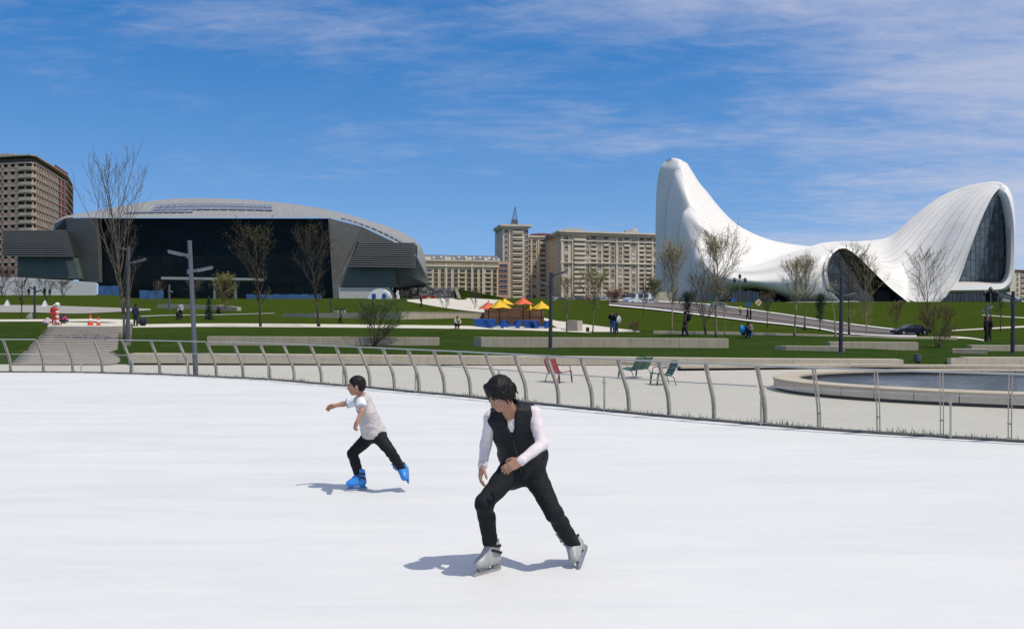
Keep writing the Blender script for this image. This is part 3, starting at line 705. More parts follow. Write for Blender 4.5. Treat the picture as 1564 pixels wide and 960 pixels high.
tube = [
 [(1281,461.5,268),(1265,444,268),(1258,419,269),(1261,397,271),(1272,381,273.5),(1289,375.6,274),(1288,370,284),(1286,368,293),(1288,372,305),(1292,402,333),(1294,458,345)],
 [(1266,461.5,270),(1254,446,268.6),(1248,422,268.6),(1250,401,270.5),(1259,383,274.5),(1272,375.5,278),(1273,371.3,286),(1272,369,293),(1274,373,305),(1278,402,333),(1280,458,345)],
 [(1243,461.5,273),(1232,447,270),(1227,424,269),(1229,406,271),(1237,389,276),(1247,378.5,281),(1249,375,288),(1250,372.5,294),(1252,377,305),(1256,408,333),(1258,458,345)],
 [(1216,460,276),(1209,448.5,272),(1203,430,270),(1203,412.5,272),(1207,398,277),(1213,388.5,282),(1217,384.6,288),(1220,382.5,295),(1222,386,306),(1226,412,333),(1228,458,345)],
 [(1190,450,276),(1183,443,272.5),(1176,430,271),(1173,417.5,273),(1174,408,278),(1177,401,283),(1180,398,289),(1183,395.6,295),(1186,400,306),(1190,420,333),(1192,458,345)],
 [(1160,441.5,277),(1152,437.5,273.5),(1145,429,272),(1141,420,274),(1140,413,279),(1142,408,284),(1144,405.6,289),(1147,404,295),(1150,408,306),(1154,425,333),(1156,458,345)],
 [(1127,443.5,279),(1117,437,275.5),(1109,425,274.5),(1106,413,276.5),(1107,404,281),(1111,397.5,285),(1116,393,289),(1122,390.5,293),(1126,395,305),(1130,420,333),(1134,458,345)],
 [(1091,463,283),(1084,441,279.5),(1078,416,278.5),(1077,397,280.5),(1081,384,284),(1087,376,286.5),(1093,371.5,289),(1099,370,291.5),(1104,376,305),(1110,410,333),(1114,458,345)],
 [(1056,464,286.3),(1056,440,286),(1056,413,285.8),(1058,392,285.8),(1063,372,286.2),(1069,361,287),(1075,355.5,288),(1081,352,289),(1086,358,305),(1092,400,333),(1096,458,345)],
 [(1056.2,464,289),(1056.2,440,288.8),(1056.2,413,288.6),(1058.3,392,288.6),(1063.3,373,288.8),(1069.3,362,289.4),(1075.3,356.6,290),(1081,353,290.6),(1086,360,306),(1092,402,334),(1096,458,346)]]
tube = [[(u, v, (270+(Y-270)*q if 4 <= j <= 7 and Y > 270 else Y)) for j, (u, v, Y) in enumerate(c)] for c, q in zip(tube, (1, 0.8, 0.6, 0.5, 0.5, 0.55, 0.75, 1, 1, 1))]
shell('tube_shell', tube, 54, 44, WSIDE, cen)
swoop = [[(1037,255,312.8),(1043,249,314.4),(1048,248.6,317.6)],[(1039,259,310.5),(1046,254.5,313),(1052,254.5,317.5)],[(1047,290,304),(1057,281,308.5),(1066,277.5,315)],
 [(1055,315,299.5),(1068,302.5,305),(1079,293.5,314)],[(1067,336,293.5),(1083,325,302),(1098,317.3,314)],[(1080,352,290),(1100,344,301),(1121,339.8,314)],
 [(1099,371,290.5),(1122,362,300.5),(1147,354.8,315)],[(1122,391,292),(1146,377,301),(1172,364.8,316)],[(1146,405,294),(1172,386.5,303),(1196,370.5,317)],
 [(1182,397,296),(1210,384.5,306),(1225,374.6,318)],[(1219,384,297),(1240,379.5,306),(1250,377,318)],[(1256,375,297),(1264,374,306),(1270,375,316)]]
swoop = [([(c[0][0]-6, c[0][1]+4, c[0][2]+3.2)])+c for i, c in enumerate(swoop)]
swoop = [c+[(c[-1][0]+4, c[-1][1]+16, c[-1][2]+14), (c[-1][0]+8, min(440, c[-1][1]+110), c[-1][2]+32), (c[-1][0]+8, 460, c[-1][2]+40)] for c in swoop]
shell('swoop_shell', swoop, 60, 40, WSIDE, cen)
vL = [463, 400, 330, 283, 258, 248, 242.6]
fin0 = [[(1004,463,352),(1004,400,352),(1004,330,350),(1006,285,341),(1011,262,329),(1017,250,323),(1026,246.5,322)],
 [(1001,463,326),(1001,400,325.5),(1001.5,330,324.5),(1003.5,283,322.5),(1008,258,320.5),(1016,246.5,319.5),(1025,241.7,317)],
 [(1009,463,319.5),(1009,400,319),(1010.5,330,318),(1013,284,318.5),(1018,262,317),(1024,250,316.4),(1032,242.6,316)],
 [(1021,463,315.5),(1021,400,315),(1023,330,314),(1027,287,313),(1033,268,312.3),(1037.5,256.5,312.2),(1040,245.2,315)],
 [(1030,463,312.8),(1030,400,312.4),(1031,330,312),(1034,287,311.8),(1038.5,269,311.9),(1044.5,256.5,313.4),(1051,252,319)]]
fin1 = [[(1015.2,463,317),(1015.2,400,316.5),(1017.2,330,315.5),(1022.2,288,314.5),(1029.2,268.4,313.5),(1034,262.5,312.5),(1039,260,312)],
 [(1015,463,313.8),(1015,400,313.3),(1017,330,312.3),(1022,288,311.3),(1029,268,310.3),(1034,262,309.8),(1039.5,259,309.5)],
 [(1028,463,306),(1028,400,305.5),(1029,350,304.8),(1033,315,304.3),(1039,297,303.2),(1044.5,289.5,302.8),(1050.5,287.6,303.4)],
 [(1041,463,301.5),(1041,400,301),(1042,366,300.6),(1044,341,300.3),(1049,326,299.8),(1054,317.5,299.3),(1060,313,300)]]
fin2 = [[(1034.7,463,301.8),(1034.7,410,301.3),(1036.2,372,300.8),(1038.2,345,300.6),(1043.2,328.4,300.6),(1049,320.6,300.4),(1055,315.4,300.4)],
 [(1034.5,463,299),(1034.5,410,298.5),(1036,372,298),(1038,345,297.6),(1043,328,297.6),(1049,320,298),(1055.5,314.6,298.6)],
 [(1048,463,292.3),(1048,415,291.8),(1048.5,380,291.6),(1051,358,291.6),(1056,344,291.8),(1062.5,336.5,291.6),(1070.5,334,292.6)],
 [(1063,463,288.5),(1063,415,288.2),(1064,395,288.2),(1067,378,288.4),(1072,366,288.8),(1078,357.5,288.8),(1086,351,289.8)]]
fin0 = [c+[(c[-1][0]+1.5, c[-1][1]+1.2, c[-1][2]+3), (c[-1][0]+3, c[-1][1]+12, c[-1][2]+8), (c[-1][0]+4, c[-1][1]+60, c[-1][2]+14)] for c in fin0[1:]]      # rolled over the top
for f in (fin0, fin1, fin2): shell('fin_lobe', f, 26, 60, WSIDE, cen)
SHADELN = mat('grey joint', (0.46, 0.45, 0.42), 0.8, var=0)
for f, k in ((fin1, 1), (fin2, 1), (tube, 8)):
    c = f[k]; P = catmull(A([(u-0.15, v, Y-0.05) for u, v, Y in c[:8]]), 40); mb = MB(); mb.tube(P, 0.06, 6); mb.build('shade_line', SHADELN, cen, smooth=True)  # thin grey tubes draw in the step shadow along the lobe edges
# the rim round the tall window
Ro = [(1447,447,262),(1490,446.4,262),(1525,445,262),(1540,440,262.2),(1548,425,262.8),(1551.5,390,263.8),(1551.5,340,265.3),(1547.5,305,267.5),(1540,287,269.5),(1531,279.5,271.5)]
Rk = [(u-5 if i > 2 else u, v-1, Y+55) for i, (u, v, Y) in enumerate(Ro)]
Ri = [(1452,443,261),(1490,442.6,261),(1524,441.8,261),(1537,437,261.2),(1545.5,422,261.8),(1548.8,388,262.8),(1548,340,264.3),(1542.5,308,266.5),(1535.5,293,268.5),(1528,286.5,270.3)]
Rm = [(1458,434,261.6),(1490,434,261.6),(1522,434.3,261.6),(1534,431,261.8),(1541.5,417,262.4),(1544,386,263.4),(1543.2,342,265),(1537.5,312,267.2),(1531,298,269),(1524.5,291.5,270.6)]
Rb = [(1462,430,270),(1490,430.4,270),(1521,430.6,270),(1530,427.5,270),(1535.5,414,270),(1537,385,270),(1535.5,345,270),(1531,318,270.6),(1526,302,271.2),(1519,299,271.8)]
mb = MB(); mb.grid(list(map(list, zip(*[catmull_idx(A(c), 60) for c in (Rk, Ro, Ri, Rm, Rb)]))))
mb.build('window_rim', WLIP, cen, smooth=True, sharp=50)
# the lip of the low arch
ao = [(1282,462,267.6),(1265.5,444.5,267.4),(1258.6,419,268.2),(1261.4,397,270),(1272.5,381.4,272.4),(1289.5,375.6,273.3),(1310,387.2,272),(1334,410,270),(1359,435,267.5),(1382,454,265.5),(1393,462,264.5)]
ai = [(1286,462,267.3),(1269.5,444,267.1),(1262.6,419,267.8),(1265.2,399,269.6),(1275,384.6,271.8),(1289.5,379,272.8),(1308,389.4,271.6),(1331.5,412,269.6),(1356.5,436.5,267.2),(1379.5,455.2,265.2),(1390,463,264.2)]
ab = [(u+1.2, v+1.0, Y+7) for u, v, Y in ai]
mb = MB(); mb.grid(list(map(list, zip(*[catmull_idx(A(c), 60) for c in (ao, ai, ab)])))); mb.build('arch_lip', WLIP, cen, smooth=True, sharp=50)

def clip_poly(poly, a, b, keep):
    out = []
    for i in range(len(poly)):
        p, q = poly[i], poly[(i+1) % len(poly)]
        def d(r): return ((b[0]-a[0])*(r[1]-a[1])-(b[1]-a[1])*(r[0]-a[0]))*keep
        dp, dq = d(p), d(q)
        if dp >= 0: out.append(p)
        if (dp > 0 > dq) or (dp < 0 < dq):
            t = dp/(dp-dq); out.append((p[0]+(q[0]-p[0])*t, p[1]+(q[1]-p[1])*t))
    return out
def glazing(poly, Y, du, dv, parent, name, mats, thick=0.12, gapu=0.6, gapv=0.6, stagger=True, seed=1, slope=0.0):
    """panes set one by one in front of a dark backing, kept inside a convex outline; poly and steps in pixels at distance Y"""
    rr = random.Random(seed); area = sum(poly[i][0]*poly[(i+1) % len(poly)][1]-poly[(i+1) % len(poly)][0]*poly[i][1] for i in range(len(poly)))
    keep = 1 if area > 0 else -1
    u0, u1 = min(p[0] for p in poly), max(p[0] for p in poly); v0, v1 = min(p[1] for p in poly), max(p[1] for p in poly)
    mb = MB(); mb.prism([at(u, v, Y+0.25+slope*(u-u0)) for u, v in poly], (0, 0.5, 0)); mb.build('glazing_frame', MULL, parent)
    u = u0
    while u < u1:
        v = v0-(rr.random()*dv if stagger else 0)
        while v < v1:
            h = dv*(1.0 if not stagger else rr.choice((0.7, 1.0, 1.3)))
            q = [(u+gapu/2, v+gapv/2), (u+du-gapu/2, v+gapv/2), (u+du-gapu/2, v+h-gapv/2), (u+gapu/2, v+h-gapv/2)]
            for i in range(len(poly)):
                q = clip_poly(q, poly[i], poly[(i+1) % len(poly)], keep)
                if len(q) < 3: break
            if len(q) >= 3:
                w = MB(); ty = rr.uniform(-0.03, 0.03)
                w.prism([at(a, b, Y+slope*(a-u0)+ty*(1 if a > u+du/2 else -1)) for a, b in q], (0, thick, 0)); w.build(name, rr.choice(mats), parent)
            v += h
        u += du
glazing([(1461,431),(1482,378),(1499,334),(1513,305),(1521,297),(1528,303),(1533,318),(1537,345),(1538,385),(1536.5,415),(1531,429),(1524,431.5)], 270.6, 7.2, 12.5, cen, 'pane', GPANE, seed=3)
glazing([(1288,461.5),(1271,445),(1264,425),(1264,406),(1271,390),(1289,379.5),(1304,387),(1330,411),(1358,437),(1390,463)], 277, 9.5, 13, cen, 'pane', [GPANE[0], GDARK, GDARK], stagger=False, seed=4)
glazing([(1118,463.5),(1118,446),(1128,441.5),(1160,439),(1185,442.5),(1213,455),(1219,463)], 284, 4.6, 24, cen, 'pane', [GDARK, GDARK, GPANE[0]], stagger=False, seed=5)
glazing([(1430,462),(1450,445.5),(1524,445.5),(1524,462)], 271, 6.2, 20, cen, 'pane', [GDARK, GPANE[0]], stagger=False, seed=6)
mb = MB(); mb.prism([at(1523.5,446,268), at(1538,446,268), at(1580,470,268), at(1580,476,268), at(1523.5,462,268)], (0, 18, 0)); mb.build('ramp_wall', mat('grey podium wall', (0.40, 0.40, 0.38), 0.7, var=0.06), cen)
mb = MB(); mb.prism([at(1536,446,267.6), at(1541,446,267.6), at(1590,473,267.6), at(1586,474.4,267.6)], (0, 1.0, 0)); mb.build('ramp_coping', WLIP, cen)
mb = MB(); mb.prism([at(1098,464,263), at(1215,461,263), at(1312,459.4,263), at(1312,462.6,263), at(1215,465.4,262.6), at(1098,472,262)], (0, 3, 0)); mb.build('plinth_edge', WHITEK, cen)
mb = MB(); mb.prism([at(985,464,278), at(1100,463,272), at(1100,470.5,272), at(985,468.5,278)], (0, 20, 0)); mb.build('plinth_edge', WHITEK, cen)

# ------------------------------------------------------------------ dark glazed stadium-like hall
ROOFM = m_skin_panels('grey metal roof panels', (0.265, 0.265, 0.25), 120, 26, 0.22, 0.90, 0.6, 0.12, 0.05, 0.93)
SHELLM = m_skin_panels('dull grey brown cladding', (0.115, 0.108, 0.10), 26, 14, 0.05, 0.8, 0.5, 0.05, 0.12)
WINGM = mat('grey brown wing cladding', (0.125, 0.120, 0.108), 0.5, var=0.18, scale=0.35, fine=0.25)
UNDERM = mat('grey soffit', (0.15, 0.15, 0.15), 0.6, var=0.1, scale=0.5)
BLKGL = [mat('black green glass %s' % n, c, 0.12, var=0.25, scale=0.15, spec=0.08) for n, c in (('a', (0.006, 0.010, 0.011)), ('b', (0.007, 0.012, 0.0135)), ('c', (0.0055, 0.009, 0.010)))]
TEALGL = mat('teal grey glass', (0.085, 0.11, 0.10), 0.6, var=0.12, scale=0.3, spec=0.25)
SLATM = mat('grey louvre slat', (0.21, 0.21, 0.20), 0.5, 0.2, var=0.1)
SOLAR = mat('blue solar panel', (0.165, 0.185, 0.235), 0.45, var=0.25, scale=0.4)
hall = thing('arena_hall', 'wide dark glazed hall under a shallow grey domed roof with louvred wings', 'building', at(330, 456, 222))
roof = [[(79,347,227),(84,340,230),(95,332,238),(110,328.5,250),(130,332,280)],[(100,333,223),(106,330,228),(120,326.5,238),(150,321.5,255),(170,323,285)],
 [(147,332.6,219),(153,329,226),(166,323,238),(196,312.5,258),(215,313,290)],[(230,332.4,218),(234,328,228),(242,318.5,244),(254,304.6,268),(262,306,305)],
 [(320,332.4,218),(321,327.5,229),(323,316.5,246),(327,303.2,272),(330,305,310)],[(420,332.4,218),(420,328,228),(419,319,243),(415,308.2,270),(418,311,305)],
 [(501,333,219),(501,329.5,226),(499,324,238),(492,318.4,262),(492,322,295)],[(553,345.5,222),(555,342.5,228),(558,338.5,238),(560,335.8,255),(562,340,285)],
 [(601,368.6,226),(604,363,231),(607,357,239),(609,352,252),(610,357,275)],[(622,384,229),(628,377,233),(633,371.5,239),(636,368.5,250),(636,376,268)],
 [(633,402,231),(639,396.5,235),(644,391,240),(648,389.5,248),(648,400,262)],[(650,433,235),(651.5,431,237),(652.5,429.4,240),(653.5,428,246),(653,436,256)]]
shell('dome_roof', roof, 110, 26, ROOFM, hall)
def slab_poly(pts, dy, name, m, parent=hall):
    mb = MB(); mb.prism(A(pts), (0, dy, 0)); return mb.build(name, m, parent)
mb = MB(); mb.prism([at(147,333.2,221.5), at(501.5,333.6,221.5), at(517,458,221.5), at(151,458,221.5)], (0, 30, 0)); mb.build('curtain_wall', MULL, hall)
rr = random.Random(8)
for i in range(22):
    for j in range(11):
        f0, f1 = i/22, (i+1)/22; g0, g1 = j/11, (j+1)/11
        def P(f, g):
            l = 147.6+(151-147.6)*g; r_ = 500.6+(516-500.6)*g; return at(l+(r_-l)*f, 334.2+(457-334.2)*g, 221.0+0)
        e = 0.01; w = MB(); w.prism([P(f0+e/22, g0+e/11), P(f1-e/22, g0+e/11), P(f1-e/22, g1-e/11), P(f0+e/22, g1-e/11)], (0, 0.2, 0)); w.build('glass_panel', rr.choice(BLKGL), hall)
# cladding wings either side of the glass
def facet(name, pts, m, dy=14):
    mb = MB(); mb.prism(A(pts), (0, dy, 0)); return mb.build(name, m, hall)
facet('wing_cladding', [(147.4,332.4,218.6),(152,431,219.5),(121,431,222),(112,393,224),(101,353,225),(81,353,226),(83,341,226),(100,333.4,222.4)], WINGM)
facet('wing_cladding', [(501.4,333,218.6),(552,345.8,221.4),(601.5,369.2,225.5),(546,369.4,221.5),(531,408,220.5),(519,439,220.2),(508,438.6,219.8)], WINGM)
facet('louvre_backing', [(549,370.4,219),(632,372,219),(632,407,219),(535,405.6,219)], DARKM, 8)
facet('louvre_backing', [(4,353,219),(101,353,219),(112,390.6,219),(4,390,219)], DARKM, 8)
facet('glass_box', [(533,407,219.4),(605,408,219.4),(605,438.4,219.4),(519.6,437.6,219.4)], TEALGL, 10)
facet('glass_box', [(27,391.4,219.4),(112,391.4,219.4),(121.6,425.6,219.4),(27,424.6,219.4)], TEALGL, 10)
facet('soffit', [(605.4,408,220),(633,407.6,219.4),(622.6,421,222),(651,433.6,233),(652,437,236),(606,439,223)], UNDERM, 8)
facet('louvre_side', [(634,388,219.4),(653.4,426,236),(651,433,234.6),(623,420.6,222)], BLKGL[0], 3)
for k in range(11):                                         # slats across the facet that turns the corner
    f = (k+0.5)/11; a = at(634,388,219.1).lerp(at(623,420.6,221.7), f); b = at(653.4,426,235.6).lerp(at(651,433,234.2), f)
    w = MB(); w.beam(a, b, 0.3, 0.22); w.build('slat', SLATM, hall)
for k in range(12):
    f = k/11; v = 370.6+(406.6-370.6)*f; ul = 548+(533-548)*f
    w = MB(); w.beam(at(ul, v-0.4, 217.6), at(634.5, v+1.0, 217.6), 0.8, 0.24); w.build('slat', SLATM, hall)
for k in range(14):
    f = k/13; v = 352.4+(391-352.4)*f; ur = 101+(112-101)*f
    w = MB(); w.beam(at(5, v-0.3, 217.6), at(ur, v, 217.6), 0.8, 0.20); w.build('slat', SLATM, hall)
facet('base_wall', [(517.4,438.8,219.2),(594,438.8,219.2),(600,459,219.2),(518,459,219.2)], mat('cream render', (0.50, 0.49, 0.44), 0.8, var=0.08), 6)
facet('corner_pier', [(508,438.8,219),(517.2,438.8,219),(518,458.6,219),(509,458.6,219)], UNDERM, 6)
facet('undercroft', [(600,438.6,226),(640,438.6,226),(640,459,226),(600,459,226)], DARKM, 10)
# rows of solar panels on the roof slope
RG = loft([A(c) for c in roof], 221, 41)
def roof_pt(u_, s_):
    x = u_*220; y = s_*40; i, j = min(219, int(x)), min(39, int(y)); a, b = x-i, y-j
    p = RG[i][j].lerp(RG[i+1][j], a); q = RG[i][j+1].lerp(RG[i+1][j+1], a); return p.lerp(q, b)
def solar(u0, u1, s0, s1):
    P = [roof_pt(u0, s0), roof_pt(u1, s0), roof_pt(u1, s1), roof_pt(u0, s1)]; n = (P[1]-P[0]).cross(P[3]-P[0]).normalized()
    if n.z < 0: n = -n
    w = MB(); w.prism([p+n*0.35 for p in P], -n*0.15); w.build('solar_panel', SOLAR, hall)
for k in range(13):
    u0 = 0.575+k*0.0168; h = 0.07 if k < 5 else 0.10
    solar(u0, u0+0.0135, 0.10, 0.10+h)
for k in range(15):
    for j in range(2):
        u0 = 0.265+k*0.0125; solar(u0, u0+0.0108, 0.40+0.10*j, 0.48+0.10*j)
for k in range(9):
    u0 = 0.225+k*0.0125; solar(u0, u0+0.0108, 0.31, 0.375)
# entrance canopy in front
can = thing('entrance_canopy', 'long thin grey flat canopy on posts in front of the dark glass', 'canopy', at(318, 456, 196))
mb = MB(); mb.prism([at(246,422.5,196), at(391,424.5,196), at(391,428,196), at(246,426.5,196)], (0, 6, 0)); mb.build('roof_slab', mat('grey canopy', (0.30, 0.31, 0.31), 0.5, var=0.08), can)
for u in (328, 360):
    w = MB(); w.beam(at(u, 426, 197), at(u, 458, 197), 0.5, 0.5); w.build('post', SLATM, can)
HOARD = mat('blue hoarding sheet', (0.05, 0.12, 0.26), 0.6, var=0.35, scale=0.5)
for i, (u0, u1, v0, v1, lab) in enumerate(((213,250,443,452,'short blue hoarding beside the thin grey canopy'),(376,492,449,456,'long low blue hoarding along the foot of the dark glass'),(150,182,436,451,'tall blue and white sloping screen at the foot of the dark glass'))):
    th = thing('hoarding', lab, 'hoarding', at((u0+u1)/2, v1+3, 205), 0, 'blue hoardings before the dark hall')
    n = max(2, int((u1-u0)/10))
    for k in range(n):
        a, b = u0+(u1-u0)*k/n, u0+(u1-u0)*(k+1)/n-0.5
        w = MB(); w.prism([at(a, v0+(k % 2)*0.6, 205), at(b, v0+(k % 2)*0.6, 205), at(b, v1+5, 205), at(a, v1+5, 205)], (0, 0.15, 0)); w.build('sheet', HOARD, th)

# ------------------------------------------------------------------ apartment blocks
WIN_D = mat('dark window glass', (0.07, 0.064, 0.058), 0.15, var=0.3, scale=0.3, spec=0.6)
WIN_K = mat('dark loggia depth', (0.06, 0.05, 0.042), 0.5, var=0.3, scale=0.3)
WIN_F = mat('pale window frame', (0.62, 0.56, 0.47), 0.7, var=0.15, scale=0.2)
WIN_G = mat('curtained window', (0.34, 0.31, 0.27), 0.4, var=0.3, scale=0.2)
TAN = mat('tan stone cladding', (0.62, 0.525, 0.40), 0.85, var=0.14, scale=0.12, fine=0.2)
TAN2 = mat('pale tan stone', (0.66, 0.57, 0.44), 0.85, var=0.12, scale=0.15)
TAN3 = mat('brown stone', (0.44, 0.36, 0.27), 0.85, var=0.15, scale=0.15)
CREAM = mat('cream stone', (0.66, 0.54, 0.34), 0.85, var=0.1, scale=0.12)
PINK = mat('salmon render', (0.52, 0.335, 0.24), 0.85, var=0.08)
SLATE = mat('slate mansard', (0.13, 0.13, 0.14), 0.7, var=0.2, scale=0.4)
DISHM = mat('white dish', (0.66, 0.66, 0.64), 0.6, var=0.1)
def win_mesh(name, w, h, glass, frame, recess=0.35, sill=True, bal=None):
    """window, or open loggia with parapet, local frame: x along the wall, -y outwards, z up, origin in the middle"""
    mb = MB(); t = 0.16
    mb.box((0, -0.02, 0), (w, 0.06, h), m=1)
    mb.box((-w/2-t/2, -0.10, 0), (t, 0.24, h+2*t), m=0); mb.box((w/2+t/2, -0.10, 0), (t, 0.24, h+2*t), m=0)
    mb.box((0, -0.10, h/2+t/2), (w, 0.23, t), m=0)
    if bal: mb.box((0, -bal/2, -h/2+0.42), (w+0.5, bal, 0.95), m=0); mb.box((0, -bal/2, h/2+0.30), (w+0.5, bal+0.1, 0.22), m=0)
    else:
        mb.box((0, -0.16, -h/2-t/2), (w+0.5, 0.34, t), m=0); mb.box((0.0, -0.05, 0), (0.09, 0.08, h), m=0)
    return mb.mesh(name, [frame, glass])
def wall_frame(a, b):
    d = (b-a); d.z = 0; L = d.length; ang = math.atan2(d.y, d.x); return d.normalized(), L, ang
def windows(th, a, b, z0, z1, rows, cols, jit=None):
    """cols: list of (fraction along wall, mesh list)"""
    d, L, ang = wall_frame(Vector(a), Vector(b)); o = wloc(th); rr = random.Random(int(L*100)+rows)
    for r in range(rows):
        z = z0+(z1-z0)*(r+0.5)/rows
        for f, ms in cols:
            p = Vector(a)+d*L*f; me = rr.choice(ms)
            add(me.name.split('.')[0], me, th, Vector((p.x, p.y, z))-o, (0, 0, ang))
def block(th, corners, z0, z1, name, m):
    mb = MB(); mb.prism([(c.x, c.y, z0) for c in corners], (0, 0, z1-z0)); return mb.build(name, m, th)
def band(th, a, b, z, h, dep, name, m):
    d, L, ang = wall_frame(a, b); n = Vector((d.y, -d.x, 0)); mb = MB()
    c = (a+b)/2+n*(dep/2-0.02); mb.box((c.x, c.y, z), (L+2*dep*0.98, dep, h), rotz=ang); return mb.build(name, m, th)
def pier(th, a, b, f, z0, z1, w, dep, m):
    d, L, ang = wall_frame(a, b); n = Vector((d.y, -d.x, 0)); p = a+d*L*f+n*(dep/2-0.02); mb = MB(); mb.box((p.x, p.y, (z0+z1)/2), (w, dep, z1-z0), rotz=ang); return mb.build('pier', m, th)
W1 = [win_mesh('window', 1.8, 1.45, WIN_D, WIN_F), win_mesh('window', 1.8, 1.45, WIN_G, WIN_F), win_mesh('window', 1.8, 1.45, mat('white blind', (0.56, 0.54, 0.49), 0.6, var=0.15, scale=0.2), WIN_F), win_mesh('window', 1.9, 1.5, WIN_D, TAN2)]
LOG = [win_mesh('loggia', 2.7, 1.75, WIN_K, TAN, bal=0.45), win_mesh('loggia', 2.7, 1.75, WIN_K, TAN3, bal=0.4)]
BALC = [win_mesh('balcony', 6.0, 1.8, WIN_D, TAN2, bal=1.5), win_mesh('balcony', 6.0, 1.8, WIN_G, TAN2, bal=1.5)]
SM = [win_mesh('window', 1.5, 1.5, WIN_D, WIN_F)]
def gpos(u, Y): return Vector(((u-CU)/FPX*Y, Y, 0))
def zat(v, Y): return HC+(HORIZ-v)/FPX*Y

# the big tan block behind the lawn
th = thing('apartment_block', 'wide tan apartment block with heavy cornice beside the white fin', 'building', gpos(925, 450)+Vector((0, 0, zat(455, 450))))
a, b, c = gpos(857, 440), gpos(1022, 462), gpos(843, 468)
z0, z1 = zat(455, 440), zat(350.5, 440); zt = z1-2.4
bk = (b-a).normalized(); back = Vector((-bk.y, bk.x, 0))*34
block(th, [a, b, b+back, c+back*0.3, c], z0-3, zt, 'wall', TAN)
cols = [(0.045, W1), (0.16, BALC), (0.235, W1), (0.29, LOG), (0.345, W1), (0.405, LOG), (0.465, W1), (0.535, W1), (0.595, LOG), (0.66, W1), (0.735, LOG), (0.80, LOG), (0.865, W1), (0.94, LOG)]
windows(th, a, b, z0+1.0, zt-0.6, 13, cols)
windows(th, c, a, z0+1.0, zt-0.6, 13, [(0.25, W1), (0.62, SM), (0.86, W1)])
for f in (0.005, 0.10, 0.50, 0.70, 0.835, 0.90): pier(th, a, b, f, z0, zt, 0.9, 0.7, TAN2)
for z in (zt-2.9, z0+(zt-z0)*0.56): band(th, a, b, z, 0.5, 0.9, 'string_course', TAN2)
for z in (zt, ): band(th, a, b, z+0.5, 1.2, 1.8, 'cornice', TAN3); band(th, c, a, z+0.5, 1.2, 1.7, 'cornice', TAN3)
band(th, a, b, zt+1.5, 0.8, 2.3, 'cornice', TAN2); band(th, c, a, zt+1.5, 0.8, 2.1, 'cornice', TAN2)
block(th, [a+back*0.1, b+back*0.1, b+back, c+back*0.4], zt, zt+2.0, 'roof', SLATE)
for f, w_, h_ in ((0.18, 9, 2.0), (0.72, 6, 2.2), (0.76, 2.5, 3.2)):
    p = a.lerp(b, f)+back*0.3; mb = MB(); mb.box((p.x, p.y, zt+2+h_/2), (w_, 5, h_)); mb.build('roof_hut', TAN2, th)
# block behind, with a round dark red roof hut
th = thing('apartment_block', 'narrow tan apartment block with a dark red roof hut between two towers', 'building', gpos(825, 470)+Vector((0, 0, zat(455, 470))))
a, b = gpos(803, 470), gpos(849, 474); z0, z1 = zat(456, 470), zat(362, 470); back = Vector((0, 25, 0))
block(th, [a, b, b+back, a+back], z0-3, z1, 'wall', TAN)
windows(th, a, b, z0, z1-1, 12, [(0.10, SM), (0.28, W1), (0.56, LOG), (0.86, LOG)])
band(th, a, b, z1+0.4, 0.9, 0.9, 'cornice', TAN2)
for f in (0.18, 0.42, 0.72): pier(th, a, b, f, z0, z1, 0.7, 0.5, TAN2)
p = a.lerp(b, 0.55); mb = MB(); mb.lathe([(7.5, 0), (7.5, 1.4), (6, 2.4), (0.01, 3.0)], (p.x, p.y+8, z1), 20); mb.build('roof_hut', mat('dark red roof', (0.12, 0.028, 0.03), 0.6, var=0.3, scale=0.5), th, smooth=True, sharp=40)
# tower with the mast
th = thing('apartment_tower', 'tall narrow tan tower with stacked balconies and a lattice mast on top', 'building', gpos(784, 455)+Vector((0, 0, zat(455, 455))))
a, b, c = gpos(768, 452), gpos(806.5, 455), gpos(758.5, 476); z0, z1 = zat(456, 452), zat(347, 452); d_ = (b-a).normalized(); back = Vector((-d_.y, d_.x, 0))*22
block(th, [a, b, b+back, c+back*0.2, c], z0-3, z1, 'wall', TAN)
windows(th, a, b, z0, z1-0.5, 13, [(0.13, SM), (0.57, [win_mesh('balcony', 4.6, 1.7, WIN_D, TAN2, bal=1.2)]), (0.94, SM)])
windows(th, c, a, z0, z1-0.5, 13, [(0.3, SM), (0.75, W1)])
for f in (0.26, 0.36, 0.80): pier(th, a, b, f, z0, z1-1, 0.6, 0.6, TAN2)
for zz, dd in ((z1+0.1, 1.2), (z1+1.0, 2.0)): band(th, a, b, zz, 0.9, dd, 'cornice', TAN2); band(th, c, a, zz, 0.9, dd*0.9, 'cornice', TAN2)
p = (a+b)/2+back*0.3; mb = MB(); mb.lathe([(7.5, 1.4), (7.0, 1.9), (3.0, 2.4), (0.02, 2.5)], (p.x, p.y, z1), 4); mb.build('roof', SLATE, th)
mb = MB(); mb.box((p.x+1, p.y-1, z1+3.4), (3.4, 3.4, 2.0)); mb.build('roof_hut', SLATE, th)
mb = MB(); zb, zt_ = z1+4.3, zat(314, 455)
for k in range(4):
    q0 = Vector((p.x+1+(1.3 if k % 2 else -1.3), p.y-1+(1.3 if k // 2 else -1.3), zb)); q1 = Vector((p.x+1.4, p.y-1, zt_)); mb.beam(q0, q1, 0.22, 0.22)
for j in range(7):
    f = j/7; zz = zb+(zt_-zb)*f; r_ = 1.3*(1-f); mb.beam((p.x+1+.4*f-r_, p.y-1-r_, zz), (p.x+1+.4*f+r_, p.y-1+r_, zz+(zt_-zb)/8), 0.16, 0.16); mb.beam((p.x+1+.4*f+r_, p.y-1-r_, zz), (p.x+1+.4*f-r_, p.y-1-r_, zz+(zt_-zb)/8), 0.16, 0.16)
mb.build('mast', mat('mast steel', (0.06, 0.065, 0.075), 0.6, var=0.1), th)
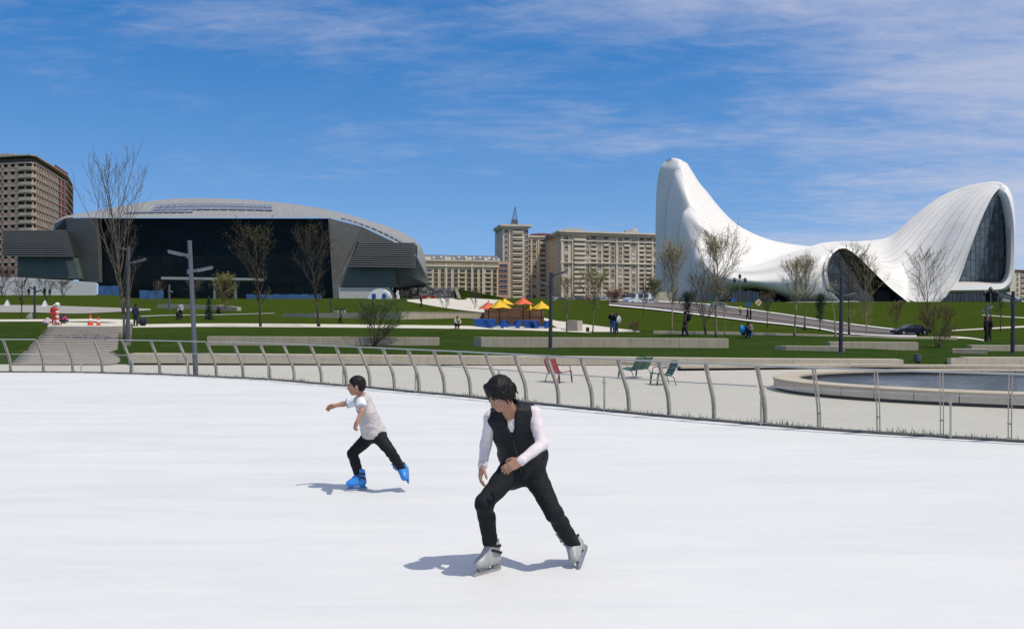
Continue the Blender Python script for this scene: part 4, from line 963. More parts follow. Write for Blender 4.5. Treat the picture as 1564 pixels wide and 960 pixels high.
# salmon block in front of the tower
th = thing('office_block', 'small salmon pink block with ribbon windows at the foot of the tower', 'building', gpos(768, 440)+Vector((0, 0, zat(452, 440))))
a, b = gpos(759.5, 440), gpos(777.5, 441); z0, z1 = zat(454, 440), zat(398.5, 440)
block(th, [a, b, b+Vector((0, 9, 0)), a+Vector((0, 9, 0))], z0-4, z1, 'wall', PINK)
windows(th, a, b, z0+1.6, z1-1, 6, [(0.5, [win_mesh('ribbon_window', 4.2, 1.3, mat('blue ribbon glass', (0.035, 0.06, 0.11), 0.15, var=0.2), PINK)])])
# long cream low block
th = thing('apartment_block', 'long low cream apartment block with arched top storey and dark mansard', 'building', gpos(705, 430)+Vector((0, 0, zat(452, 430))))
a, b = gpos(640, 424), gpos(760.5, 436); z0, z1 = zat(452, 430), zat(398, 430); back = Vector((0, 16, 0))
block(th, [a, b, b+back, a+back], z0-5, z1, 'wall', CREAM)
AR = MB(); AR.box((0, -0.02, 0), (1.9, 0.06, 1.9), m=1); AR.box((0, -0.12, -1.05), (2.4, 0.3, 0.2), m=0); AR.box((-1.15, -0.1, 0), (0.3, 0.25, 2.3), m=0); AR.box((1.15, -0.1, 0), (0.3, 0.25, 2.3), m=0)
AR2 = AR.mesh('window', [CREAM, WIN_D])
for k in range(7):
    t0, t1 = math.pi*k/7, math.pi*(k+1)/7; AR.beam((1.25*math.cos(t0), -0.12, 1.1+1.2*math.sin(t0)), (1.25*math.cos(t1), -0.12, 1.1+1.2*math.sin(t1)), 0.3, 0.35, 0)
AR1 = AR.mesh('arched_window', [CREAM, WIN_D])
LD = MB(); LD.box((0, -0.02, 0), (2.6, 0.06, 1.3), m=1); LD.box((0, -0.25, -0.8), (3.0, 0.5, 0.5), m=0); LDm = LD.mesh('loggia', [CREAM, WIN_D])
cf = [(k+0.5)/12 for k in range(12)]
for r in range(6):
    zz = z0+(z1-4-z0)*(r+0.5)/6
    for k, f in enumerate(cf):
        me = LDm if k in (1, 6, 10) else (AR1 if r == 5 else AR2); d_, L_, an = wall_frame(a, b); p = a+d_*L_*f; add(me.name.split('.')[0], me, th, Vector((p.x, p.y, zz))-wloc(th), (0, 0, an))
for f in (0.0, 0.333, 0.66, 0.80): pier(th, a, b, f+0.002, z0, z1, 0.7, 0.5, TAN2)
band(th, a, b, z1-2.6, 0.7, 0.7, 'string_course', TAN2); band(th, a, b, z1, 0.6, 1.0, 'cornice', TAN2)
mb = MB(); mb.prism([a+Vector((0, 0.5, z1)), a+Vector((0, 4, z1+2.9)), a+Vector((0, 12, z1+2.9)), a+Vector((0, 15.5, z1))], b-a); mb.build('mansard_roof', SLATE, th)
rr = random.Random(4)
for k in range(16):
    p = a.lerp(b, (k+0.5+rr.uniform(-.3, .3))/16); w = MB()
    if k % 4 == 1: w.box((p.x, p.y+1.6, z1+1.0), (2.2, 1.6, 1.9)); w.build('dormer', TAN2, th)
    w = MB(); w.lathe([(0.02, 0.0), (0.3, 0.06), (0.5, 0.2)], (p.x+1.6, p.y+1.2, z1+0.9+rr.random()), 10, M_=Matrix.Rotation(R(70), 3, 'X')); w.build('satellite_dish', DISHM, th)
# far tower block at the right edge
th = thing('apartment_block', 'distant tan apartment block beyond the white ramp at the right edge', 'building', gpos(1560, 500)+Vector((0, 0, zat(455, 500))))
a, b = gpos(1540, 495), gpos(1585, 506); z0, z1 = zat(462, 500), zat(414, 500)
block(th, [a, b, b+Vector((0, 20, 0)), a+Vector((0, 20, 0))], z0-4, z1, 'wall', TAN2)
windows(th, a, b, z0, z1, 6, [(0.3, SM), (0.47, LOG), (0.7, SM), (0.88, LOG)])
band(th, a, b, z1+0.3, 0.8, 0.6, 'cornice', mat('dark red roof', (0.12, 0.028, 0.03)))
# unfinished curved tower, upper left
th = thing('apartment_tower', 'unfinished curved brown tower with open floors behind the louvred wing', 'building', gpos(40, 360)+Vector((0, 0, zat(440, 360))))
plan = [gpos(-70, 362), gpos(-30, 357), gpos(8, 354), gpos(30, 352), gpos(46, 351), gpos(55, 353), gpos(62, 360), gpos(76, 374), gpos(90, 390), gpos(104, 408)]
z0, z1 = zat(470, 352), zat(237, 352); NF = 20; fh = (z1-z0)/NF
BRK = mat('bare brown block', (0.40, 0.29, 0.22), 0.9, var=0.25, scale=0.35, fine=0.3); SLB = mat('raw concrete floor edge', (0.40, 0.335, 0.26), 0.9, var=0.2, scale=0.5)
REDM = mat('dark red cladding', (0.22, 0.05, 0.045), 0.7, var=0.25, scale=0.5); GREYC = mat('grey cladding', (0.30, 0.30, 0.29), 0.8, var=0.12, scale=0.4)
far = [gpos(112, 440), gpos(-70, 440)]
cc = gpos(0, 410); inner = [p+(cc-p).normalized()*2.2 for p in plan]
block(th, inner+far, z0-5, z1-1, 'core_wall', mat('dark open floors', (0.075, 0.06, 0.05), 0.9, var=0.4, scale=0.5))
for k in range(NF+1):
    zz = z0+k*fh
    w = MB(); w.prism([Vector((p.x, p.y, zz-0.2)) for p in plan+far], (0, 0, 0.4)); w.build('floor_slab', SLB, th)
for s in range(len(plan)-1):
    p, q = plan[s], plan[s+1]; d_, L_, an = wall_frame(p, q); n = max(1, round(L_/3.4))
    for k in range(n):
        c_ = p.lerp(q, (k+0.5)/n)+Vector((-d_.y, d_.x, 0))*0.35; m_ = BRK if s < 8 else (GREYC if k % 2 else REDM)
        w = MB(); w.box((c_.x, c_.y, (z0+z1-fh)/2), (L_/n*0.42 if s not in (3, 4) else 0.6, 0.5, z1-z0-fh), rotz=an); w.build('pier', m_, th)
for k in range(NF-1):
    zz = z0+k*fh
    for s in range(len(plan)-1):
        p, q = plan[s], plan[s+1]; d_, L_, an = wall_frame(p, q); c_ = (p+q)/2+Vector((-d_.y, d_.x, 0))*(0.25 if s not in (3, 4) else -0.25)
        m_ = REDM if (s == 8 and k > 12) else (BRK if s < 7 else GREYC)
        w = MB(); w.box((c_.x, c_.y, zz+0.85), (L_, 0.3, 1.3), rotz=an); w.build('parapet', SLB if s in (3, 4, 5) else m_, th)
w = MB(); w.prism([Vector((p.x, p.y, z1)) for p in [gpos(-70, 366), gpos(22, 360), gpos(30, 362), gpos(42, 366), gpos(42, 400), gpos(-70, 400)]], (0, 0, 2.0)); w.build('roof_hut', GREYC, th)
w = MB(); w.prism([Vector((p.x, p.y, z1)) for p in [gpos(-60, 372), gpos(14, 368), gpos(22, 372), gpos(22, 400), gpos(-60, 400)]], (0, 0, 3.6)); w.build('roof_hut', SLB, th)
w = MB(); w.prism([Vector((p.x, p.y, z1)) for p in [gpos(84, 384), gpos(104, 410), gpos(100, 436), gpos(78, 420)]], (0, 0, 1.6)); w.build('roof_hut', REDM, th)
# grass bank and grey rubble wall between hall and blocks
mb = MB(); mb.prism([at(694,440,232), at(792,458.6,232), at(792,464,232), at(705,461,232), ], (0, 8, 0)); mb.prism([at(694,440,240.2), at(792,458.6,240.2), at(792,462,240.2), at(694,462,240.2)], (0, 30, 0))
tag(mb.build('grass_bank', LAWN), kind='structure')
th = thing('retaining_wall', 'grey stone retaining wall between the dark hall and the grass bank', 'wall', at(660, 460, 226))
rr = random.Random(2); RUB = [mat('grey rubble %s' % n, c, 0.9, var=0.3, scale=1.0) for n, c in (('a', (0.10, 0.10, 0.10)), ('b', (0.17, 0.165, 0.16)), ('c', (0.25, 0.245, 0.235)))]
for j in range(5):
    for k in range(16):
        u0 = 628+k*4.3+(j % 2)*2; u1 = u0+4.1; v1 = 460.5-j*4.2; v0 = v1-4.0
        if u1 > 697+j*-0.5: continue
        w = MB(); w.prism([at(u0, v0, 226+rr.uniform(-.15, .15)), at(u1, v0, 226), at(u1, v1, 226), at(u0, v1, 226)], (0, 2, 0)); w.build('stone', rr.choice(RUB), th)
w = MB(); w.prism([at(694,439.6,225), at(697,439.6,225), at(706,463,225), at(701,463,225)], (0, 3, 0)); w.build('end_wall', CONC_L, th)

# ------------------------------------------------------------------ people: one blended body surface each, clothes as shells over it
class Field:
    def __init__(s, lo, hi, h):
        s.lo = np.array(lo, dtype=np.float32); s.h = h
        s.n = np.maximum(4, np.ceil((np.array(hi)-np.array(lo))/h).astype(int)+1)
        s.F = np.full(tuple(s.n), 1.0, dtype=np.float32)
    def win(s, lo, hi):
        a = np.clip(np.floor((np.array(lo)-s.lo)/s.h).astype(int), 0, s.n-1); b = np.clip(np.ceil((np.array(hi)-s.lo)/s.h).astype(int)+1, 1, s.n)
        if (b <= a).any(): return None, None
        sl = tuple(slice(int(a[i]), int(b[i])) for i in range(3))
        ax = [s.lo[i]+s.h*np.arange(a[i], b[i], dtype=np.float32) for i in range(3)]
        return sl, np.meshgrid(*ax, indexing='ij')
    def put(s, sl, d, k, sub=False):
        f = s.F[sl]
        if sub:
            d = -d; hh = np.maximum(k-np.abs(f-d), 0)/max(k, 1e-6); s.F[sl] = np.maximum(f, d)+hh*hh*k*0.25
        else:
            hh = np.maximum(k-np.abs(f-d), 0)/max(k, 1e-6); s.F[sl] = np.minimum(f, d)-hh*hh*k*0.25
    def cone(s, a, b, ra, rb, k=0.02, sub=False):
        a, b = np.array(a, dtype=np.float32), np.array(b, dtype=np.float32); r = max(ra, rb)+k+3*s.h+0.01
        sl, g = s.win(np.minimum(a, b)-r, np.maximum(a, b)+r)
        if sl is None: return
        d = b-a; L = max(1e-8, float(d@d)); P = [g[i]-a[i] for i in range(3)]
        t = np.clip((P[0]*d[0]+P[1]*d[1]+P[2]*d[2])/L, 0, 1)
        q = np.sqrt((P[0]-d[0]*t)**2+(P[1]-d[1]*t)**2+(P[2]-d[2]*t)**2)-(ra+(rb-ra)*t)
        s.put(sl, q, k, sub)
    def ell(s, c, axes, r, k=0.02, sub=False):
        c = np.array(c, dtype=np.float32); R_ = max(r)+k+3*s.h+0.01
        sl, g = s.win(c-R_, c+R_)
        if sl is None: return
        P = [g[i]-c[i] for i in range(3)]; k0 = 0; k1 = 0
        for ax, rad in zip(axes, r):
            l = P[0]*ax[0]+P[1]*ax[1]+P[2]*ax[2]; k0 = k0+(l/rad)**2; k1 = k1+(l/(rad*rad))**2
        k0 = np.sqrt(k0); k1 = np.sqrt(k1); s.put(sl, k0*(k0-1)/np.maximum(k1, 1e-5), k, sub)
    def cut(s, p, n):
        """keep what lies on the far side: remove everything where (x-p).n > 0"""
        sl, g = s.win(s.lo, s.lo+s.h*s.n); d = (g[0]-p[0])*n[0]+(g[1]-p[1])*n[1]+(g[2]-p[2])*n[2]
        s.F[sl] = np.maximum(s.F[sl], d)
    def nets(s):
        F = s.F; S = F < 0; n = np.array(F.shape)
        C = [(i, j, k) for i in (0, 1) for j in (0, 1) for k in (0, 1)]
        cs = lambda A_, c: A_[c[0]:n[0]-1+c[0], c[1]:n[1]-1+c[1], c[2]:n[2]-1+c[2]]
        cnt = sum(cs(S, c).astype(np.int8) for c in C); act = (cnt > 0) & (cnt < 8)
        ijk = np.argwhere(act); idx = np.full(act.shape, -1, dtype=np.int64); idx[act] = np.arange(len(ijk))
        vals = {c: F[ijk[:, 0]+c[0], ijk[:, 1]+c[1], ijk[:, 2]+c[2]] for c in C}
        acc = np.zeros((len(ijk), 3)); num = np.zeros(len(ijk))
        for a in C:
            for ax in range(3):
                if a[ax] == 0:
                    b = list(a); b[ax] = 1; b = tuple(b); fa, fb = vals[a], vals[b]; m = (fa < 0) != (fb < 0)
                    t = np.where(m, fa/np.where(m, fa-fb, 1), 0); p = np.array(a)[None, :]+t[:, None]*(np.array(b)-np.array(a))[None, :]
                    acc[m] += p[m]; num[m] += 1
        V = s.lo+s.h*(ijk+acc/num[:, None]); faces = []
        for ax in range(3):
            o1, o2 = [(1, 2), (2, 0), (0, 1)][ax]
            sa = [slice(1, -1)]*3; sa[ax] = slice(0, -1); sb = list(sa); sb[ax] = slice(1, None)
            A_, B_ = S[tuple(sa)], S[tuple(sb)]; e = np.argwhere(A_ != B_)
            if not len(e): continue
            inside = A_[e[:, 0], e[:, 1], e[:, 2]]; base_ = e.copy()
            for q in range(3):
                if q != ax: base_[:, q] += 1
            def cell(d1, d2):
                c = base_.copy(); c[:, o1] -= d1; c[:, o2] -= d2; return idx[c[:, 0], c[:, 1], c[:, 2]]
            q = np.stack([cell(1, 1), cell(0, 1), cell(0, 0), cell(1, 0)], 1); q[~inside] = q[~inside][:, ::-1]
            faces.append(q[(q >= 0).all(1)])
        return V, np.concatenate(faces) if faces else np.zeros((0, 4), int)
    def build(s, name, m, parent=None, jitter=0.0, jscale=8.0, jstretch=(1, 1, 1), smooth=1):
        V, Q = s.nets()
        for _ in range(smooth):                             # one light Laplacian pass
            acc = np.zeros_like(V); num = np.zeros(len(V))
            for i in range(4):
                a, b = Q[:, i], Q[:, (i+1) % 4]; np.add.at(acc, a, V[b]); np.add.at(num, a, 1); np.add.at(acc, b, V[a]); np.add.at(num, b, 1)
            V = V*0.45+0.55*acc/np.maximum(num, 1)[:, None]
        me = bpy.data.meshes.new(name); off = np.array(wloc(parent)) if parent is not None else np.zeros(3)
        if jitter > 0:
            nrm = np.zeros_like(V); e1 = V[Q[:, 2]]-V[Q[:, 0]]; e2 = V[Q[:, 3]]-V[Q[:, 1]]; fn = np.cross(e1, e2)
            for i in range(4): np.add.at(nrm, Q[:, i], fn)
            nrm /= np.maximum(np.linalg.norm(nrm, axis=1), 1e-9)[:, None]
            dsp = np.array([noise.noise((p[0]*jscale*jstretch[0], p[1]*jscale*jstretch[1], p[2]*jscale*jstretch[2]))+0.5*noise.noise((p[0]*jscale*2.3*jstretch[0]+7, p[1]*jscale*2.3*jstretch[1], p[2]*jscale*2.3*jstretch[2])) for p in V])
            V = V+nrm*(dsp*jitter)[:, None]
        me.from_pydata((V-off).tolist(), [], Q.tolist())
        for x in (m if isinstance(m, (list, tuple)) else [m]): me.materials.append(x)
        me.polygons.foreach_set('use_smooth', [True]*len(me.polygons)); me.update()
        return add(name, me, parent)

SKIN = mat('warm skin', (0.36, 0.19, 0.125), 0.5, var=0.08, scale=20, spec=0.4)
HAIRM = mat('black hair', (0.008, 0.0075, 0.008), 0.55, var=0.4, scale=60, spec=0.2, stretch=(1, 1, 0.25))
EYEM = mat('eye white', (0.55, 0.52, 0.49), 0.3, var=0); PUP = mat('dark iris', (0.012, 0.008, 0.006), 0.2, var=0)
LIPM = mat('lip', (0.30, 0.12, 0.09), 0.5, var=0.05)
def cloth(name, col, b=0.5, sc=220.0, var=0.12, rough=0.85): return mat(name, col, rough, var=var, scale=9, bmp=b, bscale=sc, bdist=0.004, spec=0.2)
def V3(*a): return Vector(a)
def frame(fwd, up):
    f = Vector(fwd).normalized(); u = (Vector(up)-f*Vector(up).dot(f)).normalized(); r = f.cross(u); return f, r, u
def lim(J, sc=1.0, g=0.25):
    P = [p for k, p in J.items() if isinstance(p, Vector) and k[:2] not in ('fa', 'hu', 'hd', 'pn')]
    return [min(p[i] for p in P)-g*sc for i in range(3)], [max(p[i] for p in P)+g*sc for i in range(3)]

def body_prims(F, J, s, g=0.0, torso=True, arms=True, legs=True, head=True, hands=True, neck=True, sleeve_to=1.0, fine=True):
    """J: joints; s: scale (1 for a 1.75 m adult); g: how far a garment stands off the skin"""
    up = (J['neck']-J['pelvis']).normalized(); rt = (J['shR']-J['shL']).normalized(); fw = up.cross(rt).normalized()
    if fw.dot(J['face']) < 0 and abs(fw.dot(J['face'])) > 0.3: fw = -fw
    hp = (J['hipR']-J['hipL']).normalized(); hf = up.cross(hp).normalized()
    if torso:
        L = J['neck']-J['pelvis']; tx = (rt, fw, up)
        F.ell(J['pelvis']+up*0.00*s, (hp, hf, up), (0.165*s+g, 0.115*s+g, 0.125*s+g), 0.05*s)
        F.ell(J['pelvis']+L*0.32, (((rt+hp)/2).normalized(), fw, up), (0.142*s+g, 0.10*s+g, 0.15*s+g), 0.06*s)
        F.ell(J['pelvis']+L*0.66, tx, (0.162*s+g, 0.112*s+g, 0.19*s+g), 0.06*s)
        F.cone(J['neck']-up*0.03*s-fw*0.02*s, J['shR'], 0.060*s+g, 0.056*s+g, 0.05*s); F.cone(J['neck']-up*0.03*s-fw*0.02*s, J['shL'], 0.060*s+g, 0.056*s+g, 0.05*s)
    if legs:
        for sd in 'LR':
            h, k, a = J['hip'+sd], J['knee'+sd], J['ank'+sd]
            if not torso: F.ell(J['pelvis'], (hp, hf, up), (0.165*s+g, 0.115*s+g, 0.125*s+g), 0.05*s)
            bk = ((h-k).normalized()+(a-k).normalized()); bk = bk.normalized() if bk.length > 0.15 else -hf
            F.cone(h, k, 0.088*s+g, 0.056*s+g, 0.05*s); F.cone(k, a, 0.054*s+g, 0.040*s+g, 0.03*s)
            c = k.lerp(a, 0.30)+bk*0.018*s; F.cone(c, k.lerp(a, 0.55)+bk*0.008*s, 0.050*s+g, 0.042*s+g, 0.03*s)
    if arms:
        for sd in 'LR':
            h, e, w = J['sh'+sd], J['el'+sd], J['wr'+sd]
            F.cone(h, e, 0.047*s+g, 0.038*s+g, 0.03*s)
            if sleeve_to > 0.55: F.cone(e, e.lerp(w, min(1, (sleeve_to-0.5)*2)), 0.038*s+g, (0.028 if sleeve_to >= 1 else 0.034)*s+g, 0.02*s)
    if hands:
        for sd in 'LR': hand(F, J['wr'+sd], J['hd'+sd], J['pn'+sd], s, -1 if sd == 'L' else 1, J.get('curl'+sd, 0.5), fine)
    if neck: F.cone(J['neck']-up*0.05*s, J['head']-J['hup']*0.06*s-J['face']*0.015*s, 0.058*s+g, 0.052*s+g, 0.03*s)
    if head: head_prims(F, J, s, fine)
def head_prims(F, J, s, fine):
    s = s*J.get('hs', 1.0)
    f, r, u = frame(J['face'], J['hup']); c = J['head']
    F.ell(c+u*0.02*s-f*0.012*s, (r, f, u), (0.075*s, 0.096*s, 0.094*s), 0.03*s)
    F.ell(c-u*0.035*s+f*0.022*s, (r, f, u), (0.060*s, 0.072*s, 0.082*s), 0.03*s)
    F.ell(c-u*0.095*s+f*0.055*s, (r, f, u), (0.030*s, 0.030*s, 0.026*s), 0.03*s)
    if not fine: F.cone(c+f*0.09*s-u*0.01*s, c+f*0.105*s-u*0.04*s, 0.012*s, 0.015*s, 0.015*s); return
    for q in (-1, 1):
        F.cone(c-u*0.045*s+r*q*0.052*s-f*0.01*s, c-u*0.092*s+f*0.05*s+r*q*0.018*s, 0.022*s, 0.020*s, 0.025*s)     # jaw line
        F.ell(c-u*0.028*s+f*0.062*s+r*q*0.038*s, (r, f, u), (0.022*s, 0.020*s, 0.018*s), 0.02*s)                # cheek
        F.ell(c+u*0.018*s+f*0.078*s+r*q*0.026*s, (r, f, u), (0.026*s, 0.014*s, 0.010*s), 0.012*s)              # brow ridge
        F.ell(c-u*0.004*s+f*0.098*s+r*q*0.030*s, (r, f, u), (0.017*s, 0.012*s, 0.012*s), 0.012*s, True)         # eye socket
        F.ell(c-u*0.012*s-f*0.008*s+r*q*0.076*s, ((r*0.9-f*0.4*q).normalized(), (f*0.9+r*0.4*q).normalized(), u), (0.010*s, 0.020*s, 0.032*s), 0.008*s)   # ear
        F.ell(c-u*0.046*s+f*0.100*s+r*q*0.010*s, (r, f, u), (0.009*s, 0.010*s, 0.008*s), 0.008*s)
    F.cone(c+u*0.006*s+f*0.088*s, c-u*0.038*s+f*0.108*s, 0.010*s, 0.0125*s, 0.012*s)                           # nose
    F.ell(c-u*0.066*s+f*0.086*s, (r, f, u), (0.022*s, 0.012*s, 0.007*s), 0.008*s); F.ell(c-u*0.077*s+f*0.083*s, (r, f, u), (0.019*s, 0.012*s, 0.007*s), 0.008*s)
def hand(F, w, d, pn, s, side, curl, fine):
    """wrist, pointing direction, palm normal; curl 0 flat .. 1 fist"""
    d = d.normalized(); pn = (pn-d*pn.dot(d)).normalized(); sx = d.cross(pn)*side            # sx towards the thumb
    F.cone(w-d*0.005*s, w+d*0.02*s, 0.024*s, 0.026*s, 0.008*s)
    F.ell(w+d*0.050*s, (d, sx, pn), (0.054*s, 0.041*s, 0.018*s), 0.02*s)
    if not fine: F.cone(w+d*0.06*s, w+d*0.15*s+pn*0.05*curl*s, 0.028*s, 0.018*s, 0.02*s); return
    for i, (o, L, r_) in enumerate(((0.030, 0.072, 0.0092), (0.0105, 0.081, 0.0096), (-0.0095, 0.075, 0.0092), (-0.028, 0.058, 0.0082))):
        b = w+d*(0.092-abs(o)*0.16)*s+sx*o*s; fan = sx*o*1.6; cu = curl*(0.75+0.18*i)
        d1 = (d*math.cos(cu*0.7)+pn*math.sin(cu*0.7)+fan).normalized(); d2 = (d*math.cos(cu*1.7)+pn*math.sin(cu*1.7)+fan*0.5).normalized(); d3 = (d*math.cos(cu*2.3)+pn*math.sin(cu*2.3)).normalized()
        p1 = b+d1*L*0.45*s; p2 = p1+d2*L*0.32*s; p3 = p2+d3*L*0.23*s
        F.cone(w+d*0.05*s+sx*o*0.8*s, b, 0.012*s, r_*1.08*s, 0.010*s); F.cone(b, p1, r_*1.05*s, r_*s, 0.004*s); F.cone(p1, p2, r_*s, r_*0.92*s, 0.004*s); F.cone(p2, p3, r_*0.92*s, r_*0.78*s, 0.004*s)
    t0 = w+d*0.022*s+sx*0.026*s; t1 = t0+(d*0.62+sx*0.75+pn*0.35).normalized()*0.042*s; t2 = t1+(d*0.85+sx*0.35+pn*0.45).normalized()*0.034*s; t3 = t2+(d*0.9+pn*0.45).normalized()*0.024*s
    F.cone(t0, t1, 0.017*s, 0.0125*s, 0.012*s); F.cone(t1, t2, 0.0115*s, 0.0105*s, 0.004*s); F.cone(t2, t3, 0.0105*s, 0.0085*s, 0.004*s)
def face_bits(J, s, parent):
    s = s*J.get('hs', 1.0)
    f, r, u = frame(J['face'], J['hup']); c = J['head']; o = wloc(parent)
    for q in (-1, 1):
        e = c-u*0.004*s+f*0.0795*s+r*q*0.031*s
        mb = MB(); mb.lathe([(0.0005, -0.0118*s)]+[(0.0118*s*math.sin(t), -0.0118*s*math.cos(t)) for t in (0.5, 0.95, 1.4, 1.85, 2.3, 2.7)]+[(0.0004, 0.0118*s)], e, 14)
        mb.build('eye', EYEM, parent, smooth=True)
        mb = MB(); k = f*0.0098*s; mb.lathe([(0.0005, -0.0072*s), (0.006*s, -0.0036*s), (0.0074*s, 0), (0.006*s, 0.0036*s), (0.0004, 0.0072*s)], e+k-r*q*0.001*s-u*0.001*s, 10); mb.build('iris', PUP, parent, smooth=True)
        mb = MB(); P = [c+u*(0.020+0.002*t-0.006*max(0, t-0.6)*2)*s+f*(0.096-0.012*t*t)*s+r*q*(0.012+0.036*t)*s for t in (0, 0.3, 0.6, 1.0)]
        mb.tube(P, [0.0042*s, 0.0055*s, 0.005*s, 0.002*s], 6); mb.build('eyebrow', HAIRM, parent, smooth=True)
        mb = MB(); P = [e+f*0.0075*s+u*0.0085*s-r*q*0.012*s, e+f*0.011*s+u*0.010*s, e+f*0.006*s+u*0.006*s+r*q*0.013*s]; mb.tube(P, 0.0042*s, 5); mb.build('eyelid', SKIN, parent, smooth=True)
    mb = MB(); P = [c-u*(0.0715-0.002*abs(t))*s+f*(0.0945-0.014*t*t)*s+r*0.021*t*s for t in (-1, -0.5, 0, 0.5, 1)]; mb.tube(P, [0.002*s, 0.0052*s, 0.0058*s, 0.0052*s, 0.002*s], 6); mb.build('mouth', LIPM, parent, smooth=True)

# ------------------------------------------------------------------ ice skates
def skate(parent, heel, toe, up, boot_m, blade_m, strap_m, s=1.0, cuff=0.20, blade_h=0.062):
    """heel and toe: the two ends of the blade where it would touch the ice"""
    f, r, u = frame(toe-heel, up); L = 0.255*s; c = (heel+toe)/2; b0 = c-f*L*0.5+u*blade_h*s
    lo = np.minimum(np.array(heel), np.array(toe))-0.30; hi = np.maximum(np.array(heel), np.array(toe))+0.34
    F = Field(lo, hi, 0.0065*s)
    A_ = b0+f*0.045*s+u*0.035*s
    F.cone(A_, b0+f*0.13*s+u*0.034*s, 0.040*s, 0.043*s, 0.01); F.cone(b0+f*0.13*s+u*0.034*s, b0+f*0.225*s+u*0.030*s, 0.045*s, 0.040*s, 0.02)
    F.cone(b0+f*0.05*s+u*0.05*s, b0+f*0.075*s+u*cuff*s, 0.047*s, 0.056*s, 0.03); F.cone(b0+f*0.19*s+u*0.045*s, b0+f*0.095*s+u*0.13*s, 0.036*s, 0.050*s, 0.04)
    F.cut(b0, -u)                                              # flat sole
    top = b0+f*0.07*s+u*(cuff+0.012)*s; F.cut(top, (u*0.95-f*0.30).normalized())
    F.cone(top+u*0.06*s, b0+f*0.07*s+u*(cuff-0.05)*s, 0.047*s, 0.044*s, 0.004, True)
    boot = F.build('skate', boot_m, parent)
    def sub(mb, name, m, smooth=False): return mb.build(name, m, boot, smooth=smooth, sharp=40 if smooth else None)
    mb = MB(); w = 0.036*s                                       # plastic holder with a window under the arch
    for x0, x1 in ((0.012, 0.085), (0.165, 0.235)):
        P = [b0+f*x0*s+u*0.004*s, b0+f*x1*s+u*0.004*s, b0+f*(x1-0.008)*s-u*0.030*s, b0+f*(x0+0.004)*s-u*0.030*s]; mb.prism([p-r*w/2 for p in P], r*w)
    P = [b0-f*0.006*s-u*0.026*s, b0+f*0.262*s-u*0.026*s, b0+f*0.262*s-u*0.040*s, b0-f*0.006*s-u*0.040*s]; mb.prism([p-r*0.009*s for p in P], r*0.018*s); sub(mb, 'blade_holder', blade_m)
    mb = MB(); P = [b0-f*0.014*s-u*0.034*s, b0+f*0.270*s-u*0.030*s, b0+f*0.279*s-u*0.046*s, b0+f*0.262*s-u*0.060*s, b0+f*0.20*s-u*blade_h*s, b0+f*0.04*s-u*blade_h*s, b0-f*0.012*s-u*0.057*s]
    mb.prism([p-r*0.0022*s for p in P], r*0.0044*s); sub(mb, 'blade', mat('blade steel', (0.42, 0.43, 0.45), 0.25, 0.9, var=0.1))
    for h, lean, rad in ((0.152, 0.02, 0.0605), (0.105, 0.045, 0.062)):   # straps across the instep
        mb = MB(); ring = []
        q = b0+f*(0.068+0.0)*s+u*h*s; nn = (u*0.93+f*(-0.37 if h < 0.13 else -0.12)).normalized(); ff = (f-nn*f.dot(nn)).normalized()
        for t in range(-7, 8):
            a = t/7*2.2; p = q+ff*math.cos(a)*rad*(1.28 if h < 0.13 else 1.05)*s+r*math.sin(a)*rad*s; ring.append([p-nn*0.011*s, p+nn*0.011*s, p+nn*0.011*s+(p-q).normalized()*0.006*s, p-nn*0.011*s+(p-q).normalized()*0.006*s])
        mb.grid(ring, closed=True, uv=False); sub(mb, 'strap', strap_m, True)
        mb = MB(); p = q+ff*0.35*rad*s+r*rad*1.05*s; mb.box(p, (0.012*s, 0.034*s, 0.024*s), rot=Matrix((r, ff, nn)).transposed()); sub(mb, 'buckle', strap_m)
    mb = MB(); p = b0+f*0.135*s+u*(cuff+0.004)*s; mb.box(p-f*0.004*s, (0.012*s, 0.062*s, 0.085*s), rot=Matrix(((f*0.95+u*0.25).normalized(), r, (u*0.95-f*0.25).normalized())).transposed()); sub(mb, 'tongue', boot_m)
    return boot

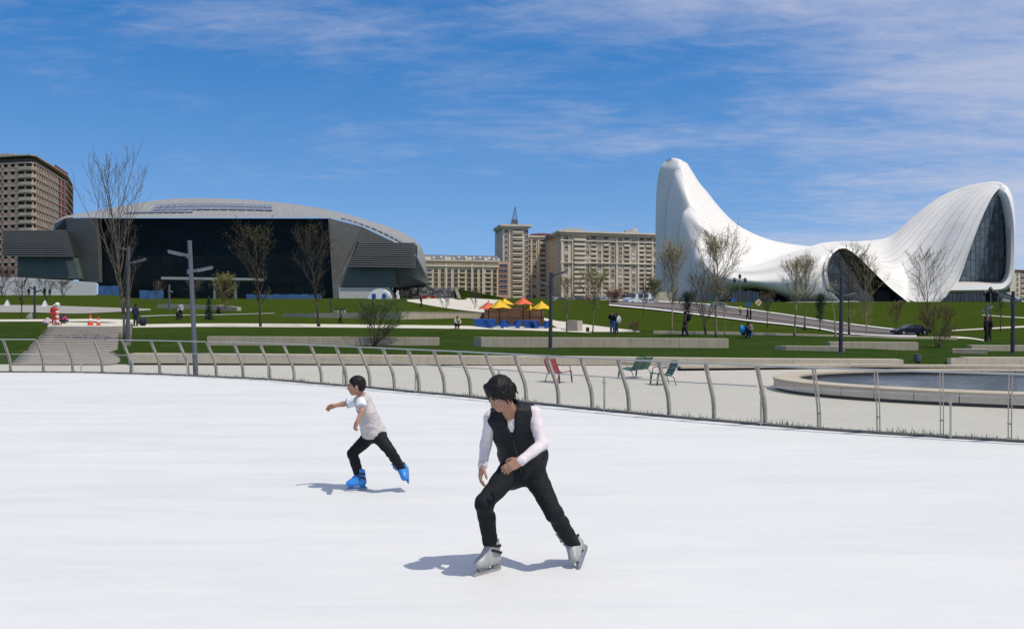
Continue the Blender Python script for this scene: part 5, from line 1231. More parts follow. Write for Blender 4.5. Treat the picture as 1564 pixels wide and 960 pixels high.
# ------------------------------------------------------------------ skater in the dark vest
def skater_vest():
    s = 1.0
    J = dict(pelvis=at(799,712,7.14), neck=at(779,627,6.92), head=at(763,601,6.72), shR=at(751,638,6.98), shL=at(815,632,6.94),
             elR=at(742,679,7.02), wrR=at(737,711,6.93), elL=at(828,678,6.82), wrL=at(795,704,6.66),
             hipR=at(778,722,7.06), kneeR=at(739,768,6.82), ankR=at(750,834,7.06), hipL=at(816,724,7.16), kneeL=at(846,783,6.97), ankL=at(876,831,7.24))
    J['face'] = V3(-0.64, -0.56, -0.53).normalized(); J['hup'] = V3(-0.38, -0.34, 0.86).normalized()
    J['hdR'] = V3(-0.20, -0.30, -0.95); J['pnR'] = V3(0.85, 0.15, -0.25); J['curlR'] = 0.55
    J['hdL'] = V3(-0.86, -0.10, -0.42); J['pnL'] = V3(-0.30, 0.70, -0.65); J['curlL'] = 0.40
    lo, hi = lim(J, 1, 0.24); lo[2] = 0.0
    F = Field(lo, hi, 0.0055); body_prims(F, J, s); 
    body = F.build('person', SKIN); base = Vector(((J['ankL'].x+J['ankR'].x)/2, (J['ankL'].y+J['ankR'].y)/2, 0))
    me = body.data; me.transform(Matrix.Translation(-base)); body.location = base
    tag(body, 'skater in black quilted vest and pale sleeves crouching in grey skates', 'person')
    face_bits(J, s, body)
    up = (J['neck']-J['pelvis']).normalized(); rt = (J['shR']-J['shL']).normalized(); fw = up.cross(rt).normalized()
    if fw.dot(J['face']) < 0: fw = -fw
    f, r, u = frame(J['face'], J['hup']); c = J['head']
    # hair: thick bowl with a ragged fringe
    F = Field([c[i]-0.2 for i in range(3)], [c[i]+0.2 for i in range(3)], 0.0055)
    F.ell(c+u*0.032-f*0.022, (r, f, u), (0.099, 0.111, 0.108), 0.02); F.ell(c-u*0.015-f*0.052, (r, f, u), (0.088, 0.074, 0.090), 0.03)
    F.cut(c-u*0.082, -u)
    F.ell(c-u*0.066+f*0.094, (r, f, u), (0.074, 0.085, 0.098), 0.006, True)
    for q in (-1, 1): F.ell(c-u*0.082+f*0.035+r*q*0.085, (r, f, u), (0.045, 0.045, 0.050), 0.006, True)
    rr = random.Random(3)
    for k in range(15):                                        # strands of the fringe
        t = -1+2*k/14; p = c+u*0.085+f*(0.056-0.02*t*t)+r*t*0.066; e = c+u*(0.038+rr.uniform(-0.016, 0.012)-0.018*abs(t))+f*(0.082-0.028*t*t)+r*(t*0.074+rr.uniform(-0.006, 0.006)); F.cone(p, e, 0.024, 0.008, 0.012)
    for q in (-1, 1):
        for k in range(5): p = c+u*0.03+r*q*0.088+f*(0.03-0.03*k); F.cone(p, p-u*(0.085+rr.uniform(-.02, .02))+r*q*0.002, 0.016, 0.006, 0.008)
    F.build('hair', HAIRM, body, 0.0042, 75, (1, 1, 0.22))
    # shirt with long sleeves
    SH = cloth('pale pinkish knit', (0.66, 0.60, 0.60), 0.5, 160)
    F = Field(lo, hi, 0.007); body_prims(F, J, s, 0.005, arms=False, legs=False, head=False, hands=False, neck=False)
    F.cut(J['neck']+up*0.035, (up*0.9+fw*0.2).normalized()); F.cut(J['pelvis']+up*0.02, -up); body_prims(F, J, s, 0.008, torso=False, legs=False, head=False, hands=False, neck=False)
    F.build('shirt', SH, body, 0.0032, 18, (1, 1, 1.8))
    for sd in 'LR':
        mb = MB(); w, e = J['wr'+sd], J['el'+sd]; d = (w-e).normalized(); mb.tube([w-d*0.03, w-d*0.01, w+d*0.008, w+d*0.010], [0.0375, 0.038, 0.0375, 0.033], 16); mb.build('cuff', SH, body, smooth=True)
    # vest
    VE = cloth('black quilted nylon', (0.011, 0.013, 0.016), 0.4, 90, 0.2, 0.6)
    F = Field(lo, hi, 0.007); body_prims(F, J, s, 0.026, arms=False, legs=False, head=False, hands=False, neck=False)
    F.cone(J['neck']-up*0.035, J['neck']+up*0.052+fw*0.01, 0.088, 0.080, 0.03)             # stand collar
    F.cone(J['neck']+up*0.00+fw*0.0, J['neck']+up*0.14+fw*0.05, 0.066, 0.085, 0.008, True)
    F.cone(J['neck']-up*0.165+fw*0.150, J['neck']+up*0.05+fw*0.10, 0.016, 0.070, 0.008, True)  # open at the throat
    for sd, o in (('R', 1), ('L', -1)):
        h = J['sh'+sd]; F.cone(h+rt*o*0.025+up*0.02, J['sh'+sd].lerp(J['el'+sd], 0.45)+rt*o*0.02, 0.066, 0.070, 0.012, True)
        F.cut(h+rt*o*0.045, (rt*o*0.92+up*0.25).normalized())
    F.cut(J['pelvis']-up*0.075, -up)
    F.build('vest', VE, body, 0.005, 16, (0.6, 0.6, 2.4))
    mb = MB(); P = []
    for t in (0.0, 0.2, 0.4, 0.6, 0.8, 1.0):
        q = (J['neck']-up*0.17).lerp(J['pelvis']-up*0.02, t); P.append(q+fw*(0.150-0.004*t)-rt*0.002)
    mb.tube(P, 0.004, 6); mb.build('zip', mat('dull zip', (0.05, 0.05, 0.05), 0.4, 0.6, var=0), body, smooth=True)
    # trousers
    TR = cloth('black trousers', (0.010, 0.0115, 0.014), 0.35, 240, 0.2, 0.8)
    F = Field(lo, hi, 0.007); body_prims(F, J, s, 0.013, torso=False, arms=False, head=False, hands=False, neck=False)
    for sd in 'LR':
        d = (J['ank'+sd]-J['knee'+sd]).normalized(); F.cone(J['knee'+sd].lerp(J['ank'+sd], 0.6), J['ank'+sd]+d*0.01, 0.058, 0.054, 0.02)
    F.build('trousers', TR, body, 0.006, 9, (1, 1, 2.0))
    BG = mat('grey skate plastic', (0.34, 0.34, 0.33), 0.42, var=0.12, scale=14, bmp=0.05, bscale=60); BL = mat('grey blade holder', (0.22, 0.22, 0.215), 0.45, var=0.1)
    skate(body, flat(768,868.5,0.001), flat(722,881,0.001), V3(0.0, 0.05, 1), BG, BL, BLACKM)
    fL = V3(-0.30, -0.86, -0.40).normalized(); uL = V3(-0.66, 0.05, 0.75)
    f2, r2, u2 = frame(fL, uL); c2 = J['ankL']-u2*0.135+f2*0.03
    lowz = min((c2-f2*0.14).z, (c2+f2*0.14).z); c2 = c2-V3(0, 0, lowz-0.002)
    skate(body, c2-f2*0.13, c2+f2*0.13, uL, BG, BL, BLACKM)
    return body
skater_vest()

# ------------------------------------------------------------------ skater in the pale polo shirt
def skater_polo():
    s = 0.80
    J = dict(pelvis=at(571,660,10.15), neck=at(553,607,10.05), head=at(544,588,10.0), shR=at(546,613,10.20), shL=at(552,614,9.90),
             elR=at(524,616.5,10.25), wrR=at(512,619,10.22), elL=at(553,628,9.78), wrL=at(546,643,9.72),
             hipR=at(565,666,10.20), kneeR=at(538,692,10.18), ankR=at(549,730,10.2), hipL=at(577,664,10.08), kneeL=at(597,690,9.95), ankL=at(614,716,10.12))
    J['hs'] = 1.10; J['face'] = V3(-0.97, -0.16, -0.10).normalized(); J['hup'] = V3(-0.18, 0.0, 0.98).normalized()
    J['hdR'] = V3(-0.92, -0.10, -0.30); J['pnR'] = V3(-0.2, -0.7, -0.6); J['curlR'] = 0.8
    J['hdL'] = V3(-0.35, -0.10, -0.90); J['pnL'] = V3(0.55, 0.55, -0.25); J['curlL'] = 0.9
    lo, hi = lim(J, 1, 0.22); lo[2] = 0.0
    F = Field(lo, hi, 0.006); body_prims(F, J, s)
    body = F.build('person', SKIN); base = Vector(((J['ankL'].x+J['ankR'].x)/2, (J['ankL'].y+J['ankR'].y)/2, 0))
    body.data.transform(Matrix.Translation(-base)); body.location = base
    tag(body, 'skater in pale grey polo shirt leaning forward in bright blue skates', 'person')
    face_bits(J, s, body)
    up = (J['neck']-J['pelvis']).normalized(); rt = (J['shR']-J['shL']).normalized(); fw = up.cross(rt).normalized()
    if fw.dot(J['face']) < 0: fw = -fw
    f, r, u = frame(J['face'], J['hup']); c = J['head']
    F = Field([c[i]-0.18 for i in range(3)], [c[i]+0.18 for i in range(3)], 0.005)
    F.ell(c+u*0.030*s-f*0.020*s, (r, f, u), (0.097*s, 0.121*s, 0.110*s), 0.02); F.ell(c-u*0.02*s-f*0.060*s, (r, f, u), (0.087*s, 0.065*s, 0.083*s), 0.03)
    F.cut(c-u*0.075*s, (-u*0.9+f*0.2).normalized())
    F.ell(c-u*0.055*s+f*0.109*s, (r, f, u), (0.13*s, 0.093*s, 0.115*s), 0.006, True)
    for q in (-1, 1): F.ell(c-u*0.050*s+f*0.00*s+r*q*0.097*s, (r, f, u), (0.035*s, 0.032*s, 0.052*s), 0.006, True)
    F.build('hair', HAIRM, body, 0.004, 60, (1, 1, 0.5))
    PO = cloth('pale grey polo knit', (0.50, 0.46, 0.445), 0.5, 200)
    F = Field(lo, hi, 0.007); body_prims(F, J, s, 0.017, arms=False, legs=False, head=False, hands=False, neck=False)
    L_ = J['neck']-J['pelvis']; F.ell(J['pelvis']+L_*0.30+fw*0.005, (rt, fw, up), (0.150*s+0.022, 0.125*s+0.022, 0.19*s), 0.05); F.ell(J['pelvis']+L_*0.05, (rt, fw, up), (0.160*s+0.034, 0.130*s+0.032, 0.13*s), 0.05)
    F.cone(J['neck']-up*0.03, J['neck']+up*0.03, 0.062, 0.058, 0.02); F.cut(J['neck']+up*0.032, (up*0.95+fw*0.25).normalized()); F.cut(J['pelvis']-up*0.030, -(up*0.97-fw*0.1).normalized())
    F.build('polo_shirt', PO, body, 0.007, 14, (0.8, 0.8, 2.2))
    SLV = cloth('white sleeve', (0.72, 0.73, 0.76), 0.4, 200); BLU = cloth('blue trim', (0.26, 0.30, 0.42), 0.3, 200)
    for sd in 'LR':
        h, e = J['sh'+sd], J['el'+sd]; F = Field([min(h[i], e[i])-0.12 for i in range(3)], [max(h[i], e[i])+0.12 for i in range(3)], 0.006)
        F.cone(h+up*0.004, h.lerp(e, 0.62), 0.058, 0.056, 0.02); d = (e-h).normalized(); F.cut(h.lerp(e, 0.66), d); F.build('sleeve', SLV, body, 0.004, 20)
        mb = MB(); p = h.lerp(e, 0.62); mb.tube([p-d*0.008, p+d*0.010], [0.0585, 0.0575], 18, caps=False); mb.build('sleeve_trim', BLU, body, smooth=True)
    TR = cloth('black leggings', (0.010, 0.011, 0.013), 0.3, 240, 0.2, 0.75)
    F = Field(lo, hi, 0.007); body_prims(F, J, s, 0.015, torso=False, arms=False, head=False, hands=False, neck=False)
    F.build('trousers', TR, body, 0.006, 14, (1, 1, 2.4))
    BB = mat('bright blue skate plastic', (0.03, 0.22, 0.60), 0.35, var=0.12, scale=14); BH = mat('blue blade holder', (0.02, 0.14, 0.42), 0.4, var=0.1)
    skate(body, flat(560,747,0.001), flat(529,749.5,0.001), V3(-0.02, 0.0, 1), BB, BH, BLACKM, 0.9)
    fL = V3(0.12, -0.80, -0.55).normalized(); uL = V3(-0.55, 0.0, 0.80)
    f2, r2, u2 = frame(fL, uL); c2 = J['ankL']-u2*0.135*0.9+f2*0.02; lowz = min((c2-f2*0.12).z, (c2+f2*0.12).z)
    if lowz < 0.003: c2 = c2-V3(0, 0, lowz-0.003)
    skate(body, c2-f2*0.12, c2+f2*0.12, uL, BB, BH, BLACKM, 0.9)
    return body
skater_polo()

# ------------------------------------------------------------------ the small figures in the park
def figure(label, p, H=1.7, facing=(0, -1), pose='stand', top=(0.02, 0.02, 0.03), legs=(0.02, 0.025, 0.05), hair=(0.01, 0.009, 0.008), skirt=0.0, h=0.022, group=None, coat=0.0):
    s = H/1.75; f = Vector((facing[0], facing[1], 0)).normalized(); r = Vector((f.y, -f.x, 0)); U = Vector((0, 0, 1)); b = Vector(p)
    q = lambda x, y, z: b+r*x*s+f*y*s+U*z*s          # right, forward, up in a 1.75 m figure
    if pose in ('stand', 'walk', 'arms'):
        w = 0.20 if pose == 'walk' else 0.03
        J = dict(pelvis=q(0, 0, 0.95), neck=q(0, 0.01, 1.47), head=q(0, 0.04, 1.62), shR=q(0.18, 0, 1.42), shL=q(-0.18, 0, 1.42), elR=q(0.24, -0.03, 1.15), wrR=q(0.23, 0.08, 0.92), elL=q(-0.24, -0.03, 1.15), wrL=q(-0.23, 0.08, 0.92),
                 hipR=q(0.09, 0, 0.92), kneeR=q(0.10, w*0.7+0.03, 0.50), ankR=q(0.10, w, 0.08), hipL=q(-0.09, 0, 0.92), kneeL=q(-0.10, -w*0.2+0.03, 0.50), ankL=q(-0.10, -w, 0.10))
        if pose == 'arms': J['elR'] = q(0.26, 0.10, 1.22); J['wrR'] = q(0.12, 0.26, 1.42); J['elL'] = q(-0.26, 0.10, 1.22); J['wrL'] = q(-0.10, 0.26, 1.42)
    elif pose == 'sit':
        J = dict(pelvis=q(0, 0, 0.42), neck=q(0, 0.08, 0.93), head=q(0, 0.13, 1.08), shR=q(0.18, 0.06, 0.88), shL=q(-0.18, 0.06, 0.88), elR=q(0.23, 0.16, 0.62), wrR=q(0.12, 0.36, 0.56), elL=q(-0.23, 0.16, 0.62), wrL=q(-0.12, 0.36, 0.56),
                 hipR=q(0.09, 0.02, 0.42), kneeR=q(0.13, 0.42, 0.46), ankR=q(0.12, 0.40, 0.07), hipL=q(-0.09, 0.02, 0.42), kneeL=q(-0.13, 0.42, 0.46), ankL=q(-0.12, 0.42, 0.07))
    else:   # crouch, knees folded
        J = dict(pelvis=q(0, -0.10, 0.34), neck=q(0, 0.16, 0.80), head=q(0, 0.24, 0.92), shR=q(0.17, 0.12, 0.76), shL=q(-0.17, 0.12, 0.76), elR=q(0.24, 0.28, 0.56), wrR=q(0.12, 0.44, 0.46), elL=q(-0.24, 0.28, 0.56), wrL=q(-0.12, 0.44, 0.46),
                 hipR=q(0.09, -0.08, 0.34), kneeR=q(0.14, 0.30, 0.46), ankR=q(0.11, 0.06, 0.07), hipL=q(-0.09, -0.08, 0.34), kneeL=q(-0.14, 0.30, 0.46), ankL=q(-0.11, 0.06, 0.07))
    J['face'] = (f-U*0.1).normalized(); J['hup'] = U.copy()
    for sd in 'LR': J['hd'+sd] = (J['wr'+sd]-J['el'+sd]).normalized(); J['pn'+sd] = r*(-1 if sd == 'R' else 1)
    lo, hi = lim(J, 1, 0.24); lo[2] = b.z-0.02
    F = Field(lo, hi, h); body_prims(F, J, s, fine=False)
    for sd in 'LR': F.cone(J['ank'+sd]-U*0.03*s, J['ank'+sd]-U*0.035*s+f*0.14*s, 0.045*s, 0.04*s, 0.02)
    body = F.build('person', SKIN); body.data.transform(Matrix.Translation(-b)); body.location = b
    tag(body, label, 'person', group)
    def m_(c, n): return mat('%s %.3f %.3f %.3f' % (n, *c), c, 0.85, var=0.2, scale=6)
    F = Field(lo, hi, h); body_prims(F, J, s, 0.028, legs=False, head=False, hands=False, neck=False); F.cut(J['pelvis']-U*0.10*s, (0, 0, -1))
    if coat > 0: F.cone(J['pelvis'], J['pelvis']-U*coat*s, 0.17*s, 0.20*s, 0.05)
    F.build('jacket', m_(top, 'jacket'), body)
    F = Field(lo, hi, h); body_prims(F, J, s, 0.022, torso=False, arms=False, head=False, hands=False, neck=False); F.build('trousers', m_(legs, 'trousers'), body)
    F = Field(lo, hi, h); c = J['head']; F.ell(c+U*0.03*s-f*0.03*s, (r, f, U), (0.10*s, 0.115*s, 0.105*s), 0.02); F.ell(c-U*0.05*s-f*0.06*s, (r, f, U), (0.085*s, 0.06*s, 0.10*s), 0.03); F.ell(c-U*0.05*s+f*0.10*s, (r, f, U), (0.09*s, 0.08*s, 0.10*s), 0.01, True)
    F.build('hair', m_(hair, 'hair'), body)
    for sd in 'LR':
        mb = MB(); a = J['ank'+sd]; mb.box(a-U*0.045*s+f*0.07*s, (0.10*s, 0.27*s, 0.07*s), rotz=math.atan2(f.y, f.x)-math.pi/2); mb.build('shoe', BLACKM, body)
    return body, J
def bag(label, c, size, m, rotz=0.0, name='bag', cat='bag'):
    F = Field([c[i]-max(size) for i in range(3)], [c[i]+max(size) for i in range(3)], 0.025)
    a = (Vector((math.cos(rotz), math.sin(rotz), 0)), Vector((-math.sin(rotz), math.cos(rotz), 0)), Vector((0, 0, 1)))
    F.ell(c, a, tuple(x/2 for x in size), 0.02); F.cone(Vector(c)+Vector((0, 0, size[2]*0.4)), Vector(c)+Vector((0, 0, size[2]*0.5)), 0.05, 0.04, 0.04)
    th = thing(name, label, cat, Vector(c)-Vector((0, 0, size[2]/2))); F.build('bag_body', m, th)
    mb = MB()
    for q in (-1, 1): mb.tube([Vector(c)+a[0]*q*size[0]*0.3+Vector((0, 0, -size[2]*0.3))-a[1]*size[1]*0.5, Vector(c)+a[0]*q*size[0]*0.35-a[1]*size[1]*0.7, Vector(c)+a[0]*q*size[0]*0.25+Vector((0, 0, size[2]*0.45))-a[1]*size[1]*0.4], 0.018, 6)
    mb.build('strap', m, th); return th
p = gnd(935.5, 511); figure('man in dark jacket and jeans standing with a phone on the lawn', p, 1.62, (-0.3, -1), 'arms', (0.012, 0.014, 0.022), (0.05, 0.09, 0.17))
p2 = gnd(941.5, 510); figure('long haired companion pressed close beside the man in jeans', p2, 1.56, (-0.8, -0.5), 'stand', (0.02, 0.02, 0.03), (0.05, 0.08, 0.15), (0.05, 0.02, 0.012))
bag('white shoulder bag hanging beside the couple on the lawn', p2+Vector((0.13, -0.20, 0.98)), (0.34, 0.20, 0.55), mat('white canvas', (0.66, 0.66, 0.65), 0.8, var=0.1))
p = gnd(1046.5, 512.5); figure('woman in mauve coat walking away from the twiggy tree', p, 1.62, (-0.9, 0.35), 'walk', (0.13, 0.075, 0.075), (0.012, 0.012, 0.014), coat=0.30)
bag('black backpack on the woman in the mauve coat', p+Vector((0.20, -0.06, 1.18)), (0.26, 0.24, 0.50), mat('black canvas', (0.013, 0.013, 0.018), 0.8, var=0.2), R(70), 'backpack', 'backpack')
p = gnd(1138, 516); figure('person crouching on the lawn in dark jacket beside a blue pack', p, 1.65, (0.9, -0.2), 'crouch', (0.02, 0.05, 0.10), (0.015, 0.02, 0.03))
bag('bright blue backpack on the crouching person', p+Vector((-0.24, -0.06, 0.56)), (0.30, 0.30, 0.52), mat('bright blue nylon', (0.02, 0.25, 0.58), 0.5, var=0.2), R(10), 'backpack', 'backpack')
p = gnd(1146, 515.8); figure('small child in blue trousers standing by the crouching person', p, 0.95, (-0.4, -0.8), 'stand', (0.30, 0.20, 0.17), (0.03, 0.20, 0.42), (0.03, 0.015, 0.01))
p = gnd(207, 498.5); figure('broad man in dark blue jacket seen by the bare tree', p, 1.75, (0.2, 0.9), 'stand', (0.016, 0.026, 0.055), (0.012, 0.014, 0.022))
p = gnd(200.5, 498); bag('dark blue holdall on the path beside the broad man', p+Vector((0.9, 0, 0.35)), (0.6, 0.4, 0.7), mat('navy canvas', (0.014, 0.02, 0.045), 0.8, var=0.2), 0.3, 'holdall', 'bag')
p = gnd(276, 488.2); figure('parent in pale top standing with a child on the upper lawn', p, 1.65, (-0.2, -1), 'stand', (0.42, 0.40, 0.39), (0.02, 0.02, 0.024))
p = gnd(271, 488.5); figure('little child in black beside the parent in the pale top', p, 0.85, (0.3, -1), 'stand', (0.012, 0.012, 0.014), (0.012, 0.012, 0.014))
p = gnd(333, 480); figure('person in black sitting on the grass right of the small spruce', p, 1.6, (0.8, -0.5), 'crouch', (0.015, 0.013, 0.014), (0.02, 0.018, 0.02))
p = gnd(520.5, 495); figure('person in dark trousers walking along the path behind the shrub', p, 1.15, (-0.9, -0.3), 'walk', (0.10, 0.08, 0.06), (0.015, 0.015, 0.02))
p = gnd(697.5, 501.8); figure('person in cream top squatting at the edge of the pale path', p, 1.55, (0.4, -0.9), 'crouch', (0.40, 0.35, 0.26), (0.014, 0.014, 0.016))
for u, v, lab, t in ((44, 453, 'man with broad shoulders standing before the white garden wall', (0.035, 0.03, 0.028)), (68, 453, 'taller of two dark figures standing close together by the white wall', (0.012, 0.012, 0.014)), (76, 453, 'shorter of two dark figures standing close together by the white wall', (0.018, 0.016, 0.018))):
    p = gnd(u, v, 150); figure(lab, p, 1.75 if u != 76 else 1.6, (0.3, -1), 'stand', t, (0.012, 0.012, 0.014), h=0.035)
p = gnd(1505.5, 521); figure('man in black standing on the lawn near the right edge', p, 1.72, (0.8, -0.4), 'stand', (0.010, 0.010, 0.012), (0.012, 0.012, 0.014))
p = gnd(1510.5, 520.6); figure('woman in black with reddish hair facing the man near the right edge', p, 1.66, (-0.8, -0.4), 'stand', (0.014, 0.012, 0.013), (0.014, 0.012, 0.014), (0.09, 0.03, 0.018))
p = gnd(643, 469); figure('distant walker in dark clothes on the pale sloping plaza', p, 1.7, (0.9, -0.3), 'walk', (0.02, 0.022, 0.03), (0.02, 0.022, 0.03), h=0.03)
p = gnd(1142, 488.5, 100); figure('person in black walking at the near edge of the road', p, 1.7, (-1, 0.1), 'walk', (0.012, 0.012, 0.014), (0.014, 0.014, 0.018), h=0.03)
p = gnd(1146.5, 488.8, 100); figure('second person in black beside the first at the road edge', p, 1.75, (-1, 0.1), 'stand', (0.016, 0.016, 0.018), (0.012, 0.012, 0.016), h=0.03)
p = gnd(1130.5, 481.5, 100); figure('worker in yellow high visibility vest walking on the road', p, 1.7, (0.5, -0.8), 'walk', (0.45, 0.45, 0.06), (0.015, 0.015, 0.02), h=0.03)
p = gnd(82.5, 496); figure('person in red standing behind the striped post above the stairs', p, 1.45, (0.4, -0.9), 'stand', (0.38, 0.035, 0.03), (0.30, 0.03, 0.03), (0.60, 0.58, 0.55))
p = gnd(101, 494.3); figure('child in pink bending over beside the striped post', p, 1.15, (-0.9, -0.4), 'crouch', (0.45, 0.05, 0.16), (0.03, 0.03, 0.05))
p = gnd(94.5, 494); figure('second child in navy crouching next to the pink one', p, 1.2, (0.9, -0.4), 'crouch', (0.02, 0.03, 0.07), (0.02, 0.02, 0.03))

# ------------------------------------------------------------------ trees
BARK = {k: mat('%s bark' % k, c, 0.9, var=0.3, scale=8) for k, c in dict(brown=(0.085, 0.062, 0.042), grey=(0.115, 0.095, 0.072), pale=(0.19, 0.155, 0.10), dark=(0.045, 0.036, 0.027), birch=(0.25, 0.21, 0.145), red=(0.075, 0.043, 0.032)).items()}
LEAF = {k: mat('%s leaves' % k, c, 0.75, var=0.4, scale=3, spec=0.2) for k, c in dict(lime=(0.135, 0.135, 0.035), green=(0.055, 0.095, 0.022), pale=(0.24, 0.215, 0.125), bud=(0.16, 0.12, 0.06), spruce=(0.022, 0.042, 0.026), rust=(0.14, 0.065, 0.035), olive=(0.085, 0.09, 0.032)).items()}
def tree(label, u, v, top, w, bark='brown', leaf=None, nleaf=0, seed=1, trunk=0.35, lean=0.0, spread=0.55, n1=12, n2=7, n3=5, rt=None, name='tree', cat='tree', lsize=0.10, up=0.35, group=None, Y=None, stems=1, twig=0.006, bushy=False, rcrown=1.0):
    """bare spring tree: base at pixel (u, v), height and crown width read from the photo"""
    n1 = int(n1*1.1); n2 = n2+1
    b = gnd(u, v) if Y is None else at(u, v, Y)
    H = (v-top)/FPX*b.y; W = w/FPX*b.y; rr = random.Random(seed*77+5)
    rt = rt or max(0.035, H*0.0125)
    th = thing(name, label, cat, b, 0, group)
    tk = MB(); cr = MB(); lf = MB(); tips = []
    def bend(p, d, L, n, wob, upw):
        P = [p.copy()]; d = d.normalized()
        for i in range(n):
            d = (d+Vector((rr.gauss(0, wob), rr.gauss(0, wob), rr.gauss(0, wob*0.6)+upw))).normalized(); P.append(P[-1]+d*L/n)
        return P
    def leaves(p, d, n):
        for _ in range(n):
            q = p+Vector((rr.gauss(0, 1), rr.gauss(0, 1), rr.gauss(0, 1)))*lsize*1.1; a = Vector((rr.gauss(0, 1), rr.gauss(0, 1), rr.gauss(0, 1))).normalized(); c_ = a.orthogonal().normalized()
            L = lsize*rr.uniform(0.6, 1.2); wd = L*0.38; k = len(lf.v)
            lf.v += [tuple(q-a*L*0.5), tuple(q+c_*wd*0.5), tuple(q+a*L*0.5), tuple(q-c_*wd*0.5)]; lf.face((k, k+1, k+2, k+3))
    segs = []
    for s_ in range(stems):
        d0 = Vector((lean+(rr.uniform(-.35, .35) if stems > 1 else 0), rr.uniform(-.25, .25) if stems > 1 else 0, 1))
        P = bend(b+Vector((rr.uniform(-.1, .1)*(stems > 1), rr.uniform(-.1, .1)*(stems > 1), -0.15)), d0, H*(0.96 if stems == 1 else rr.uniform(0.75, 1.0)), 10, 0.028 if stems == 1 else 0.06, 0.02)
        R_ = [rt*(1-0.90*(i/10)**0.8) for i in range(11)]; R_[0] *= 1.35
        cut = max(2, int(10*max(trunk, 0.2))+1)
        tk.tube(P[:cut+1], R_[:cut+1], 8); cr.tube(P[cut:], R_[cut:], 6, 0, False); segs.append((P, R_))
    for (P, R_) in segs:
        for i in range(n1 if stems == 1 else max(3, n1//stems)):
            f = trunk+(0.97-trunk)*((i+rr.random())/(n1 if stems == 1 else max(3, n1//stems)))
            x = f*10; k = min(9, int(x)); p = P[k].lerp(P[k+1], x-k); r0 = (R_[k]+(R_[k+1]-R_[k])*(x-k))*0.62
            a = i*2.4+rr.uniform(-.5, .5); env = math.sin(math.pi*min(1, max(0.04, (f-trunk)/(1.02-trunk)))**0.75) if not bushy else 1.0
            d = Vector((math.cos(a)*spread, math.sin(a)*spread, 0.75)); L = min(W*0.62*max(0.30, env)*rr.uniform(0.8, 1.15)*rcrown/max(0.4, spread*1.1), H*(1.04-f)*1.25+0.2*H*(1-f)+0.08*H)
            Q = bend(p, d, L, 5, 0.10, up*0.16); cr.tube(Q, [max(twig, r0*(1-0.85*j/5)) for j in range(6)], 5, 0, False)
            for j in range(n2):
                g = 0.22+0.78*(j+rr.random())/n2; y = g*5; m = min(4, int(y)); q = Q[m].lerp(Q[m+1], y-m); dd = (Q[m+1]-Q[m]).normalized()
                e = (dd+Vector((rr.gauss(0, .55), rr.gauss(0, .55), rr.gauss(0, .35)+up*0.5))).normalized(); l2 = L*rr.uniform(0.22, 0.48)*(1.15-0.5*g)
                T = bend(q, e, l2, 3, 0.12, up*0.2); cr.tube(T, [max(twig, r0*0.40*(1-g*0.6)), max(twig*0.9, r0*0.26*(1-g*0.6)), twig*0.8, twig*0.6], 4, 0, False)
                if nleaf: leaves(T[-1], e, nleaf); leaves(T[-2], e, max(1, nleaf//2))
                for z in range(n3):
                    t = T[1+z % 3] if z < 3 else T[2].lerp(T[3], rr.random()); e2 = (e+Vector((rr.gauss(0, .6), rr.gauss(0, .6), rr.gauss(0, .4)+up*0.4))).normalized(); S_ = bend(t, e2, l2*rr.uniform(0.3, 0.6), 2, 0.15, up*0.1)
                    cr.tube(S_, [twig*0.8, twig*0.65, twig*0.45], 3, 0, False)
                    if nleaf: leaves(S_[-1], e2, nleaf)
    tk.build('trunk', BARK[bark], th, smooth=True, fix=False); br = cr.build('branches', BARK[bark], th, smooth=True, fix=False)
    if lf.v: lf.build('leaves', LEAF[leaf], th, fix=False)
    return th
tree('tallest bare tree, beside the stairs, with upswept whippy twigs', 190, 522, 250, 96, 'grey', 'bud', 1, 3, 0.12, 0.0, 0.42, 30, 5, 2, 0.09, up=0.95, lsize=0.05, twig=0.008, rcrown=1.05)
tree('dark slender tree with a few yellow leaves before the dark glass', 398, 499, 353, 52, 'dark', 'lime', 1, 4, 0.22, 0.0, 0.42, 18, 7, 4, 0.10, up=0.6, lsize=0.10, twig=0.013)
tree('dark tree with reddish buds at the corner of the dark glass hall', 487, 499, 352, 58, 'dark', 'olive', 1, 5, 0.26, 0.0, 0.46, 18, 7, 4, 0.12, up=0.5, lsize=0.085, twig=0.013)
tree('wide half leafed shrub growing in front of the grey concrete wall', 572, 528, 456, 80, 'brown', 'green', 3, 6, 0.05, 0.0, 0.95, 26, 7, 5, 0.05, up=0.35, lsize=0.10, name='shrub', cat='shrub', stems=5, twig=0.007, bushy=True)
tree('small yellow green leafing tree behind the grey lamp post', 343, 478, 424, 30, 'grey', 'lime', 3, 7, 0.15, 0, 0.55, 14, 6, 4, 0.06, lsize=0.22, twig=0.014)
tree('thin bare yellowish sapling in front of the tan block left of two others', 866, 508, 425, 40, 'pale', 'bud', 1, 8, 0.35, 0, 0.55, 14, 6, 4, 0.05, lsize=0.10, twig=0.010)
tree('leafing yellow green tree in front of the wide tan block', 905, 509, 424, 46, 'pale', 'lime', 2, 9, 0.40, 0, 0.5, 15, 7, 4, 0.06, lsize=0.12, twig=0.010)
tree('pale slim poplar with a soft green crown in front of the white fin', 1026, 507, 383, 46, 'birch', 'pale', 3, 10, 0.34, 0, 0.42, 24, 9, 4, 0.075, up=0.6, lsize=0.11, twig=0.010)
tree('pale blossoming tree with an open vase crown before the white building', 1094, 515, 374, 66, 'pale', 'pale', 3, 11, 0.42, 0, 0.55, 22, 9, 4, 0.10, up=0.55, lsize=0.10, twig=0.010)
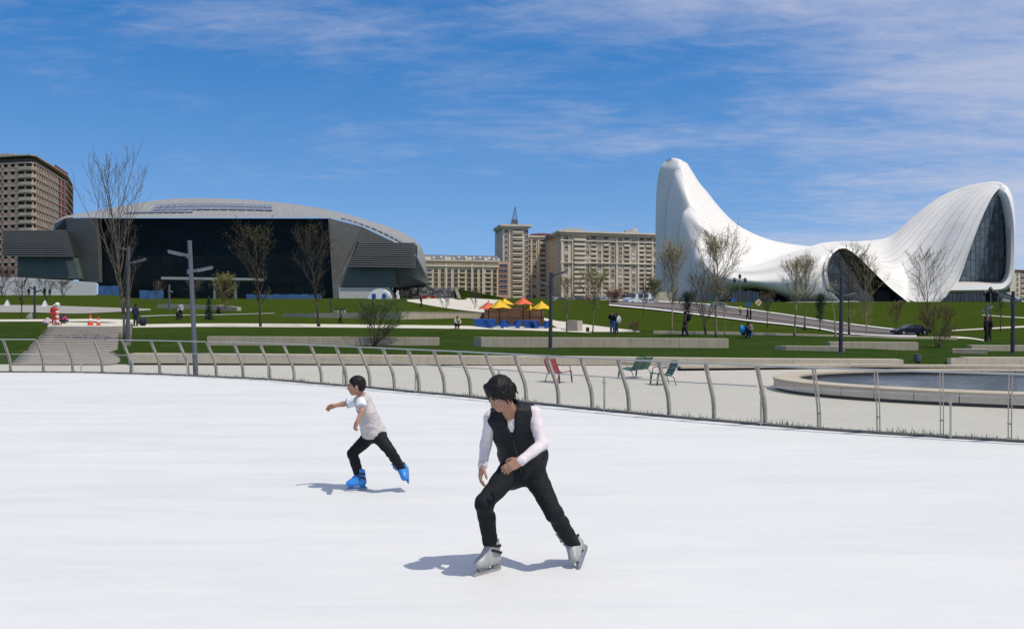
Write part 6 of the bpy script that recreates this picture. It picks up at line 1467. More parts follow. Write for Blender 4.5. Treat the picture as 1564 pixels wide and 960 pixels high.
tree('dense twiggy many stemmed bush just left of the blossoming tree', 1079, 511, 408, 46, 'brown', 'bud', 1, 12, 0.16, -0.05, 0.45, 18, 7, 4, 0.05, up=0.6, lsize=0.07, stems=3, twig=0.010)
tree('young tree with a round pale crown, nearer of the pair left of the arch', 1213, 513.5, 404, 50, 'pale', 'pale', 2, 13, 0.45, 0, 0.60, 18, 8, 4, 0.08, up=0.5, lsize=0.10, twig=0.009)
tree('young tree with a round pale crown, farther of the pair left of the arch', 1229, 502, 400, 52, 'pale', 'pale', 2, 14, 0.42, 0, 0.60, 18, 8, 4, 0.11, up=0.5, lsize=0.15, twig=0.014, Y=88)
tree('slim leaning tree trunk right beside the lamp post by the arch', 1276, 516, 432, 26, 'birch', 'pale', 1, 15, 0.62, 0.05, 0.5, 8, 5, 3, 0.07, lsize=0.10, twig=0.009)
tree('thin dark tree in front of the arch behind the lamp post', 1297, 511, 378, 52, 'dark', 'olive', 1, 16, 0.34, -0.02, 0.55, 15, 7, 4, 0.10, lsize=0.13, twig=0.013, Y=84)
tree('yellowish tree with side shoots in front of the arch opening', 1323, 512, 384, 52, 'pale', 'lime', 2, 17, 0.12, 0, 0.62, 22, 7, 4, 0.09, lsize=0.11, twig=0.011)
tree('bare round crowned tree in front of the white wave', 1416, 512, 383, 66, 'brown', 'bud', 2, 18, 0.10, 0, 0.62, 30, 8, 4, 0.085, lsize=0.075, twig=0.010, up=0.45)
tree('twiggy brown shrub with dense fine branches below the white wave', 1432, 531, 470, 52, 'red', 'rust', 1, 19, 0.05, 0, 0.75, 26, 9, 5, 0.028, lsize=0.045, name='shrub', cat='shrub', stems=6, twig=0.0055, bushy=True)
tree('small reddish bare shrub beside the road below the arch', 1368, 503, 464, 24, 'red', 'rust', 1, 20, 0.15, 0, 0.55, 16, 6, 4, 0.05, lsize=0.13, twig=0.016, Y=130, name='shrub', cat='shrub')
tree('tiny bare sapling with drooping yellow twigs by the lamp post', 1298, 512, 470, 22, 'pale', 'lime', 1, 21, 0.4, 0, 0.8, 8, 5, 3, 0.04, lsize=0.10, twig=0.010, up=0.1)
tree('straight bare sapling trunk right of the blossoming tree', 1107, 511.5, 440, 26, 'pale', 'bud', 1, 22, 0.5, 0, 0.5, 9, 6, 3, 0.05, lsize=0.07, twig=0.009)
tree('small dark round headed tree before the white garden wall', 94, 470, 430, 24, 'dark', 'bud', 1, 23, 0.45, 0, 0.7, 14, 6, 5, 0.10, lsize=0.12, twig=0.022, Y=160)
tree('tall thin bare tree left of the white garden wall figures', 33, 486, 425, 24, 'brown', None, 0, 24, 0.3, 0, 0.5, 14, 6, 4, 0.07, twig=0.014)
tree('faint bare tree at the left edge before the brown tower', 4, 470, 415, 44, 'red', None, 0, 25, 0.25, 0, 0.6, 16, 7, 5, 0.12, twig=0.022, Y=150)
tree('thin bare tree between the dark figures and the left lamp post', 71, 474, 428, 24, 'brown', None, 0, 26, 0.35, 0, 0.55, 14, 6, 4, 0.07, twig=0.016, Y=135)
tree('small bare tree on the pale sloping plaza left of the kiosk', 725, 479, 443, 26, 'dark', None, 0, 27, 0.3, 0, 0.7, 12, 6, 4, 0.06, twig=0.014, Y=118)
tree('dark purple leaved tree standing by the parked white van', 938, 473, 448, 26, 'red', 'rust', 4, 28, 0.12, 0, 0.7, 14, 7, 4, 0.12, lsize=0.24, twig=0.02, Y=165)
tree('pale green bush at the foot of the white fin', 999, 462, 433, 28, 'dark', 'olive', 4, 29, 0.12, 0, 0.7, 14, 7, 4, 0.15, lsize=0.30, twig=0.02, Y=185)
tree('dark leafy young tree between road and lawn behind the round crowned pair', 1252, 503, 449, 13, 'dark', 'spruce', 4, 30, 0.25, 0, 0.4, 14, 6, 4, 0.06, lsize=0.16, twig=0.014, Y=95, up=0.6)
tree('bare thin tree left of the tall white van on the road edge', 983, 484, 440, 18, 'dark', None, 0, 31, 0.45, 0, 0.5, 10, 6, 4, 0.06, twig=0.014, Y=120)
tree('dark leafy shrub behind the woman in the mauve coat', 1051, 482, 447, 18, 'dark', 'spruce', 4, 32, 0.05, 0, 0.6, 14, 6, 4, 0.05, lsize=0.20, twig=0.014, Y=110, name='shrub', cat='shrub')
tree('low reddish bare shrub right of the standing couple', 967, 507, 489, 18, 'red', 'rust', 1, 33, 0.05, 0, 0.8, 16, 6, 4, 0.025, lsize=0.06, name='shrub', cat='shrub', stems=4, twig=0.007, bushy=True)
tree('small bare grey tree before the rubble wall by the dark hall', 480+136, 470, 446, 20, 'grey', None, 0, 34, 0.35, 0, 0.6, 12, 6, 4, 0.08, twig=0.018, Y=150)
tree('spindly bare tree on the lawn before the far terrace wall', 681, 489, 452, 18, 'grey', None, 0, 35, 0.4, 0, 0.5, 10, 5, 4, 0.05, twig=0.012, Y=104)
tree('thin bare tree right of the tall grey lamp post on the upper lawn', 297, 469, 432, 22, 'grey', None, 0, 36, 0.4, 0, 0.5, 12, 6, 4, 0.06, twig=0.016, Y=140)
tree('thin bare tree beside the thin grey canopy', 243, 469, 434, 20, 'grey', None, 0, 37, 0.4, 0, 0.5, 10, 6, 4, 0.06, twig=0.016, Y=140)
tree('bare sapling on the slope below the tall white window', 1528, 505, 455, 22, 'dark', None, 0, 38, 0.4, 0, 0.5, 10, 6, 4, 0.06, twig=0.012, Y=95)
tree('dark bare sapling by the road below the low white tunnel', 1172, 498, 452, 22, 'dark', 'bud', 1, 39, 0.4, 0, 0.5, 12, 6, 4, 0.07, lsize=0.12, twig=0.014, Y=105)
def spruce(label, u, v, top, w):
    b = gnd(u, v); H = (v-top)/FPX*b.y; W = w/FPX*b.y; rr = random.Random(int(u)); th = thing('spruce', label, 'tree', b); mb = MB(); mb.tube([b, b+Vector((0, 0, H))], [0.07, 0.01], 6); mb.build('trunk', BARK['dark'], th, fix=False); lf = MB()
    for k in range(26):
        f = k/26; z = 0.06*H+f*H*0.94; r_ = W*0.5*(1-f)**0.85+0.04
        for j in range(max(5, int(12*(1-f)))):
            a = j*6.283/max(5, int(12*(1-f)))+k*0.7; L = r_*rr.uniform(0.7, 1.1); d = Vector((math.cos(a), math.sin(a), -0.28)); s_ = Vector((-math.sin(a), math.cos(a), 0)); p = b+Vector((0, 0, z))
            for q in range(5):
                x = p+d*L*(0.25+0.18*q); wd = 0.10*H/3*rr.uniform(0.7, 1.3); n = len(lf.v); lf.v += [tuple(x-s_*wd), tuple(x+d*wd*0.9+Vector((0, 0, -wd*0.4))), tuple(x+s_*wd), tuple(x+Vector((0, 0, wd*0.5)))]; lf.face((n, n+1, n+2, n+3))
    lf.build('needles', LEAF['spruce'], th, fix=False)
spruce('small dark conical spruce on the upper lawn', 319, 488, 451, 17)

# ------------------------------------------------------------------ lamp posts
POLE = mat('blue grey lamp steel', (0.105, 0.115, 0.135), 0.5, 0.2, var=0.12); POLED = mat('dark lamp steel', (0.045, 0.05, 0.06), 0.5, 0.2, var=0.12); LENS = mat('lamp lens', (0.45, 0.46, 0.47), 0.3, var=0.05)
def lamp(label, base, top_v, arms, r, m, u_top=None):
    Y = base.y; u0 = CU+FPX*base.x/Y; top = at(u_top or u0, top_v, Y); th = thing('street_lamp', label, 'street lamp', base, 0)
    mb = MB(); mb.tube([base+Vector((0, 0, -0.1)), base.lerp(top, 0.5), top], [r*1.12, r, r*0.92], 12); mb.build('pole', m, th, smooth=True, sharp=40)
    mb = MB(); mb.lathe([(r*2.2, 0), (r*2.2, 0.03), (r*1.3, 0.05)], base, 12); mb.build('base_flange', m, th)
    mb = MB(); mb.lathe([(r*1.05, 0), (r*1.05, 0.03), (r*0.3, 0.05)], top, 12); mb.build('pole_cap', m, th)
    for (ua, va, ub, vb, rad) in arms:
        a, b = at(ua, va, Y), at(ub, vb, Y); d = (b-a).normalized(); 
        mb = MB(); mb.tube([a, b-d*rad*0.5, b], [rad, rad, rad*0.85], 10); arm = mb.build('arm', m, th, smooth=True, sharp=40)
        mb = MB(); q0, q1 = a.lerp(b, 0.35)-Vector((0, 0, rad*0.92)), a.lerp(b, 0.97)-Vector((0, 0, rad*0.92)); mb.beam(q0, q1, rad*1.2, rad*0.35); mb.build('lens', LENS, arm)
        mb = MB(); mb.box(a+Vector((0, 0, 0)), (rad*2.6, rad*2.8, rad*3.2)); mb.build('bracket', m, arm)
    return th
i = f_idx(287); b = FC[i]-inward(i)*0.35; b = Vector((b.x, b.y, -0.35))
lamp('tallest blue grey lamp post with two arms rising beside the ice edge', b, 369.5, [(289.5,391,256.5,383.5,0.048),(289.5,415,325,408,0.044)], 0.072, POLE, 289.6)
lamp('grey lamp post with two thin arms beside the bare tree', gnd(195, 522), 377, [(196,382,178,377,0.06),(196,403,223,395.5,0.06)], 0.105, POLE, 196.5)
lamp('dark lamp post with two arms standing before the blue seats', gnd(840.5, 533), 417, [(842,438,823,429,0.055),(842,421,864,414.5,0.055)], 0.095, POLED, 842)
lamp('dark lamp post with three arms in front of the white arch', gnd(1284, 539), 424, [(1285,452,1262,441,0.05),(1285,446,1270,434,0.04),(1285,453,1307,448,0.055)], 0.095, POLED, 1285.6)
lamp('dark lamp post with three arms at the right edge', gnd(1546.5, 540), 446, [(1547,457,1530,452.5,0.05),(1547,467,1540,465,0.04),(1547,461,1566,455,0.06)], 0.095, POLED, 1547.5)
lamp('small grey double arm lamp beside the standing pair at right', gnd(1507, 516), 467, [(1507,472,1517,468,0.06),(1507,478,1499,473,0.05)], 0.10, POLE, 1507)
lamp('small dark double arm lamp at the left before the garden wall', gnd(23+30, 486), 437, [(53,441,44,438,0.06),(53,446,63,443,0.06)], 0.09, POLED, 53)
lamp('slim pale lamp post near the short blue hoarding', gnd(258.5, 474), 435, [(258.5,444,264,446,0.09)], 0.13, POLE, 258.5)
lamp('slim dark lamp post on the lawn left of the kiosk', gnd(505, 478), 455, [(505,459,500,457,0.05)], 0.07, POLED, 505)
def old_lamp(label, u, v, top, Y):
    b = at(u, v, Y); t = at(u, top, Y); th = thing('street_lamp', label, 'street lamp', b); H = t.z-b.z
    mb = MB(); mb.tube([b, b+Vector((0, 0, H*0.15)), b+Vector((0, 0, H*0.17)), t], [0.18, 0.14, 0.09, 0.06], 10); mb.build('pole', POLED, th, smooth=True)
    for dx, dz in ((-1, 0.90), (1, 0.90), (0, 1.0)):
        w = 0.9*dx; q = b+Vector((w, 0, H*dz)); mb = MB(); mb.tube([b+Vector((0, 0, H*dz-0.25)), b+Vector((w*0.5, 0, H*dz+0.12)), q], 0.04, 6); arm = mb.build('arm', POLED, th, smooth=True)
        mb = MB(); mb.lathe([(0.02, 0.35), (0.15, 0.25), (0.32, -0.05), (0.34, -0.12)], q, 10); mb.lathe([(0.20, -0.12), (0.24, -0.3), (0.12, -0.5), (0.01, -0.52)], q, 10); mb.build('lantern', POLED, arm, smooth=True, sharp=40)
old_lamp('ornate black lantern post by the road before the white tunnel', 1130, 478, 421, 150)
old_lamp('ornate black lantern post below the sill of the tall white window', 1513, 490, 441, 130)

# ------------------------------------------------------------------ slatted metal lounge chairs
def lounge(name, label, cat, p, ang, width, col, seats=1):
    m = mat('%s powder coated metal' % name, col, 0.4, var=0.12, scale=12, spec=0.5); th = thing(name, label, cat, p, ang)
    S = MB()
    prof_ = [(0.34, 0.375), (0.27, 0.372), (0.19, 0.355), (0.11, 0.335), (0.03, 0.318), (-0.05, 0.305), (-0.12, 0.302), (-0.20, 0.34), (-0.245, 0.42), (-0.285, 0.50), (-0.325, 0.58), (-0.36, 0.66), (-0.39, 0.735)]
    for (x0, z0), (x1, z1) in zip(prof_, prof_[1:]):
        for s in range(seats):
            w = width/seats; yc = -width/2+w*(s+0.5); mb = MB(); c = Vector(((x0+x1)/2, yc, (z0+z1)/2)); d = Vector((x1-x0, 0, z1-z0)); L = d.length*0.93; d.normalize(); n = Vector((-d.z, 0, d.x))
            rows_ = []
            for k in range(5):
                y = -w/2+0.02+(w-0.04)*k/4; sag = -0.020*(1-(2*k/4-1)**2)*(1 if n.z >= 0 else -1)
                q = c+Vector((0, y, 0))+n*sag; rows_.append([q-d*L/2-n*0.006, q+d*L/2-n*0.006, q+d*L/2+n*0.006, q-d*L/2+n*0.006])
            mb.grid(rows_, closed=True, uv=False); mb.face([0, 1, 2, 3]); kk = len(mb.v); mb.face([kk-1, kk-2, kk-3, kk-4]); mb.build('slat', m, th, local=True)
    for s in range(seats+1):
        y = -width/2+width*s/seats; mb = MB(); mb.tube([(x, y, z) for x, z in prof_], 0.014, 8); mb.build('side_rail', m, th, smooth=True, local=True)
    for y in (-1, 1):
        yy = y*(width/2+0.03)
        mb = MB(); mb.tube([(0.31, yy, 0.0), (0.26, yy, 0.33), (0.235, yy, 0.50), (0.20, yy, 0.545), (0.10, yy, 0.55), (-0.10, yy, 0.535), (-0.30, yy, 0.55)], 0.015, 8); mb.build('armrest', m, th, smooth=True, local=True)
        mb = MB(); mb.tube([(0.20, yy*0.94, 0.355), (0.29, yy, 0.34), (0.315, yy, 0.24), (0.33, yy, 0.0)], 0.014, 8); mb.build('leg', m, th, smooth=True, local=True)
        mb = MB(); mb.tube([(-0.12, yy*0.94, 0.30), (-0.22, yy, 0.27), (-0.27, yy, 0.15), (-0.31, yy, 0.0)], 0.014, 8); mb.build('leg', m, th, smooth=True, local=True)
    mb = MB(); mb.tube([(-0.39, -width/2, 0.735), (-0.395, -width/2+0.03, 0.755), (-0.395, width/2-0.03, 0.755), (-0.39, width/2, 0.735)], 0.014, 8); mb.build('top_rail', m, th, smooth=True, local=True)
    return th
RED, GRN = (0.20, 0.018, 0.024), (0.010, 0.085, 0.060)
lounge('lounge_chair', 'dark red slatted metal lounge chair on the paving', 'chair', flat(853, 583.5, -0.346), R(-44), 0.56, RED)
lounge('bench', 'green slatted metal two seat bench seen from behind', 'bench', flat(970, 577, -0.346), R(140), 1.08, GRN, 2)
lounge('armchair', 'green slatted metal armchair facing left next to the bench', 'chair', flat(1013, 587, -0.346), R(190), 0.58, (0.010, 0.06, 0.046))

# ------------------------------------------------------------------ kiosk, parasols, blue seats
kb = gnd(785, 496); KY = 88.0
kio = thing('kiosk', 'brown plank kiosk under orange and yellow parasols', 'kiosk', at(785, 497, KY)); PL = [mat('brown plank %s' % n, c, 0.85, var=0.25, scale=2, stretch=(0.3, 1, 3)) for n, c in (('a', (0.20, 0.105, 0.06)), ('b', (0.15, 0.08, 0.047)), ('c', (0.24, 0.135, 0.08)))]
rr = random.Random(6)
mb = MB(); mb.prism([at(740, 467.5, KY+0.15), at(831, 467.5, KY+0.15), at(831, 498, KY+0.15), at(740, 498, KY+0.15)], (0, 3.2, 0)); mb.build('wall', PL[1], kio)
for j in range(12):
    for k in range(5):
        u0 = 739.5+91.5*k/5; u1 = u0+91.5/5-0.25; v0 = 467.2+2.5*j
        w = MB(); w.prism([at(u0, v0+0.15, KY), at(u1, v0+0.15, KY), at(u1, v0+2.3, KY), at(u0, v0+2.3, KY)], (0, 0.16, 0)); w.build('plank', rr.choice(PL), kio)
ORA, YEL = mat('orange parasol cloth', (0.66, 0.12, 0.05), 0.75, var=0.1), mat('yellow parasol cloth', (0.68, 0.42, 0.02), 0.75, var=0.1)
def parasol(label, u, vtop, veave, w, m, Y):
    b = at(u, 498, Y); th = thing('parasol', label, 'parasol', b, 0, None); zt, ze = at(u, vtop, Y), at(u, veave, Y); W = w/FPX*Y/2; h = zt.z-ze.z
    mb = MB(); mb.tube([b, zt+Vector((0, 0, 0.05))], 0.05, 8); mb.build('pole', POLED, th)
    mb = MB(); c = zt; rows_ = []
    for i in range(6):
        f = i/5; ring = []
        for k in range(16):
            a = 2*math.pi*k/16+R(20); corner = 1/max(abs(math.cos(a-R(20))), abs(math.sin(a-R(20)))); rad = W*f*corner*0.86; sag = 0.10*h*math.sin(2*(a-R(20)))**2*f
            ring.append((c.x+rad*math.cos(a), c.y+rad*math.sin(a), c.z-h*(0.25*f+0.75*f**0.62)+(-sag*0 if f < 1 else -0.04)+0.12*h*f*f*abs(math.sin(2*(a-R(20))))*-1+0.0))
        rows_.append(ring)
    mb.grid(rows_, closed=True, uv=False); mb.build('canopy', m, th, smooth=True, fix=False)
    mb = MB()
    for k in range(4):
        a = R(20)+R(45)+k*R(90); mb.tube([c+Vector((0, 0, -0.1)), c+Vector((W*1.18*math.cos(a), W*1.18*math.sin(a), -h*0.95))], 0.015, 5)
    mb.build('rib', POLED, th)
parasol('orange parasol at the left end of the kiosk', 746, 459.5, 470, 30, ORA, KY-1.8)
parasol('largest yellow parasol in front of the kiosk', 763, 456.5, 468.5, 34, YEL, KY-2.6)
parasol('yellow parasol standing behind the largest yellow one', 771, 454.5, 463.5, 26, YEL, KY+4.5)
parasol('tallest orange parasol in the middle of the kiosk', 799, 452.5, 463, 28, ORA, KY-2.0)
parasol('small yellow parasol between the tall orange and the end yellow one', 809, 464.5, 472.5, 22, YEL, KY-1.6)
parasol('yellow parasol at the right end of the kiosk', 827, 458.5, 470, 30, YEL, KY-2.4)
BLUEP = mat('blue moulded seat', (0.012, 0.075, 0.30), 0.4, var=0.15, scale=2); BLUED = mat('dark blue moulded seat', (0.008, 0.04, 0.17), 0.45, var=0.15, scale=2)
def vseat(label, u0, u1, v0, v1, Y, kind):
    Y = gnd((u0+u1)/2, v1+0.6, 60).y-0.4*(Y-80); v1 += 0.5; a, b = at(u0, v0, Y), at(u1, v1, Y); W, H = b.x-a.x, a.z-b.z; th = thing('sun_lounger', label, 'seat', (a.x, Y, b.z), 0, None)
    if kind == 'block':
        mb = MB(); mb.prism([(a.x+0.08, Y, a.z), (b.x-0.05, Y, a.z-0.03), (b.x-0.15, Y, b.z), (a.x+0.25, Y, b.z)], (0, 1.5, 0)); mb.build('seat', BLUEP, th)
        mb = MB(); mb.prism([(a.x+W*0.45, Y-0.03, a.z-0.1), (a.x+W*0.62, Y-0.03, a.z-0.1), (a.x+W*0.80, Y-0.03, b.z+0.1), (a.x+W*0.63, Y-0.03, b.z+0.1)], (0, 0.2, 0)); mb.build('fold', BLUED, th)
    else:                                              # two raised ends and a low middle
        P = [(0, 1.0), (0.16, 1.0), (0.34, 0.42), (0.66, 0.42), (0.84, 1.0), (1.0, 1.0), (0.88, 0.0), (0.74, 0.0), (0.66, 0.20), (0.34, 0.20), (0.26, 0.0), (0.12, 0.0)]
        mb = MB(); mb.prism([(a.x+W*x, Y, b.z+H*z) for x, z in P], (0, 1.5, 0)); mb.build('seat', BLUEP, th)
        for s in (0, 1):
            q = [(0.17, 0.97), (0.30, 0.97), (0.44, 0.46), (0.35, 0.44)]; q = [(x if s == 0 else 1-x, z) for x, z in q]; mb = MB(); mb.prism([(a.x+W*x, Y+0.35, b.z+H*z) for x, z in q], (0, 1.1, 0)); mb.build('back_panel', BLUED, th)
vseat('blue block seat at the left end of the row before the kiosk', 721.5, 757, 486.8, 499.4, 81.5, 'block')
vseat('blue winged seat second from the left before the kiosk', 748, 772, 488, 500.2, 80.6, 'wing')
vseat('blue winged seat under the largest yellow parasol', 766, 797, 488.4, 500.6, 79.8, 'wing')
vseat('blue block seat under the tall orange parasol', 797, 821, 489, 500.6, 80.2, 'block')
vseat('blue winged seat at the right end of the row by the lamp post', 814.5, 840, 490, 501.4, 79.6, 'wing')

# ------------------------------------------------------------------ cones, bins, stools, signs
CONEO = mat('orange red cone plastic', (0.62, 0.07, 0.025), 0.5, var=0.1); CONEW = mat('white band', (0.72, 0.72, 0.70), 0.5, var=0.05)
def cone(label, u, v, top, group=None):
    b = at(u, v, 60.6); b.z = at(u, v, 60.6).z; H = (v-top)/FPX*60.6; th = thing('traffic_cone', label, 'traffic cone', b)
    mb = MB(); mb.box(b+Vector((0, 0, 0.025)), (H*0.62, H*0.62, 0.05)); mb.build('foot', CONEO, th)
    mb = MB(); mb.lathe([(H*0.24, 0.05), (H*0.155, H*0.40)], b, 14); mb.lathe([(H*0.112, H*0.62), (H*0.05, H*0.95), (H*0.035, H)], b, 14); mb.build('body', CONEO, th, smooth=True, sharp=40)
    mb = MB(); mb.lathe([(H*0.158, H*0.395), (H*0.112, H*0.625)], b, 14); mb.build('band', CONEW, th, smooth=True)
cone('left orange traffic cone with a white band at the head of the stairs', 138, 498, 479.5); cone('right and shorter orange traffic cone at the head of the stairs', 150.5, 498.4, 483)
b = at(87.5, 495.8, 60.4); th = thing('striped_post', 'tall red and white striped marker post with a white globe on top', 'post', b); H = 34/FPX*60.4
for k in range(8):
    mb = MB(); mb.lathe([(0.115-0.003*k, H*0.84*k/8), (0.115-0.003*k-0.003, H*0.84*(k+1)/8)], b, 14); mb.build('band', CONEO if k % 2 == 0 else CONEW, th, smooth=True)
mb = MB(); mb.lathe([(0.01, -0.17), (0.12, -0.12), (0.17, 0.0), (0.13, 0.11), (0.01, 0.17)], b+Vector((0, 0, H*0.90)), 14); mb.build('globe', CONEW, th, smooth=True)
mb = MB(); mb.box(b+Vector((0, 0, 0.03)), (0.4, 0.4, 0.06)); mb.build('foot', BLACKM, th)
def litter_bin(label, u, v, top, w, m, Y=None):
    b = gnd(u, v) if Y is None else at(u, v, Y); H = (v-top)/FPX*b.y; r = w/FPX*b.y/2; th = thing('litter_bin', label, 'bin', b)
    mb = MB(); mb.lathe([(r*0.92, 0), (r, 0.03), (r, H*0.93), (r*0.9, H)], b, 16); mb.build('body', m, th, smooth=True, sharp=40)
    mb = MB(); mb.lathe([(r*1.04, H*0.90), (r*1.04, H*0.97), (r*0.8, H*0.985), (r*0.8, H*0.9)], b, 16); mb.build('rim', POLED, th, smooth=True, sharp=40)
litter_bin('round dark grey litter bin between the two pale seat walls', 1401.5, 553.5, 542, 11, mat('bin slate grey', (0.05, 0.062, 0.075), 0.5, var=0.15))
litter_bin('square black litter bin on the pale path below the couple', 897.5, 507, 499.6, 5, BLACKM)
for k, (u, lab) in enumerate(((513.5, 'left of three small dark stools above the far terrace wall'), (519.3, 'middle of three small dark stools above the far terrace wall'), (525, 'right of three small dark stools above the far terrace wall'))):
    b = gnd(u, 477.2); th = thing('stool', lab, 'stool', b)
    mb = MB(); mb.box(b+Vector((0, 0, 0.45)), (0.42, 0.4, 0.12)); mb.build('seat', BARK['dark'], th)
    for x in (-1, 1): mb = MB(); mb.box(b+Vector((0.15*x, 0, 0.18)), (0.08, 0.3, 0.44)); mb.build('leg', PATHM, th)
def sign(label, u, v, top, Y, kind, m, plate=None):
    b = at(u, v, Y); t = at(u, top, Y); th = thing('road_sign', label, 'sign', b); mb = MB(); mb.tube([b, t], 0.05, 8); mb.build('post', POLE, th); s = 0.45
    mb = MB(); c = t+Vector((0, -0.08, -0.1))
    if kind == 'diamond':
        mb.prism([c+Vector((0, 0, s*1.5)), c+Vector((s*1.5, 0, 0)), c+Vector((0, 0, -s*1.5)), c+Vector((-s*1.5, 0, 0))], (0, 0.05, 0)); mb.build('plate', CONEW, th)
        mb = MB(); c = c+Vector((0, -0.02, 0)); mb.prism([c+Vector((0, 0, s)), c+Vector((s, 0, 0)), c+Vector((0, 0, -s)), c+Vector((-s, 0, 0))], (0, 0.018, 0)); mb.build('face', m, th)
    elif kind == 'round':
        mb.lathe([(0.01, 0), (0.48, 0), (0.48, 0.05), (0.01, 0.05)], c, 18, M_=Matrix.Rotation(R(90), 3, 'X')); mb.build('plate', m, th)
    else:
        mb.prism([c+Vector((-0.42, 0, 0.4)), c+Vector((0.42, 0, 0.4)), c+Vector((0.42, 0, -0.35)), c+Vector((-0.42, 0, -0.35))], (0, 0.05, 0)); mb.build('plate', m, th)
SBL, SYE = mat('sign blue', (0.03, 0.11, 0.28), 0.4, var=0.05), mat('sign yellow', (0.62, 0.34, 0.02), 0.4, var=0.05)
sign('yellow diamond road sign with a white border by the road', 1158.5, 476, 461, 165, 'diamond', SYE)
sign('round blue road sign left of the ornate lantern post', 1120, 473, 457.5, 168, 'round', SBL)
sign('square blue road sign between lantern post and diamond sign', 1143, 475, 464, 166, 'square', SBL)
sign('blue road sign in front of the wide tan block', 929, 463, 449.5, 190, 'square', SBL)
th = thing('fountain_figure', 'white standing sculpture by the corner of the dark hall', 'sculpture', at(607.5, 461, 200))
Fd = Field(list(at(607.5, 461, 200)-Vector((1.2, 1.2, 0.3))), list(at(607.5, 461, 200)+Vector((1.2, 1.2, 2.9))), 0.08); p = at(607.5, 461, 200); Fd.cone(p, p+Vector((0.1, 0, 1.0)), 0.5, 0.35, 0.1); Fd.cone(p+Vector((0.1, 0, 1.0)), p+Vector((-0.05, 0, 1.9)), 0.32, 0.4, 0.1); Fd.ell(p+Vector((0, 0, 2.3)), (Vector((1, 0, 0)), Vector((0, 1, 0)), Vector((0, 0, 1))), (0.26, 0.26, 0.33), 0.05); Fd.build('figure', CONEW, th)
mb = MB(); mb.box(p+Vector((0, 0, -0.1)), (1.3, 1.3, 0.5)); mb.build('plinth', CONC_L, th)
th = thing('booth', 'low orange booth with a pale square sign before the rubble wall', 'booth', at(655, 461, 205)); p = at(655, 461, 205)
mb = MB(); mb.box(p+Vector((0, 0, 0.65)), (2.9, 1.2, 1.5)); mb.build('counter', CONEO, th); mb = MB(); mb.box(p+Vector((0.05, -0.65, 0.75)), (0.85, 0.1, 0.8)); mb.build('sign_plate', mat('pale cream board', (0.6, 0.5, 0.3), 0.6, var=0.1), th); mb = MB(); mb.box(p+Vector((0, 0, 1.45)), (3.2, 1.5, 0.14)); mb.build('roof', mat('brick red board', (0.3, 0.05, 0.03), 0.7), th)
th = thing('tent', 'white dome tent with blue doorways before the cream base wall', 'tent', at(580, 459, 198)); p = at(580, 459, 198)
mb = MB(); ring = []
for k in range(9): a = math.pi*k/8; ring.append([(p.x+2.6*math.cos(a), p.y-1.0, p.z+2.7*math.sin(a)), (p.x+2.6*math.cos(a), p.y+2.5, p.z+2.7*math.sin(a))])
mb.grid(ring, uv=False); mb.face([2*k for k in range(9)]); mb.build('shell', CONEW, th, smooth=True, sharp=40)
for dx in (-1.15, 1.15): mb = MB(); mb.box(p+Vector((dx, -1.03, 0.75)), (0.85, 0.08, 1.6)); mb.build('doorway', BLUEP, th)
for k, (u, v, lab) in enumerate(((9.5, 467.5, 'small white pyramid marker on the far left lawn'), (67, 468.5, 'white folding A shaped board on the far left lawn'))):
    p = gnd(u, v); th = thing('board', lab, 'board', p)
    mb = MB(); mb.prism([p+Vector((-0.35, 0, 0)), p+Vector((0.35, 0, 0)), p+Vector((0.05, 0.15, 0.8)), p+Vector((-0.05, 0.15, 0.8))], (0, 0.06, 0)); mb.build('front_panel', CONEW, th); mb = MB(); mb.prism([p+Vector((-0.35, 0.42, 0)), p+Vector((0.35, 0.42, 0)), p+Vector((0.05, 0.25, 0.8)), p+Vector((-0.05, 0.25, 0.8))], (0, 0.06, 0)); mb.build('back_panel', CONEW, th)
p = gnd(140/6+43.5, 495.4); 
for u, v, lab, col in ((70.5, 496.2, 'white and pink bundle lying at the head of the stairs', (0.55, 0.42, 0.43)), (45, 487.8, 'grey bundle lying on the grass left of the stairs', (0.22, 0.22, 0.19))):
    p = gnd(u, v); Fd = Field([p.x-0.6, p.y-0.6, p.z-0.1], [p.x+0.6, p.y+0.6, p.z+0.7], 0.04); Fd.ell(p+Vector((0, 0, 0.2)), (Vector((1, 0, 0)), Vector((0, 1, 0)), Vector((0, 0, 1))), (0.26, 0.2, 0.22), 0.05); Fd.ell(p+Vector((0.1, 0, 0.42)), (Vector((1, 0, 0)), Vector((0, 1, 0)), Vector((0, 0, 1))), (0.14, 0.14, 0.12), 0.08)
    o = Fd.build('bundle', mat('bundle cloth %.2f' % col[0], col, 0.8, var=0.3, scale=6), None, 0.03, 6); off_ = p; o.data.transform(Matrix.Translation(-off_)); o.location = off_; tag(o, lab, 'bundle')

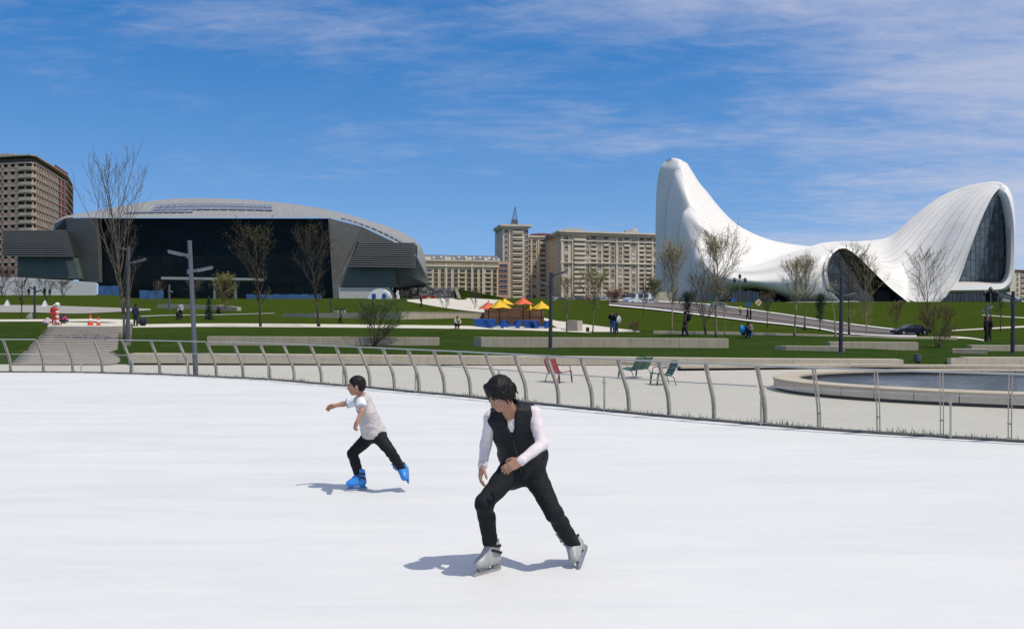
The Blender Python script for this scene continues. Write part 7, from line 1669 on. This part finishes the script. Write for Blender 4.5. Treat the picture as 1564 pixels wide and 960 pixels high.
# ------------------------------------------------------------------ vehicles
def vehicle(name, label, p, ang, L, W, H, col, kind='car', group=None):
    paint = mat('%s paint %.2f %.2f' % (name, col[0], col[2]), col, 0.3, 0.1, var=0.04, spec=0.6); gl_ = GDARK; th = thing(name, label, 'van' if kind in ('van', 'truck') else 'car', p, ang, group)
    if kind == 'car': body = [(-.50, .22), (-.49, .52), (-.46, .62), (-.30, .66), (.22, .64), (.44, .56), (.50, .44), (.50, .22)]; cab = [(-.34, .65), (-.24, .96), (.02, 1.0), (.12, .95), (.26, .64)]
    elif kind == 'van': body = [(-.50, .12), (-.50, .96), (-.46, 1.0), (.20, 1.0), (.33, .62), (.47, .52), (.50, .40), (.50, .12)]; cab = None
    else: body = [(.16, .12), (.16, .78), (.20, .82), (.38, .80), (.47, .52), (.50, .45), (.50, .12)]; cab = None
    mb = MB(); n = len(body)
    def ringp(P, y, k): return [(x*L, y, (z if z < 0.3 else z)*H) for x, z in P]
    for y, sc in ((-W/2+0.08, 1),): pass
    rows_ = [[(x*L*0.985, -W/2*0.86, z*H*(1 if z < .3 else .985)) for x, z in body], [(x*L, -W/2, z*H*(1 if z < .6 else .975)) for x, z in body], [(x*L, W/2, z*H*(1 if z < .6 else .975)) for x, z in body], [(x*L*0.985, W/2*0.86, z*H*(1 if z < .3 else .985)) for x, z in body]]
    mb.grid(rows_, closed=True, uv=False); mb.face(list(range(n))); k = len(mb.v); mb.face(list(range(k-1, k-n-1, -1)))
    if cab:
        m_ = len(cab); base_ = len(mb.v); r2 = [[(x*L, -W/2*(0.97 if z < .7 else .78), z*H) for x, z in cab], [(x*L, W/2*(0.97 if z < .7 else .78), z*H) for x, z in cab]]; mb.grid(r2, closed=True, uv=False); mb.face([base_+i for i in range(m_)]); mb.face([base_+2*m_-1-i for i in range(m_)])
    mb.build('body', paint, th, smooth=True, local=True, sharp=35)
    def pan(nm, pts, m, t=0.02):
        w = MB(); a, b, c = Vector(pts[0]), Vector(pts[1]), Vector(pts[2]); nn = (b-a).cross(c-a).normalized(); w.prism([Vector(q)+nn*t*0.6 for q in pts], -nn*t); w.build(nm, m, th, local=True)
    for s in (-1, 1):
        if cab:
            yb, yt = s*W/2*0.985, s*W/2*0.80
            pan('window', [(-.295*L, yb*.99, .69*H), (-.02*L, yb*.99, .68*H), (-.02*L, yt, .95*H), (-.215*L, yt, .93*H)], gl_); pan('window', [(.0*L, yb*.99, .68*H), (.22*L, yb*.99, .67*H), (.10*L, yt, .92*H), (.0*L, yt, .95*H)], gl_)
        else:
            x0, x1 = (.20, .37) if kind == 'van' else (.22, .40); pan('window', [(x0*L, s*(W/2+.01), .60*H), (x1*L, s*(W/2+.01), .58*H), (x0*L+.10*L, s*(W/2+.01), .76*H if kind == 'truck' else .88*H), (x0*L, s*(W/2+.01), .76*H if kind == 'truck' else .88*H)], gl_)
            if kind == 'van':
                for q in (-.28, -.04): pan('window', [((q-.09)*L, s*(W/2+.01), .58*H), ((q+.09)*L, s*(W/2+.01), .58*H), ((q+.09)*L, s*(W/2+.01), .88*H), ((q-.09)*L, s*(W/2+.01), .88*H)], gl_)
        for x in (-.30, .32):
            w = MB(); rw = 0.33 if kind == 'car' else 0.38; w.lathe([(rw*.55, -.11), (rw*.95, -.11), (rw, -.08), (rw, .08), (rw*.95, .11), (rw*.55, .11)], (x*L, s*(W/2-.10), rw), 16, M_=Matrix.Rotation(R(90), 3, 'X')); wh = w.build('wheel', BLACKM, th, local=True, smooth=True, sharp=40)
            w = MB(); w.lathe([(0.02, -.125), (rw*.55, -.118), (rw*.58, -.09), (rw*.58, .09), (rw*.55, .118), (0.02, .125)], (x*L, s*(W/2-.10), rw), 12, M_=Matrix.Rotation(R(90), 3, 'X')); w.build('rim', STEEL, wh, local=True, smooth=True, sharp=40)
        w = MB(); w.box((.492*L, s*W*.34, (.50 if kind == 'car' else .38)*H), (.05, W*.2, .10*H)); w.build('headlight', LENS, th, local=True); w = MB(); w.box((-.497*L, s*W*.38, .48*H), (.05, W*.14, .10*H)); w.build('tail_light', mat('red lens', (0.25, 0.015, 0.015), 0.3, var=0), th, local=True)
    if cab:
        pan('windscreen', [(.25*L, -W*.42, .66*H), (.25*L, W*.42, .66*H), (.13*L, W*.36, .93*H), (.13*L, -W*.36, .93*H)], gl_, 0.03); pan('rear_window', [(-.335*L, W*.42, .67*H), (-.335*L, -W*.42, .67*H), (-.25*L, -W*.36, .93*H), (-.25*L, W*.36, .93*H)], gl_, 0.03)
    elif kind == 'van': pan('windscreen', [(.335*L, -W*.44, .62*H), (.335*L, W*.44, .62*H), (.21*L, W*.42, .965*H), (.21*L, -W*.42, .965*H)], gl_, 0.05)
    else:
        pan('windscreen', [(.465*L, -W*.44, .54*H), (.465*L, W*.44, .54*H), (.39*L, W*.42, .78*H), (.39*L, -W*.42, .78*H)], gl_, 0.05); w = MB(); w.box((-.18*L, 0, .60*H), (.64*L, W*1.08, .72*H)); w.build('cargo_box', mat('beige tarpaulin', (0.42, 0.38, 0.29), 0.8, var=0.15), th, local=True); w = MB(); w.box((-.18*L, 0, .2*H), (.64*L, W*.8, .12*H)); w.build('chassis', BLACKM, th, local=True)
    return th
def car_at(u, v, lo=100):
    return gnd(u, v, lo)
vehicle('parked_car', 'dark blue saloon parked on the road behind the twiggy shrub', gnd(1391, 511.6, 90), R(186), 4.5, 1.75, 1.35, (0.010, 0.016, 0.035))
vehicle('delivery_van', 'white minibus van parked below the wide tan block', at(973, 465.5, 178), R(-152), 5.6, 2.1, 2.5, (0.66, 0.68, 0.70), 'van')
vehicle('truck', 'beige covered truck parked behind the white minibus', at(1001, 465, 186), R(-160), 6.4, 2.3, 2.7, (0.52, 0.50, 0.44), 'truck')
vehicle('parked_car', 'silver grey car on the road behind the trunk of the blossoming tree', at(1095, 473.5, 158), R(-165), 4.3, 1.75, 1.45, (0.36, 0.35, 0.34))
vehicle('parked_car', 'white car parked nose on beside the beige truck', at(990, 466, 176), R(-140), 4.3, 1.75, 1.4, (0.62, 0.62, 0.62))
vehicle('parked_car', 'beige van end partly hidden behind the purple leaved tree', at(950, 463, 196), R(-175), 5.0, 2.0, 2.2, (0.45, 0.43, 0.36), 'van')
for k, (u, col, lab) in enumerate(((846, (0.55, 0.56, 0.56), 'white car behind the lamp post before the tan block'), (859, (0.02, 0.022, 0.026), 'black car next to the white car before the tan block'), (872, (0.25, 0.26, 0.28), 'grey car in the parked row before the tan block'), (886, (0.03, 0.03, 0.04), 'dark navy car in the parked row behind the yellow green tree'), (898, (0.32, 0.05, 0.04), 'red car in the parked row behind the yellow green tree'), (911, (0.04, 0.045, 0.05), 'charcoal car right of the red car in the parked row'), (923, (0.56, 0.56, 0.54), 'white car at the right end of the parked row'))):
    vehicle('parked_car', lab, at(u, 463.2, 206), R(250+10*(k % 3)), 4.3, 1.75, 1.45, col, group='cars parked before the tan block')
mb = MB(); mb.prism([at(836, 463.0, 204), at(1000, 463.0, 204), at(1000, 461.8, 222), at(836, 461.8, 222)], (0, 0, -0.3)); tag(mb.build('parking_pavement', ROADM), kind='structure')
